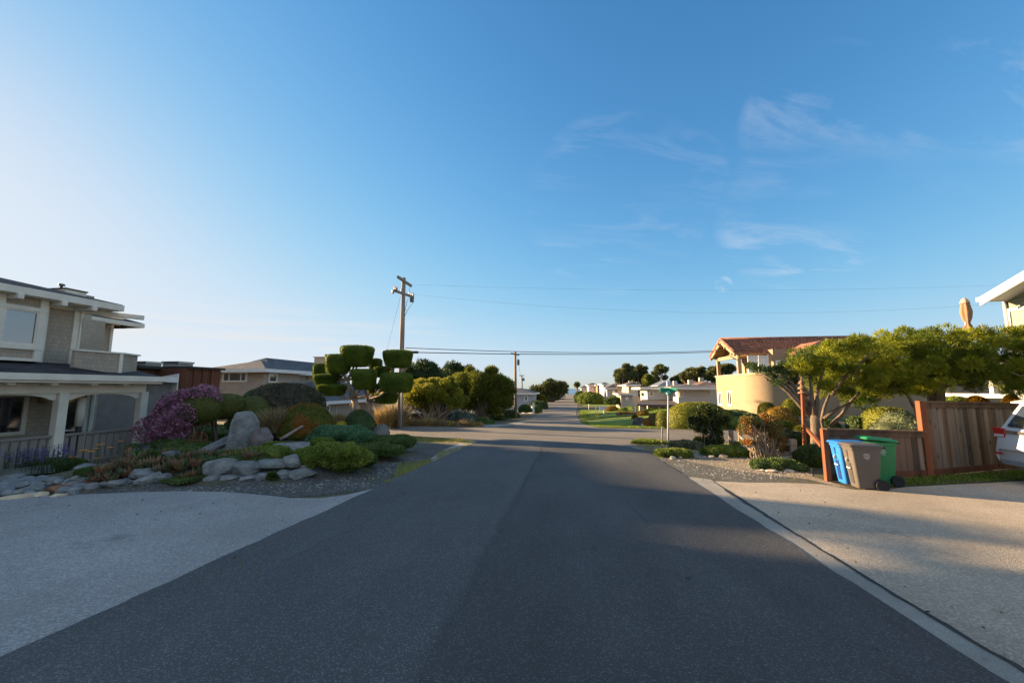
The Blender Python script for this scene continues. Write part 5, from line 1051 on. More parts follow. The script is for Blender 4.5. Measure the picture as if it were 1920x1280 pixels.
# ------------------------------------------------------------------ trees left of the road
YG1 = foliage('yellow_green_leaf', (.10, .13, .015), (.38, .34, .03), .35, ps=.6); OLV = foliage('olive_tree_leaf', (.055, .085, .016), (.24, .25, .03), .3, ps=.5); CYP = foliage('dark_cypress_leaf', (.022, .045, .02), (.08, .125, .04), .15, ps=.6); FARC = foliage('far_tree_leaf', (.05, .07, .03), (.20, .20, .06), .15, ps=.25); PINE = foliage('pine_leaf', (.045, .07, .035), (.19, .20, .06), .15, ps=.3)
def tree(label, px, pyb, crown, Y, mat, k=22, npc=260, ln=.16, wd=.06, cr=.3, name='tree', seed=1, up=.4, flat=.75, bark=None, r0=.09, stems=3, inner=.4, lean=0, outw=1.0, group=None, cat='tree', zb=None):
    """crown = list of (px, py, rx_px, ry_px) ellipses in the photo, spread in depth as far as they are wide"""
    base = onY(px, pyb, Y); base.z = gz(base.x, Y) if zb is None else zb
    t = thing(name, label, cat, base, group); rs = np.random.RandomState(seed); C = []; ar = [c[2] * c[3] for c in crown]; R_ = []
    for i, (cx, cy, rx, ry) in enumerate(crown):
        c = onY(cx, cy, Y); m = mpp(c.x, Y); kk = max(3, int(k * ar[i] / sum(ar))); q = clumps(rs, c, (rx * m, rx * m * .8, ry * m), kk, inner); C.append(q); R_ += [cr * min(rx, ry * 1.3) * m] * kk
    C = np.concatenate(C); loose('crown', C, np.array(R_), npc, mat, t, ln, wd, up, seed, flat, outw)
    b = MB(); rr = random.Random(seed)
    for s_ in range(stems):
        bb = base + Vector((rr.uniform(-.25, .25) * stems * .4, rr.uniform(-.2, .2), -.05)); limbs(b, bb, [tuple(p) for p in C[s_::stems]], r0, seed + s_, .3 + .1 * s_, 6)
    b.build('trunk', bark or BARK, t); return t
tree('bushy yellow green tree with splayed pale stems right of the near pole', 815, 798, [(812, 738, 60, 26), (790, 746, 38, 22), (848, 748, 36, 20), (775, 735, 24, 20), (800, 718, 24, 14), (835, 726, 30, 16)], 27.5, YG1, 78, 460, .17, .06, .40, 'broadleaf_tree', 2, .5, .8, PALEBARK, .11, 4)
tree('large dense cypress with drooping fringe left of the second pole', 905, 795, [(908, 724, 50, 36), (878, 726, 36, 34), (938, 735, 28, 28), (903, 698, 32, 16), (932, 758, 28, 18), (880, 752, 36, 20), (862, 712, 24, 20)], 33, OLV, 96, 520, .30, .055, .34, 'cypress_tree', 3, .95, .85, BARK, .16, 2)
tree('dark upright cypress rising behind the clipped cypress and near pole', 790, 790, [(790, 702, 32, 26), (770, 712, 24, 22), (810, 716, 26, 20), (796, 690, 18, 12)], 46, CYP, 40, 420, .40, .10, .45, 'cypress_tree', 4, .9, .9, BARK, .16, 2)
tree('dark feathery cypress between the yellow green tree and the dense cypress', 850, 790, [(852, 705, 34, 20), (832, 710, 26, 16), (870, 706, 24, 20)], 50, CYP, 36, 380, .40, .10, .45, 'cypress_tree', 5, .9, .9, BARK, .16, 2)
tree('dark cypress mass at the right end of the left hand trees', 940, 790, [(945, 745, 18, 24), (930, 770, 20, 12)], 36, CYP, 14, 400, .24, .07, .5, 'cypress_tree', 15, .4, .9, BARK, .12, 1)
tree('small green tree below the clipped cypress beside the pole', 765, 795, [(765, 742, 18, 18), (755, 765, 14, 14)], 30, YG1, 12, 300, .14, .06, .5, 'broadleaf_tree', 16, .4, .9, BARK, .06, 2)
tree('broad far cypress at the end of the left side of the road', 1035, 752, [(1032, 731, 26, 14), (1010, 737, 20, 11), (1048, 735, 14, 14), (990, 741, 12, 8), (1038, 722, 14, 7)], 105, FARC, 40, 300, .9, .35, .45, 'cypress_tree', 6, .3, .8, BARK, .35, 2)
tree('rounded olive tree left of the far cypress', 985, 757, [(982, 746, 16, 10), (1000, 748, 14, 8)], 88, FARC, 16, 260, .6, .25, .5, 'broadleaf_tree', 7, .3, .8, BARK, .2, 1)
shrub('sunlit yellow bush below the far cypress', 1015, 741, 20, 76, YELL, 'bush', n=2600, leaf=.3, ybase=756, amp=.15, out=.6); shrub('dark clipped hedge at the left road edge beyond the second pole', 1010, 752, 34, 60, DARKG, 'hedge', 'hedge', n=3500, leaf=.22, ybase=765, amp=.1)
shrub('green shrub left of the white rail fence', 955, 770, 34, 38, GCOV2, 'bush', n=3000, leaf=.14, amp=.2, out=.7, ybase=790); shrub('grey green spiky shrub under the cypress branches', 866, 776, 46, 29, foliage('agave_grey', (.06, .085, .07), (.20, .25, .20), .1), 'bush', n=1200, leaf=.35, wd=.15, amp=.2, out=1.2, ybase=797)
shrub('low grey green shrub at the curb right of the spiky shrub', 900, 785, 44, 29, GCOV2, 'bush', n=2600, leaf=.12, amp=.25, out=.7, ybase=797); shrub('small rounded ochre bush at the far kerb', 834, 787, 26, 27, foliage('ochre_leaf', (.12, .09, .02), (.30, .20, .05), .2), 'bush', n=1800, leaf=.09, ybase=799)
for px, w_, Y_, l_ in ((928, 36, 34, 'dark low bushes along the far kerb near the second pole'), (985, 22, 46, 'dark bush right behind the white rail fence'), (1000, 30, 52, 'green bush beyond the white rail fence')): shrub(l_, px, 778 if Y_ < 40 else 760, w_, Y_, GCOV2, 'bush', n=2400, leaf=.15, amp=.2, out=.6, ybase=790 if Y_ < 40 else 772)
# ------------------------------------------------------------------ houses seen from afar
def house(label, face, x0, x1, y0, y1, zt_, rise, wall, roof, kind='hip', ridge=None, oh=.5, wins=(), name='house', zb=None, chim=(), fc=None):
    z0 = min(gz(x0, y0), gz(x1, y0), gz(x0, y1)) - .3 if zb is None else zb
    t = thing(name, label, 'house', ((x0 + x1) / 2, (y0 + y1) / 2, z0)); MB().box((x0, y0, z0), (x1, y1, zt_)).build('wall', wall, t)
    b = MB(); r = hip_roof(b, x0, x1, y0, y1, zt_ + .12, rise, oh, .12, ridge, kind)
    b.build('roof', roof, t); fascia(x0, x1, y0, y1, zt_ + .10, oh, .22).build('fascia', fc or WHITE, t)
    if kind == 'gable':
        b = MB()
        if (ridge or 'x') == 'x':
            for x in (x0, x1 - .1): b.prism([(x, y0, zt_), (x, y1, zt_), (x, (y0 + y1) / 2, zt_ + rise * .9)], (.1, 0, 0))
        else:
            for y in (y0, y1 - .1): b.prism([(x0, y, zt_), (x1, y, zt_), ((x0 + x1) / 2, y, zt_ + rise * .9)], (0, .1, 0))
        b.build('gable', wall, t)
    for f_, a0, a1, b0, b1 in wins: wall_win(t, f_, {'E': x1, 'W': x0, 'S': y0}[f_], None, WHITE, .12, .08, absr=(a0, a1, b0, b1))
    for cx, cy, s_, h_ in chim: MB().box((cx - s_, cy - s_, zt_), (cx + s_, cy + s_, zt_ + h_)).build('chimney', wall, t)
    return t
WH = mk('offwhite_wall', (.56, .55, .54), .85, .06, 1.5, .15); CRM = mk('cream_wall', (.44, .38, .30), .85, .06, 1.5, .15); BLW = mk('blue_grey_wall', (.34, .37, .42), .85, .06, 1.5, .15); ORW = mk('orange_wall', (.48, .21, .12), .85, .08, 1.5, .15); GRR = mk('grey_far_roof', (.10, .095, .10), .85, .2, 1, .2); REDR = mk('brown_far_roof', (.17, .105, .08), .85, .2, 1, .2); RBW = mk('redbrown_wall', (.17, .085, .06), .85, .15, 2, .2)
def hpx(label, px0, px1, Y, ye, rpx, wall, roof, depth=8, kind='hip', ridge=None, wins=(), name='house', oh=.5, chim=(), fc=None):
    a, c = onY(px0, ye, Y), onY(px1, ye, Y); m = mpp(a.x, Y); z = (a.z + c.z) / 2; W = []
    for f_, p0, q0, p1, q1 in wins:
        if f_ == 'S': u, v = onY(p0, q1, Y), onY(p1, q0, Y); W.append(('S', u.x, v.x, u.z, v.z))
        else: u, v = onX(p0, q1, a.x if f_ == 'W' else c.x), onX(p1, q0, a.x if f_ == 'W' else c.x); W.append((f_, min(u.y, v.y), max(u.y, v.y), u.z, v.z))
    return house(label, 'S', a.x, c.x, Y, Y + depth, z, rpx * m, wall, roof, kind, ridge, oh, W, name, None, [(onY(p, ye, Y).x, Y + depth * .5, s_, h_) for p, s_, h_ in chim], fc)
hpx('low red brown wall house half hidden behind the yellow green tree', 770, 886, 36, 772, 9, RBW, GRR, 6, wins=(('S', 860, 778, 872, 790),)); hpx('small white house under the dense cypress with a dark doorway', 886, 945, 42, 765, 7, WH, GRR, 6, wins=(('S', 914, 769, 925, 780), ('S', 893, 768, 903, 781)))
hpx('pale grey roofed house behind the second utility pole', 940, 998, 66, 738, 9, BLW, GRR, 10, wins=(('S', 983, 742, 990, 752),))
hpx('dark brown roofed house at the far left of the road behind the hedge', 1040, 1058, 125, 746, 4, RBW, GRR, 10)
hpx('white two storey house with a grey carport roof behind the street sign', 1213, 1268, 48, 728, 3, WH, GRR, 4.2, wins=(('S', 1217, 732, 1225, 743), ('S', 1259, 731, 1267, 743), ('W', 1203, 734, 1209, 744)), oh=.9, chim=((1262, .18, .9),))
# its lit bay and carport
cp = thing('carport', 'grey hipped carport roof on cream posts in front of the white two storey house', 'carport', gp(10, 45)); a, c = onY(1192, 760, 45), onY(1272, 760, 45); m = mpp(a.x, 45)
zq = onY(1230, 751, 47.9).z; b = MB(); b.prism([(a.x, 44, a.z), (c.x, 44, a.z), (c.x + .3, 47.95, zq), (a.x + 1.2, 47.95, zq)], (0, 0, .14)); b.build('roof', mk('carport_slate', (.085, .08, .085), .85, .2, 2, .2), cp)
for px in (1188, 1194, 1201, 1203, 1236, 1270): p = onY(px, 765, 44.2 + (px % 3) * .8); MB().box((p.x - .09, p.y - .09, gz(p.x, p.y) - .1), (p.x + .09, p.y + .09, a.z + .05)).build('post', CRM, cp)
b = MB(); p, q = onY(1204, 765, 46), onY(1213, 765, 46); b.box((p.x, 46, -2), (q.x, 47.9, a.z + .05)); b.build('pier', CRM, cp)
hpx('pale shaded house with brown low roof and panelled wall left of the yellow house', 1271, 1331, 45, 728, 6, WH, GRR, 11, wins=(('S', 1274, 732, 1281, 745),), oh=.9, chim=((1292, .2, .9),))
hpx('far house with a blue grey roof behind the white two storey house', 1238, 1275, 75, 724, 10, BLW, mk('blue_far_roof', (.12, .14, .18), .8, .2, 1, .2), 12, chim=((1260, .25, 1.2),)); hpx('far cream house with brown roof and two white chimneys', 1310, 1350, 70, 724, 8, CRM, REDR, 12, chim=((1316, .4, 1.2), (1338, .35, 1.6)))
hpx('narrow tall cream house with a sunlit gable left of the white house', 1178, 1196, 82, 722, 5, CRM, GRR, 12, 'gable', 'y', wins=(('S', 1184, 726, 1189, 734),), chim=((1190, .25, 1),))
hpx('small flat roofed cream building beside the lawn', 1164, 1186, 72, 739, 1.5, CRM, REDR, 7, wins=(('S', 1173, 744, 1178, 750),)); hpx('blue grey house with white sunlit end wall and dark roof', 1138, 1177, 96, 728, 9, BLW, GRR, 12, wins=(('S', 1148, 732, 1153, 738), ('S', 1158, 732, 1163, 738), ('S', 1168, 731, 1173, 738)), chim=((1160, .3, 1.2),))
hpx('bright orange house among the distant houses', 1120, 1132, 128, 722, 2, ORW, GRR, 12, wins=(('S', 1123, 725, 1126, 729),)); hpx('distant white house with dark roof left of the orange house', 1104, 1119, 135, 722, 4, WH, GRR, 12, wins=(('S', 1108, 725, 1112, 730),)); hpx('most distant cream house at the left of the far row', 1090, 1104, 150, 727, 4, CRM, GRR, 12, wins=(('S', 1094, 730, 1098, 735),))
hpx('narrow white house between the orange and blue grey houses', 1131, 1138, 112, 720, 3, WH, GRR, 12)
# ------------------------------------------------------------------ planting right of the far road
tree('left one of a pair of dark spreading pines above the distant houses', 1172, 745, [(1172, 702, 17, 12), (1160, 700, 10, 7), (1176, 690, 12, 7), (1166, 714, 14, 6)], 92, PINE, 44, 200, .6, .16, .34, 'pine_tree', 8, .6, .6, BARK, .3, 1); tree('right one of a pair of dark spreading pines above the distant houses', 1200, 745, [(1200, 700, 14, 11), (1203, 691, 10, 6), (1196, 712, 14, 7)], 94, PINE, 36, 200, .6, .16, .34, 'pine_tree', 9, .6, .6, BARK, .3, 1)
tree('slim pine with a bare trunk behind the street sign', 1238, 745, [(1240, 692, 12, 7), (1232, 698, 9, 6), (1246, 707, 8, 3), (1230, 710, 7, 4)], 88, PINE, 20, 220, .5, .16, .45, 'pine_tree', 10, .6, .6, PALEBARK, .25, 1); shrub('olive bushy tree right of the pair of pines', 1218, 705, 22, 84, OLV, 'bush', n=3000, leaf=.35, ybase=730, amp=.2, out=.7)
tree('low broad pine left of the yellow house balcony', 1305, 745, [(1303, 702, 22, 10), (1290, 708, 14, 8), (1310, 694, 12, 6)], 80, FARC, 26, 320, .5, .2, .42, 'pine_tree', 11, .4, .7, BARK, .3, 1); tree('dark pine seen through the balcony of the yellow house', 1342, 745, [(1345, 695, 18, 10), (1332, 705, 12, 8), (1360, 692, 14, 9)], 78, PINE, 24, 320, .5, .2, .42, 'pine_tree', 12, .4, .7, BARK, .3, 1); tree('small dark pine left of the low broad pine', 1268, 745, [(1266, 712, 8, 6), (1275, 710, 8, 7)], 90, PINE, 10, 260, .5, .2, .5, 'pine_tree', 13, .4, .7, BARK, .2, 1)
pt = onY(1082, 730, 150); gt = gp(pt.x, 150); t = thing('palm_tree', 'small round headed palm at the far end of the road', 'tree', gt); c = onY(1082, 721, 150)
MB().tube([gt, c], [.35, .25], 8).build('trunk', BARK, t); rs = np.random.RandomState(4); D = sphere_dirs(700, rs); D[:, 2] = D[:, 2] * .9; leafmesh('crown', np.array(c) + D * .25, unit(D), 1.0, .25, PINE, t, rs=rs)
shrub('wide green clipped hedge in front of the distant houses', 1108, 737, 46, 92, GCOV, 'hedge', 'hedge', n=5000, leaf=.35, ybase=757, amp=.12, e=2.6, out=.6); shrub('dark bush at the left end of the wide green hedge', 1088, 734, 18, 98, GCOV2, 'bush', n=2400, leaf=.35, ybase=754, amp=.15, out=.6); shrub('dark shrub before the flat roofed cream building', 1150, 745, 28, 74, GCOV2, 'bush', n=3000, leaf=.25, ybase=757, amp=.2, out=.6)
OR2 = foliage('orange_bush_leaf', (.13, .09, .01), (.34, .20, .03), .25)
for a in (('orange green bush in the middle of the lawn', 1148, 761, 26, 52, OR2, 779), ('low bush right of the orange bush in the lawn', 1170, 764, 20, 50, GCOV, 779), ('round clipped orange bush at the corner of the carport', 1207, 771, 26, 34, OR2, 787), ('small clipped bush at the left end of the pale stones', 1191, 777, 12, 31, OR2, 793), ('lavender grey bush behind the pale stones', 1200, 783, 24, 28, foliage('lavender_leaf', (.13, .11, .13), (.30, .26, .27), .2), 799), ('low rust orange bush behind the pale stones', 1216, 784, 20, 27.5, foliage('rust_leaf', (.22, .10, .02), (.50, .24, .05), .25), 799), ('brown leafed clipped dome left of the green clipped dome', 1229, 776, 30, 27.6, foliage('brown_dome', (.10, .07, .03), (.24, .16, .07), .2), 801), ('green clipped dome left of the big yellow green hedge', 1246, 769, 36, 27.0, YELL, 802)):
    shrub(a[0], a[1], a[2], a[3], a[4], a[5], 'bush', n=3500, leaf=.0045 * a[4] * .6, ybase=a[6], low=.4, amp=.07)
shrub('dark red low hedge at the edge of the lawn before the carport', 1180, 774, 44, 40, foliage('red_hedge', (.08, .035, .015), (.20, .09, .03), .2), 'hedge', 'hedge', n=3000, leaf=.12, ybase=782, e=4, amp=.06)
# small street things far right
for lab, nm, cat, px, yt, yb in (('thin white marker post on the second lawn', 'marker_post', 'post', 1104, 757, 770), ('thin white marker post nearer than the other on the lawn edge', 'marker_post', 'post', 1117, 762, 781)):
    g = G(px, yb); MB_ = MB().tube([g, onY(px, yt, g.y)], .045, 6); tag(MB_.build(nm, WHITE, loc=g), lab, cat)
g = G(1132, 779); t = thing('lawn_sign', 'small white sign panel on a post in the lawn', 'sign', g); MB().tube([g, onY(1132, 764, g.y)], .05, 6).build('post', WHITE, t); a, c = onY(1124, 769, g.y), onY(1135, 761, g.y); MB().box((a.x, g.y - .12, a.z), (c.x, g.y - .06, c.z)).build('panel', mk('sign_lilac', (.62, .62, .68), .6, .05, 5, 0), t)
g = G(1120, 785); tag(MB().lathe(g, [(.16, 0), (.16, .05), (.11, .08), (.11, .42), (.15, .44), (.13, .52), (.05, .6)], 12).build('fire_hydrant', mk('hydrant_yellow', (.75, .50, .04), .5, .1, 5, .05), loc=g), 'yellow fire hydrant at the edge of the corner lawn', 'fire hydrant')
# white rail fence and silver car half hidden
g = G(985, 777); t = thing('white_fence', 'short white rail fence with an end post at the left road edge', 'fence', g); a, c = onY(976, 772, g.y + 2), onY(1000, 772, g.y)
for z_ in (.25, .55, .85): MB().bar((a.x, a.y, gz(a.x, a.y) + z_), (c.x, c.y, gz(c.x, c.y) + z_), .06, .22).build('rail', WHITE, t)
for q in (0, .5, 1): p = a.lerp(c, q); MB().box((p.x - .12, p.y - .12, gz(p.x, p.y)), (p.x + .12, p.y + .12, gz(p.x, p.y) + (1.35 if q == 1 else 1.05))).build('post', WHITE, t)
g = onY(757, 786, 31); t = thing('blue_bin', 'small blue bin behind the near utility pole', 'bin', gp(g.x, 31)); x, y, z = gp(g.x, 31); MB().prism([(x - .35, y - .35, z), (x + .35, y - .35, z), (x + .35, y + .35, z), (x - .35, y + .35, z)], (0, 0, 1.0)).build('body', mk('bin_blue_far', (.02, .08, .38), .5, .1, 5, 0), t, bevel=.05); MB().box((x - .4, y - .4, z + 1.0), (x + .4, y + .4, z + 1.08)).build('lid', MATS['bin_blue_far'], t, bevel=.02)
# pale edging stones along the far side of the side street
EDG = mk('pale_edging_stone', (.42, .37, .30), .9, .3, 5, .4, 24); rr = random.Random(3); src = None
for k in range(66):
    px = 1192 + k * 4.45 + rr.uniform(-1, 1); g = G(px, 802 - rr.choice([0, 2.5, 5])); g.y = max(g.y, 24.9); g.z = gz(g.x, g.y); r_ = rr.uniform(.10, .2)
    if k % 6 == 0 or src is None: o = rock('pale rounded edging stone along the far side of the side street', (g.x, g.y, g.z + r_ * .5), (r_, r_ * .8, r_ * .8), EDG, 700 + k, rr.uniform(0, 6), name='edging_stone', group='pale stones edging the raised corner bed', cuts=7, fine=False); src = (o, r_)
    else: o = src[0].copy(); col.objects.link(o); o.location = (g.x, g.y, g.z + r_ * .5 + rr.choice([0, .12])); o.scale = [r_ / src[1]] * 3; o.rotation_euler.z = rr.uniform(0, 6)
# ------------------------------------------------------------------ right hand corner planting
HEDGE = foliage('big_hedge_leaf', (.10, .13, .012), (.30, .27, .025), .25, ps=.9)
MIRR = foliage('waxy_dark_leaf', (.025, .045, .015), (.13, .16, .045), .1, ps=2); GNAR = foliage('gnarled_shrub_leaf', (.05, .07, .02), (.20, .17, .04), .25, patch=(.36, .16, .04), ps=2.5)
shrub('big yellow green clipped hedge behind the dark waxy bush', 1306, 753, 112, 26.6, HEDGE, 'hedge', 'hedge', n=16000, leaf=.07, ybase=803, e=2.5, low=.4, amp=.05, dr=.7)
shrub('dark shaded right shoulder of the hedge beside the yellow house', 1362, 768, 44, 27.6, DARKG, 'bush', n=3500, leaf=.08, ybase=800, amp=.08)
def woody(label, px, pyb, foot, Y, blobs, mat, ns, name, leafn, ln, wd, seed, rs_=.016, bark=None, spread=.3, cr=.4):
    base = G(px, pyb) if Y is None else onY(px, pyb, Y); base.z = gz(base.x, base.y); Y = base.y; m = mpp(base.x, Y); t = thing(name, label, 'bush', base); rs = np.random.RandomState(seed); C = []; R_ = []
    for cx, cy, rx, ry, k in blobs:
        c = onY(cx, cy, Y); q = clumps(rs, c, (rx * m, rx * m * .8, ry * m), k, .3); C.append(q); R_ += [min(rx, ry) * m * cr] * k
    C = np.concatenate(C); loose('foliage', C, np.array(R_), leafn, mat, t, ln, wd, .5, seed, .9, 1.0)
    b = MB(); rr = random.Random(seed)
    for k in range(ns):
        c = Vector(C[rr.randrange(len(C))]); a = rr.uniform(0, 6.28); f = foot * m * rr.uniform(.1, 1); p0 = base + Vector((f * math.cos(a), f * .6 * math.sin(a), -.03)); v = c - p0
        p1 = p0 + v * .35 + Vector((rr.gauss(0, .05), rr.gauss(0, .05), .03)); p2 = p0 + v * .7 + Vector((rr.gauss(0, .06), rr.gauss(0, .06), 0)); r_ = rs_ * rr.uniform(.6, 1.7); b.tube([p0, p1, p2, c], [r_, r_ * .8, r_ * .55, r_ * .2], 5)
    b.build('stems', bark or PALEBARK, t); return t
woody('dark waxy leafed bush with bare stems on the corner gravel', 1327, 840, 26, None, [(1325, 775, 28, 20, 16), (1345, 790, 18, 16, 10), (1306, 790, 14, 14, 8), (1330, 806, 26, 10, 8), (1330, 826, 26, 12, 12)], MIRR, 46, 'waxy_bush', 240, .10, .045, 3, .014, bark=mk('grey_stem', (.13, .115, .10), .9, .3, 8, .3))
woody('gnarled shrub with many pale bare stems beside the rail fence', 1434, 870, 30, None, [(1425, 792, 28, 16, 16), (1400, 800, 16, 18, 8), (1452, 808, 20, 20, 10), (1408, 826, 18, 10, 4), (1466, 835, 10, 18, 5)], GNAR, 130, 'gnarled_shrub', 130, .065, .026, 4, .012, cr=.42)
for a in (('bright green low cover in front of the dark waxy bush', 1358, 838, 76, 13.6, GCOV, 856), ('green cover running right from the dark waxy bush to the rail fence', 1405, 832, 70, 13.9, GCOV, 852), ('green mat under the gnarled shrub', 1462, 862, 90, 11.5, GCOV2, 882), ('dark green plant between the gnarled shrub and the low fence', 1516, 838, 56, 11.0, GCOV2, 876), ('grey green bush behind the rail fence post', 1480, 806, 60, 13.4, foliage('sage_leaf', (.07, .085, .04), (.20, .21, .11), .2), 846),
          ('dense dark bush behind the arbor post', 1520, 812, 40, 12.4, GCOV2, 850), ('silvery low plants at the foot of the street sign', 1288, 828, 60, 15.8, foliage('silver_cover', (.10, .11, .06), (.28, .27, .17), .1), 842), ('sparse green weeds left of the street sign', 1215, 826, 60, 16.6, GCOV, 833), ('small yellow shrub behind the split rail', 1406, 828, 14, 14.6, YELL, 846), ('yellow spiky shrub behind the arbor post', 1504, 800, 26, 12.8, YELL, 832), ('leafy patch at the gravel corner tip', 1262, 842, 60, 13.4, GCOV, 858)):
    shrub(a[0], a[1], a[2], a[3], a[4], a[5], 'ground_cover', 'ground cover', n=4200, leaf=.0045 * a[4], amp=.28, fr=1.3, low=.8, out=.9, ybase=a[6], dr=.6)
# planting on the raised bed below the yellow house
for a in (('orange clipped ball at the foot of the yellow house', 1437, 756, 26, 29.0, ORNG, 776), ('large orange green shrub right of the clipped ball', 1462, 762, 50, 27.2, OR2, 802), ('yellow green shrub against the shaded wall of the yellow house', 1482, 752, 30, 29.5, YELL, 790), ('low dark plants under the round corner of the yellow house', 1376, 768, 60, 28.5, GCOV2, 790), ('low green plants along the stones right of the hedge', 1385, 784, 60, 26.2, GCOV, 800), ('green shrub low before the orange shrubs', 1440, 786, 50, 26.0, GCOV, 803), ('bright yellow clump low beside the gnarled shrub top', 1472, 788, 30, 25.8, YELL, 806), ('spreading bush left of the round corner', 1405, 776, 36, 27.0, GCOV2, 795)):
    shrub(a[0], a[1], a[2], a[3], a[4], a[5], 'bush', n=3600, leaf=.0032 * a[4], amp=.15, low=.5, out=.7, ybase=a[6])
# rocks on the verge
for i, (px, py, w_, h_) in enumerate(sorted([(1292, 842, 12, 6), (1304, 838, 10, 7), (1296, 850, 10, 5), (1283, 846, 8, 4), (1357, 859, 14, 6), (1335, 858, 10, 4), (1448, 886, 18, 5), (1478, 885, 22, 5), (1430, 884, 12, 4), (1420, 852, 16, 8), (1262, 862, 10, 6), (1275, 860, 8, 5)])):
    stone(ORD[i] + ' from the left of the small pale stones on the right verge', px, py, w_, h_, 500 + i, EDG, name='verge_stone', group='small stones on the right verge')
# ------------------------------------------------------------------ street sign
g = G(1252, 832); g.z = gz(g.x, g.y); tp = onY(1253, 738, g.y); t = thing('street_sign', 'green street name sign with crossed blades on a slim pole', 'street sign', g)
GAL = mk('galvanised', (.50, .47, .43), .5, .1, 8, .1, metal=.2); SG = mk('sign_green', (.01, .22, .14), .5, .06, 8, 0); m = mpp(g.x, g.y)
MB().tube([g - Vector((0, 0, .2)), tp], .032, 12).build('pole', GAL, t)
MB().lathe(tp - Vector((0, 0, .05)), [(.05, 0), (.07, .03), (.09, .09), (.075, .14), (.05, .17)], 14).build('bracket', mk('bracket_mint', (.16, .55, .42), .5, .1, 8, 0), t)
def txt(body, parent, loc, rot, size, mat, name='lettering', ext=.002):
    c = bpy.data.curves.new(name, 'FONT'); c.body = body; c.size = size; c.extrude = ext; c.align_x = 'CENTER'; c.align_y = 'CENTER'
    o = bpy.data.objects.new(name, c); dg = bpy.context.evaluated_depsgraph_get; col.objects.link(o); bpy.context.view_layer.update()
    me = bpy.data.meshes.new_from_object(o.evaluated_get(dg())); bpy.data.objects.remove(o); me.name = name; me.materials.clear(); me.materials.append(mat)
    o = bpy.data.objects.new(name, me); col.objects.link(o); o.parent = parent; o.location = Vector(loc) - ORG[parent.name]; o.rotation_euler = rot; ORG[o.name] = Vector(loc); return o
for ang, hw, dz in ((.30, .34, .14), (-.75, .36, .16)):
    d = Vector((math.cos(ang), math.sin(ang), 0)); c = tp + Vector((0, 0, dz)); b = MB(); b.bar(c - d * hw, c + d * hw, .012, .17); bl = b.build('sign_blade', SG, t)
# wooden stake and rail fence
WOODR = mk('redwood_stained', (.19, .062, .028), .8, .25, 6, .3, 40, stretch=(1, 1, .12)); WOODG = mk('grey_rail_wood', (.32, .25, .19), .9, .3, 6, .5, 40, stretch=(.3, .3, 1))  # posts in one even redwood stain, rails in grey wood
g = G(1240, 834); g.z = gz(g.x, g.y); tag(MB().bar(g - Vector((0, 0, .1)), onY(1242, 799, g.y), .04, .04).build('wooden_stake', WOODG, loc=g), 'leaning pale wooden stake left of the street sign pole', 'stake')
rf = thing('split_rail_fence', 'low split rail fence of weathered wood behind the gnarled shrub', 'fence', G(1373, 840)); PP = []
for px, yb, yt, w_ in ((1372, 841, 806, .13), (1388, 832, 805, .13), (1419, 866, 828, .12), (1489, 872, 823, .15)):
    g = G(px, yb); g.z = gz(g.x, g.y); tpz = onY(px, yt, g.y).z; MB().bar(g - Vector((0, 0, .1)), (g.x + .01, g.y, tpz), w_, w_ * .9, up=(0, 1, 0)).build('post', WOODG, rf, bevel=.01); PP.append((g, tpz))
for (a, za), (c, zc_), q in ((PP[0], PP[2], .5), (PP[2], PP[3], .45), (PP[1], PP[2], .55), (PP[2], PP[3], .8)):
    p0 = Vector((a.x, a.y, a.z + (za - a.z) * q)); p1 = Vector((c.x, c.y, c.z + (zc_ - c.z) * q)); MB().tube([p0 + (p0 - p1) * .04, p0.lerp(p1, .5) + Vector((0, 0, -.02)), p1], [.035, .05, .04], 6).build('rail', WOODG, rf)
# ------------------------------------------------------------------ board fence: low run, corner post, tall run
def plank(name, c):
    m = mk(name, c, .85, .35, 2.2, .3, 30, stretch=(1.5, 1.5, .16), c2=tuple(v * 1.45 for v in c)); t = m.node_tree; l = t.links; b = t.nodes['Principled BSDF']
    src = b.inputs['Base Color'].links[0].from_socket; tcn = t.nodes.new('ShaderNodeTexCoord'); mp = t.nodes.new('ShaderNodeMapping'); mp.inputs['Scale'].default_value = (1, 1, .55); l.new(tcn.outputs['Object'], mp.inputs[0])
    v = t.nodes.new('ShaderNodeTexVoronoi'); v.inputs['Scale'].default_value = 4.2; l.new(mp.outputs[0], v.inputs['Vector']); q = t.nodes.new('ShaderNodeMapRange'); q.inputs[1].default_value = .06; q.inputs[2].default_value = .20; q.inputs[3].default_value = .22; q.inputs[4].default_value = 1; l.new(v.outputs['Distance'], q.inputs[0])
    mu = t.nodes.new('ShaderNodeMix'); mu.data_type = 'RGBA'; mu.blend_type = 'MULTIPLY'; mu.inputs[0].default_value = 1; l.new(src, mu.inputs[6]); l.new(q.outputs[0], mu.inputs[7]); l.new(mu.outputs[2], b.inputs['Base Color']); return m
PLK = [plank('plank_brown', (.125, .082, .06)), plank('plank_grey', (.165, .138, .12)), plank('plank_dark', (.08, .055, .043)), plank('plank_tan', (.185, .142, .108))]; CAPM = plank('fence_cap', (.095, .06, .042)); KICK = plank('kick_board', (.11, .045, .028))
A = Vector((*G2(1553, 902), 0)); B = Vector((*G2(1742, 893), 0)); D_ = (Vector((*G2(1872, 880), 0)) - B).normalized(); Cc = B + D_ * 7.0
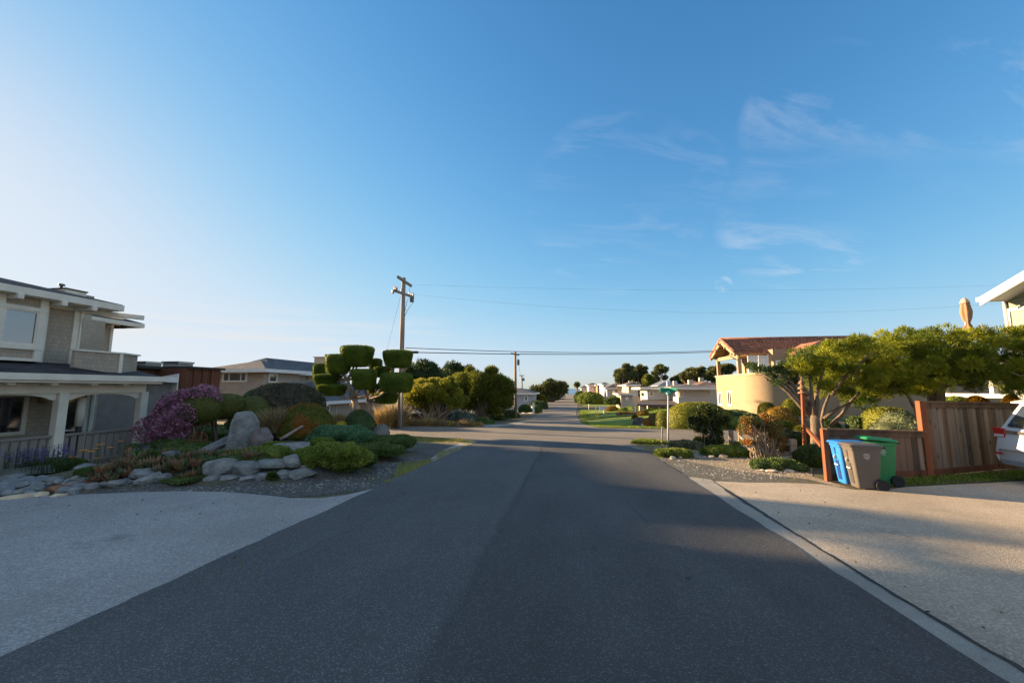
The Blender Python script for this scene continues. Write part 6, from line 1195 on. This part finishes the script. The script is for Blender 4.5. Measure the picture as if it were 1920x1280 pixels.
def fence(label, P, Q, zp, zq, name, post0=True, seed=1, pw=.18, sag=0):
    t = thing(name, label, 'fence', gp(P.x, P.y)); d = (Q - P); L_ = d.length; d.normalize(); nrm = Vector((d.y, -d.x, 0)); rr = random.Random(seed); x = .06; k = 0
    def at(s_): p = P + d * s_; z = zp + (zq - zp) * s_ / L_; return p, z
    while x < L_ - .05:
        p, z = at(x); p2, z2 = at(min(x + pw - .008, L_)); g0 = min(gz(p.x, p.y), gz(p2.x, p2.y)) + .14; o = nrm * rr.uniform(-.004, .004); th = nrm * -.02
        MB().prism([(p.x + o.x, p.y + o.y, g0), (p2.x + o.x, p2.y + o.y, g0), (p2.x + o.x, p2.y + o.y, z2 - .06), (p.x + o.x, p.y + o.y, z - .06)], th).build('board', rr.choice(PLK), t); x += pw
    p, z = at(0); p2, z2 = at(L_)
    MB().bar((p.x, p.y, z), (p2.x, p2.y, z2), .15, .035).build('cap_rail', CAPM, t); o = nrm * .022
    MB().bar((p.x + o.x, p.y + o.y, z - .075), (p2.x + o.x, p2.y + o.y, z2 - .075), .03, .11).build('top_trim', CAPM, t)
    MB().bar((p.x + o.x * .4, p.y + o.y * .4, gz(p.x, p.y) + .08), (p2.x + o.x * .4, p2.y + o.y * .4, gz(p2.x, p2.y) + .08), .03, .14).build('kick_board', KICK, t); return t
zA = onY(1546, 804, A.y).z; zB = onY(1738, 809, B.y).z; zT = onY(1735, 753, B.y).z; p_ = B + D_ * 2.9; zT2 = zT + (onY(1885, 755, p_.y).z - zT) * 7 / 2.9
lf = fence('low weathered board fence behind the three bins', A, B, zA, zB, 'board_fence', seed=3); tf = fence('tall board fence of knotty brown planks left of the white car', B, Cc, zT, zT2, 'board_fence', seed=8)
MB().bar((A.x, A.y, gz(A.x, A.y) - .1), (A.x, A.y, zA + .0), .10, .10, up=(0, 1, 0)).build('end_post', WOODR, lf, bevel=.006)
MB().bar((B.x, B.y, gz(B.x, B.y) - .1), (B.x, B.y, zT + .02), .13, .13, up=(0, 1, 0)).build('corner_post', WOODR, tf, bevel=.006)
# arbor post with brace and pagoda bird feeder
ar = thing('arbor_post', 'orange lit wooden post with diagonal brace left of the low fence', 'post', gp(*G2(1510, 872))); g = G(1510, 872); q = onY(1505, 738, g.y)
b = MB(); b.bar((g.x, g.y, g.z - .1), q, .075, .075, up=(0, 1, 0)); b.build('post', WOODR, ar, bevel=.005)
b = MB(); b.bar(onY(1507, 797, g.y - .03), onY(1541, 836, A.y + .15), .06, .07); b.build('brace', WOODR, ar)
pg = thing('bird_feeder', 'brown pagoda shaped bird feeder on top of the arbor post', 'bird feeder', q); FEED = mk('feeder_brown', (.22, .13, .08), .8, .3, 8, .2)
MB().lathe(q, [(.03, 0), (.13, .01), (.11, .05), (.055, .06), (.055, .12)], 4).build('lower_roof', FEED, pg); MB().lathe(q + Vector((0, 0, .12)), [(.05, 0), (.13, .01), (.09, .06), (.05, .07), (.05, .14)], 4).build('middle_roof', FEED, pg); MB().lathe(q + Vector((0, 0, .26)), [(.04, 0), (.10, .01), (.05, .08), (.012, .14), (.015, .18), (.002, .2)], 4).build('top_roof', FEED, pg)
# ------------------------------------------------------------------ bins
def plastic(n, c): return mk(n, c, .38, .10, 3, .06, 60, spec=.5)
TYRE = mk('black_rubber', (.02, .02, .022), .7, .2, 10, .1); STK = mk('bin_print', (.55, .56, .56), .6, .05, 10, 0); SHADOWM = mk('bin_handle_recess_shade', (.05, .05, .055), .6, .1, 6, 0)
def bin_(label, x, y, ang, mat, dark, hgt=1.0, open_=0, wheelr=.11, recess=None):
    """wheeled cart; local -Y is the front, handle and wheels at +Y"""
    z = gz(x, y) + .018; t = thing('wheelie_bin', label, 'bin', (x, y, z), 'wheeled bins by the low fence'); Rm = Matrix.Rotation(ang, 3, 'Z'); P = lambda a, b_, c_: Vector((x, y, z)) + Rm @ Vector((a, b_, c_)) * .86
    def ring(w0, d0, d1, zz, n=4, r=.05):
        pts = []
        for cx, cy, a0 in ((w0 - r, d1 - r, 0), (-w0 + r, d1 - r, 90), (-w0 + r, d0 + r, 180), (w0 - r, d0 + r, 270)):
            for k in range(n + 1): a = R(a0 + 90 * k / n); pts.append((cx + r * math.cos(a), cy + r * math.sin(a), zz))
        return pts
    rings = [ring(.165, -.20, .20, .02), ring(.17, -.205, .21, .06), ring(.215, -.29, .27, hgt * .86), ring(.222, -.30, .28, hgt * .865), ring(.226, -.31, .29, hgt * .93), ring(.222, -.30, .28, hgt * .94)]
    b = MB(); n = len(rings[0]); vs = [P(*q_) for r_ in rings for q_ in r_]; fs = [(i * n + k, i * n + (k + 1) % n, (i + 1) * n + (k + 1) % n, (i + 1) * n + k) for i in range(len(rings) - 1) for k in range(n)]; fs += [tuple(range(n))[::-1], tuple((len(rings) - 1) * n + k for k in range(n))]
    b.add(vs, fs); b.build('body', mat, t, bevel=.008)
    L1 = [ring(.24, -.345, .31, hgt * .935), ring(.245, -.35, .31, hgt * .955), ring(.228, -.33, .30, hgt * .985), ring(.17, -.24, .24, hgt * 1.005, r=.08)]
    if open_: 
        for r_ in L1:
            for i, q_ in enumerate(r_): r_[i] = (q_[0], q_[1], q_[2] + (.30 - q_[1]) * open_)
    b = MB(); vs = [P(*q_) for r_ in L1 for q_ in r_]; fs = [(i * n + k, i * n + (k + 1) % n, (i + 1) * n + (k + 1) % n, (i + 1) * n + k) for i in range(3) for k in range(n)] + [tuple(range(n))[::-1], tuple(3 * n + k for k in range(n))]
    b.add(vs, fs)
    for k in range(7): c_ = -.18 + k * .06; b.bar(P(c_, -.352, hgt * .935 + .65 * open_), P(c_, -.352, hgt * .965 + .65 * open_), .018, .012, up=(0, 1, 0))
    b.build('lid', mat, t, bevel=.006)
    MB().tube([P(-.22, .33, hgt * .93), P(.22, .33, hgt * .93)], .018, 8).build('handle', dark, t)
    b = MB(); 
    # recess shade painted as dark plates on the front, and the lifting bar
    def fr(zz): return -.205 + (-.29 + .205) * (zz - .06) / (hgt * .86 - .06)
    b.prism([P(-.06, fr(.10) - .004, .10), P(.06, fr(.10) - .004, .10), P(.06, fr(hgt * .55) - .004, hgt * .55), P(-.06, fr(hgt * .55) - .004, hgt * .55)], Rm @ Vector((0, -.006, 0))); b.prism([P(-.012, fr(hgt * .66) - .004, hgt * .68), P(.012, fr(hgt * .66) - .004, hgt * .68), P(.03, fr(hgt * .84) - .004, hgt * .84), P(-.03, fr(hgt * .84) - .004, hgt * .84)], Rm @ Vector((0, -.006, 0))); b.build('front_recess_shade', recess or dark, t)
    MB().tube([P(-.065, fr(hgt * .44) - .03, hgt * .44), P(.065, fr(hgt * .44) - .03, hgt * .44)], .013, 8).build('lift_bar', WHITE, t)
    b = MB(); b.lathe(P(0, fr(hgt * .62) - .012, hgt * .62), [(.0, 0), (.045, 0), (.045, .004), (.0, .004)], 14, ax='y'); b.build('round_sticker', STK, t)
    for s_ in (-1, 1):
        b = MB(); c_ = P(s_ * .215, .22, wheelr)
        pts = []; ax = Rm @ Vector((s_, 0, 0)); e1 = Rm @ Vector((0, 1, 0)); e2 = Vector((0, 0, 1))
        for off, rr_ in ((-.025, wheelr * .8), (-.022, wheelr), (.022, wheelr), (.025, wheelr * .8), (.012, wheelr * .62), (.015, .03)):
            for k in range(18): a = 2 * math.pi * k / 18; pts.append(c_ + ax * off + (e1 * math.cos(a) + e2 * math.sin(a)) * rr_)
        fs = [(i * 18 + k, i * 18 + (k + 1) % 18, (i + 1) * 18 + (k + 1) % 18, (i + 1) * 18 + k) for i in range(5) for k in range(18)] + [tuple(range(18))[::-1], tuple(5 * 18 + k for k in range(18))]
        b.add(pts, fs, True); b.build('wheel', TYRE, t)
    # side label: five short printed lines
    b = MB()
    def sd(zz): return .17 + (.215 - .17) * (zz - .06) / (hgt * .86 - .06)
    for k, (w_, o_) in enumerate(((.09, 0), (.13, 0), (.11, .01), (.12, 0), (.06, .01))):
        zz = hgt * (.78 - k * .028)
        for s_ in (-1, 1): b.prism([P(s_ * (sd(zz) + .003), -.02 + o_ - w_ / 2, zz), P(s_ * (sd(zz) + .003), -.02 + o_ + w_ / 2, zz), P(s_ * (sd(zz + .008) + .003), -.02 + o_ + w_ / 2, zz + .009), P(s_ * (sd(zz + .008) + .003), -.02 + o_ - w_ / 2, zz + .009)], Rm @ Vector((s_ * .002, 0, 0)))
    b.build('side_label', STK, t); return t
BL = plastic('bin_blue', (.02, .17, .52)); BR = plastic('bin_taupe', (.105, .09, .08)); GN = plastic('bin_green', (.01, .20, .065))
gb = Vector(G2(1640, 922)).to_3d() if False else Vector((*G2(1607, 920), 0)); ang0 = R(-97)
d_ = D_
bin_('taupe wheeled bin with closed lid nearest the driveway', 5.64, 8.76, ang0, BR, SHADOWM, .98)
bb_ = G2(1580, 910); bin_('bright blue wheeled bin left of the taupe bin', 5.66, 9.16, ang0 + .04, BL, plastic('bin_blue_dark', (.01, .04, .20)), .99)
gg_ = G2(1668, 905); bin_('green wheeled bin with lid ajar right of the taupe bin', 6.24, 9.24, ang0 + .06, GN, plastic('bin_green_dark', (.01, .10, .035)), 1.04, open_=.10)
# ------------------------------------------------------------------ garden behind the fence
for a in (('dark green box clipped shrub above the low fence', 1612, 782, 34, 15.5, DARKG, 822, 5, .03, 'clipped_shrub'), ('yellow topped rounded hedge above the low fence', 1662, 764, 74, 15.0, YELL, 822, 3, .03, 'hedge'), ('variegated leafy shrub just behind the low fence near the corner post', 1682, 780, 86, 13.2, foliage('variegated_leaf', (.06, .09, .04), (.30, .32, .20), .2), 830, 2.2, .2, 'bush'), ('orange flowered plant above the tall fence', 1835, 742, 26, 15.0, foliage('marigold', (.10, .10, .02), (.60, .30, .02), .2), 775, 2.2, .2, 'flowering_plant'), ('small orange flowered plant at the right end above the tall fence', 1897, 742, 22, 14.2, foliage('marigold', (.10, .10, .02), (.60, .30, .02), .2), 772, 2.2, .2, 'flowering_plant'), ('low green plants above the tall fence', 1780, 744, 60, 15.8, GCOV, 780, 2.2, .2, 'bush'), ('dark shrub below the bird feeder', 1552, 790, 40, 16.0, GCOV2, 830, 2.2, .2, 'bush')):
    shrub(a[0], a[1], a[2], a[3], a[4], a[5], a[9], 'shrub', n=6500, leaf=.0038 * a[4], amp=a[8], fr=1.0, e=a[7], out=.35 if a[8] < .1 else .9, low=.3, ybase=a[6], wd=.5 if a[8] < .1 else .45)
# patio umbrella, closed
u = onY(1808, 560, 14.6); b0 = onY(1812, 665, 14.6); t = thing('patio_umbrella', 'closed tan patio umbrella rising above the hedge like cypress', 'umbrella', b0); m = mpp(u.x, 14.6); CAN = mk('umbrella_tan', (.27, .165, .105), .9, .12, 5, .3)
vs = []; fs = []; prof2 = [(.02, 0), (4, -3), (6, -14), (7.5, -26), (6, -38), (3.2, -47), (6.5, -58), (8, -72)]; n = 24
for r_, z_ in prof2:
    for k in range(n): a = 2 * math.pi * k / n; q = r_ * m * (1 + .22 * math.cos(a * 6)); vs.append((u.x + q * math.cos(a), u.y + q * math.sin(a), u.z + z_ * m))
for i in range(len(prof2) - 1):
    for k in range(n): fs.append((i * n + k, i * n + (k + 1) % n, (i + 1) * n + (k + 1) % n, (i + 1) * n + k))
MB().add(vs, fs, True).build('canopy', CAN, t); MB().lathe((u.x, u.y, u.z - 9 * m), [(7.5 * m, 0), (5 * m, 7 * m), (3.2 * m, 8.5 * m), (2.4 * m, 10 * m)], 12, sm=False).build('cap', mk('umbrella_cap', (.42, .30, .22), .9, .1, 5, .2), t); MB().tube([b0 - Vector((0, 0, .6)), u], .025, 8).build('pole', GAL, t)
# ------------------------------------------------------------------ spreading cypress behind the fence
CY2 = foliage('golden_cypress_leaf', (.05, .09, .01), (.31, .33, .022), .35, ps=.9); CYD = foliage('shaded_cypress_leaf', (.02, .045, .018), (.085, .13, .03), .2, ps=1)  # one tree: sunlit leaf colour and a darker copy for shaded sprays
base = onY(1527, 835, 12.6); base.z = gz(base.x, 12.6); ct = thing('spreading_cypress', 'wide flat topped cypress with golden green foliage spreading behind the fence', 'tree', base)
rr = random.Random(21); C = []; Rr = []
tops = [(1500, 665), (1530, 655), (1560, 646), (1600, 636), (1640, 628), (1680, 622), (1720, 622), (1760, 617), (1800, 616), (1840, 612), (1880, 612), (1930, 608), (1990, 604)]; bots = [(1500, 724), (1530, 748), (1560, 760), (1600, 768), (1660, 758), (1700, 752), (1740, 742), (1800, 738), (1850, 738), (1920, 742), (1990, 745)]
def interp(T, x): return float(np.interp(x, [q[0] for q in T], [q[1] for q in T]))
for x in range(1498, 1990, 15):
    t0, b0_ = interp(tops, x) + 10 + rr.uniform(-5, 9), interp(bots, x) - 10 + rr.uniform(-10, 6); y = t0
    while y < b0_:
        if 1868 < x < 1912 and 655 < y < 700 and rr.random() < .7: y += 15; continue
        for _ in range(2 if rr.random() < .75 else 1):
            if rr.random() < .12: continue
            c = onY(x + rr.uniform(-9, 9), y + rr.uniform(-6, 6), 13.3 + rr.uniform(-.9, 1.6)); C.append(tuple(c)); Rr.append(rr.uniform(.10, .24))
        y += 16
C = np.array(C); Rr = np.array(Rr); far_ = C[:, 0] > onY(1712, 690, 13.4).x; CB, RB = C[far_], Rr[far_]; C, Rr = C[~far_], Rr[~far_]; loose('crown', C, Rr, 340, CY2, ct, .14, .018, .75, 31, .8, 1.1, rndb=.75)
C2 = []
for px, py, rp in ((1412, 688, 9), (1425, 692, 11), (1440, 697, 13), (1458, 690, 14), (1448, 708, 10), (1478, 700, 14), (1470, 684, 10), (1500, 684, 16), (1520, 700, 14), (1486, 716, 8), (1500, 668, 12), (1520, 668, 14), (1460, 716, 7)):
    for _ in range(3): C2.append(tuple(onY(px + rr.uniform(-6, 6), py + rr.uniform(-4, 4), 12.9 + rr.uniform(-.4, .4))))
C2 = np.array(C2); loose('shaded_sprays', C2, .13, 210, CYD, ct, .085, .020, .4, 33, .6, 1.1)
b = MB(); f0 = onY(1527, 778, 12.6); f1 = onY(1530, 806, 12.6)
b.tube([base, f1, f0], [.14, .125, .11], 10); l1 = onY(1522, 736, 12.6); l2 = onY(1531, 738, 12.7)
b.tube([f0, onY(1523, 758, 12.6), l1, onY(1518, 700, 12.7)], [.085, .06, .05, .03], 8); b.tube([f0, onY(1532, 758, 12.6), l2, onY(1545, 690, 13)], [.085, .065, .055, .03], 8)
for pts in (((1524, 785), (1500, 760), (1478, 735), (1450, 712), (1428, 700)), ((1522, 775), (1500, 745), (1478, 725), (1462, 700)), ((1520, 760), (1500, 738), (1480, 712), (1470, 690)), ((1515, 742), (1500, 720), (1492, 695))):
    n_ = len(pts); b.tube([onY(px, py, 12.65 + .04 * i) for i, (px, py) in enumerate(pts)], [.055 * (1 - .7 * i / n_) + .008 for i in range(n_)], 7)
for pts in (((1546, 812), (1540, 790), (1546, 762), (1555, 740)), ((1545, 785), (1570, 765), (1600, 752)), ((1556, 800), (1580, 775), (1596, 752), (1612, 735)), ((1560, 740), (1590, 700), (1640, 660))):
    n_ = len(pts); b.tube([onY(px, py, 13.0 + .05 * i) for i, (px, py) in enumerate(pts)], [.06 * (1 - .6 * i / n_) for i in range(n_)], 7)
b.build('trunk', mk('cypress_bark', (.13, .10, .075), .9, .4, 9, .6, 40, stretch=(1, 1, .3)), ct)
dk = onY(1755, 800, 14); dk.z = gz(dk.x, 14); fk = onY(1755, 735, 14); c2_ = thing('spreading_cypress', 'dark trunked cypress whose golden green crown fills the right edge above the tall fence', 'tree', dk); loose('crown', CB, RB, 340, CY2, c2_, .14, .018, .75, 37, .8, 1.1, rndb=.75); bA = b; b = MB()
b.tube([dk, fk, onY(1768, 700, 14), onY(1775, 665, 14)], [.24, .20, .16, .08], 10); b.tube([fk, onY(1735, 715, 14), onY(1700, 690, 13.8)], [.14, .10, .05], 8); b.tube([onY(1757, 720, 14), onY(1800, 700, 14), onY(1860, 690, 14)], [.10, .08, .04], 8); b.tube([onY(1720, 775, 13.2), onY(1705, 745, 13.2), onY(1690, 725, 13.3)], [.05, .04, .03], 7)
tw = b; b = MB()
for q in CB[::5]:
    p = Vector(tuple(q)) + Vector((0, -.2, 0)); d1 = Vector((rr.gauss(0, 1), rr.gauss(-.3, .4), rr.gauss(.3, .6))).normalized() * rr.uniform(.15, .4); b.tube([p, p + d1, p + d1 * 1.5 + Vector((0, 0, .08))], [.012, .009, .004], 4)
tag(b.build('twigs', PALEBARK, c2_), kind='stuff'); b = tw
limbs(b, fk, [tuple(q) for q in CB[::23][:9]], .035, 6, n=5); b.build('trunk', mk('cypress_bark', (.13, .10, .075), .9, .4, 9, .6, 40, stretch=(1, 1, .3)), c2_)
# ------------------------------------------------------------------ white car, tail towards the street
CARW = mk('car_white', (.62, .61, .60), .25, .02, 2, 0, spec=.6); CARK = mk('car_black_trim', (.02, .02, .022), .5, .1, 6, 0); TAILR = mk('tail_lamp_red', (.55, .02, .015), .2, .1, 20, 0, spec=.7); TAILW = mk('tail_lamp_clear', (.65, .63, .60), .2, .05, 20, 0, spec=.7); CHR = mk('chrome', (.6, .6, .6), .15, .02, 5, 0, metal=.9); CGL = glass('car_glass', (.03, .04, .06), .05)
CA = R(-8)                                # heading: nose away from the road
corner = Vector((9.42, 10.45, 0)); Rm = Matrix.Rotation(CA, 3, 'Z'); W2 = .93
ctr = corner - Rm @ Vector((0, W2 - .02, 0)); gz0 = gz(ctr.x + 1, ctr.y) + .02
car = thing('parked_car', 'white sport utility car parked tail out beside the tall board fence', 'car', (ctr.x + 2.3, ctr.y, gz0))
def CP(x, y, z): return Vector((ctr.x, ctr.y, gz0)) + Rm @ Vector((x, y, z))
# side profile stations: x, half width, z bottom, z belt, z roof, half width at roof
def loft(rows, name, mat, closed=True, parent=car):
    n = len(rows[0]); b = MB(); b.add([CP(*p) for r in rows for p in r], [(i * n + k, i * n + (k + 1) % n, (i + 1) * n + (k + 1) % n, (i + 1) * n + k) for i in range(len(rows) - 1) for k in range(n)] + [tuple(range(n)), tuple((len(rows) - 1) * n + k for k in range(n))[::-1]], True)
    o = b.build(name, mat, parent); s_ = o.modifiers.new('b', 'BEVEL'); s_.width = .025; s_.segments = 2; s_.limit_method = 'ANGLE'; s_.angle_limit = R(30); return o
def sec(x, hw, z0, z1, tw=None, lean=0, x2=None):
    tw = tw or hw * .97; x2 = x if x2 is None else x2
    return [(x, -hw * .93, z0), (x, hw * .93, z0), (x, hw, z0 + .12), (x, hw, (z0 + z1) / 2), (x2, tw, z1 - .04), (x2, tw - .06, z1), (x2, -tw + .06, z1), (x2, -tw, z1 - .04), (x, -hw, (z0 + z1) / 2), (x, -hw, z0 + .12)]
loft([sec(.02, W2 - .10, .34, .62), sec(-.06 + .02, W2 - .06, .36, .60), sec(.10, W2 - .01, .28, 1.06, x2=.08), sec(.35, W2, .24, 1.08), sec(1.0, W2 + .01, .22, 1.08), sec(3.2, W2 + .01, .22, 1.04), sec(4.1, W2, .24, .98), sec(4.6, W2 - .12, .30, .80)], 'body', CARW)
# cabin: hatch leaning forward
loft([[(.10, -.84, 1.02), (.10, .84, 1.02), (.40, .70, 1.58), (.40, -.70, 1.58)], [(.35, -.86, 1.04), (.35, .86, 1.04), (.55, .68, 1.68), (.55, -.68, 1.68)], [(1.5, -.88, 1.05), (1.5, .88, 1.05), (1.5, .69, 1.73), (1.5, -.69, 1.73)], [(2.9, -.87, 1.02), (2.9, .87, 1.02), (2.4, .67, 1.68), (2.4, -.67, 1.68)], [(3.5, -.84, 1.0), (3.5, .84, 1.0), (3.4, .80, 1.02), (3.4, -.80, 1.02)]], 'cabin', CARW)
b = MB()
b.prism([CP(.118, .70, 1.10), CP(.118, -.70, 1.10), CP(.352, -.60, 1.54), CP(.352, .60, 1.54)], Rm @ Vector((-.012, 0, 0)), False); gl = b.build('rear_window', CGL, car)
b = MB()
for s_ in (1, -1): b.prism([CP(.62, s_ * .872, 1.10), CP(2.9, s_ * .875, 1.08), CP(2.45, s_ * .715, 1.60), CP(.78, s_ * .715, 1.60)], Rm @ Vector((0, s_ * .006, 0)))
b.build('side_window', CGL, car)
MB().prism([CP(.20, .66, 1.60), CP(.20, -.66, 1.60), CP(.60, -.66, 1.70), CP(.60, .66, 1.70)], (0, 0, .03)).build('roof_spoiler', CARW, car)
b = MB(); b.bar(CP(.045, .74, .985), CP(.045, -.74, .985), .03, .07); b.build('tailgate_strip', CHR, car)
for s_ in (1, -1):
    b = MB(); b.prism([CP(.055, s_ * .66, .86), CP(.055, s_ * .93, .84), CP(.055, s_ * .955, 1.06), CP(.055, s_ * .66, 1.05)], Rm @ Vector((-.03, 0, 0))); b.prism([CP(.06, s_ * .945, .84), CP(.36, s_ * .948, .95), CP(.36, s_ * .948, 1.05), CP(.06, s_ * .958, 1.06)], Rm @ Vector((0, s_ * .012, 0))); tl = b.build('tail_lamp', TAILR, car, bevel=.01)
    MB().prism([CP(.02, s_ * .68, .87), CP(.02, s_ * .91, .86), CP(.02, s_ * .91, .92), CP(.02, s_ * .68, .93)], Rm @ Vector((-.008, 0, 0))).build('reversing_lamp', TAILW, tl)
    MB().prism([CP(-.045, s_ * .66, .50), CP(-.045, s_ * .84, .50), CP(-.045, s_ * .84, .54), CP(-.045, s_ * .66, .54)], Rm @ Vector((-.02, 0, 0))).build('reflector', TAILR, car)
MB().prism([CP(-.05, -.70, .30), CP(-.05, .70, .30), CP(-.05, .78, .40), CP(-.05, -.78, .40)], Rm @ Vector((.05, 0, 0))).build('bumper_skirt', mk('bumper_silver', (.28, .28, .28), .4, .1, 5, 0), car, bevel=.01)
MB().prism([CP(.05, -.26, .72), CP(.05, .26, .72), CP(.05, .26, .86), CP(.05, -.26, .86)], Rm @ Vector((-.02, 0, 0))).build('licence_plate', mk('plate_white', (.70, .70, .66), .5, .05, 5, 0), car)
b = MB(); 
for k in range(4): b.bar(CP(.052, .64 - k * .05, .735), CP(.052, .61 - k * .05, .735), .01, .025)
b.build('badge', CHR, car)
for wx in (.95, 3.75):
    for s_ in (1, -1):
        c_ = CP(wx, s_ * .83, .35); ax = Rm @ Vector((0, s_, 0)); e1 = Rm @ Vector((1, 0, 0)); e2 = Vector((0, 0, 1)); n = 28
        def ring3(pr): return [c_ + ax * o_ + (e1 * math.cos(2 * math.pi * k / n) + e2 * math.sin(2 * math.pi * k / n)) * r_ for o_, r_ in pr for k in range(n)]
        pr = [(-.11, .25), (-.11, .33), (-.08, .35), (.08, .35), (.11, .33), (.11, .24)]; w_ = MB().add(ring3(pr), [(i * n + k, i * n + (k + 1) % n, (i + 1) * n + (k + 1) % n, (i + 1) * n + k) for i in range(5) for k in range(n)], True).build('wheel', TYRE, car)
        pr = [(-.1, .24), (.10, .24), (.09, .21), (.06, .19), (.085, .05), (.085, .001)]; MB().add(ring3(pr), [(i * n + k, i * n + (k + 1) % n, (i + 1) * n + (k + 1) % n, (i + 1) * n + k) for i in range(5) for k in range(n)], True).build('rim', CHR, w_)
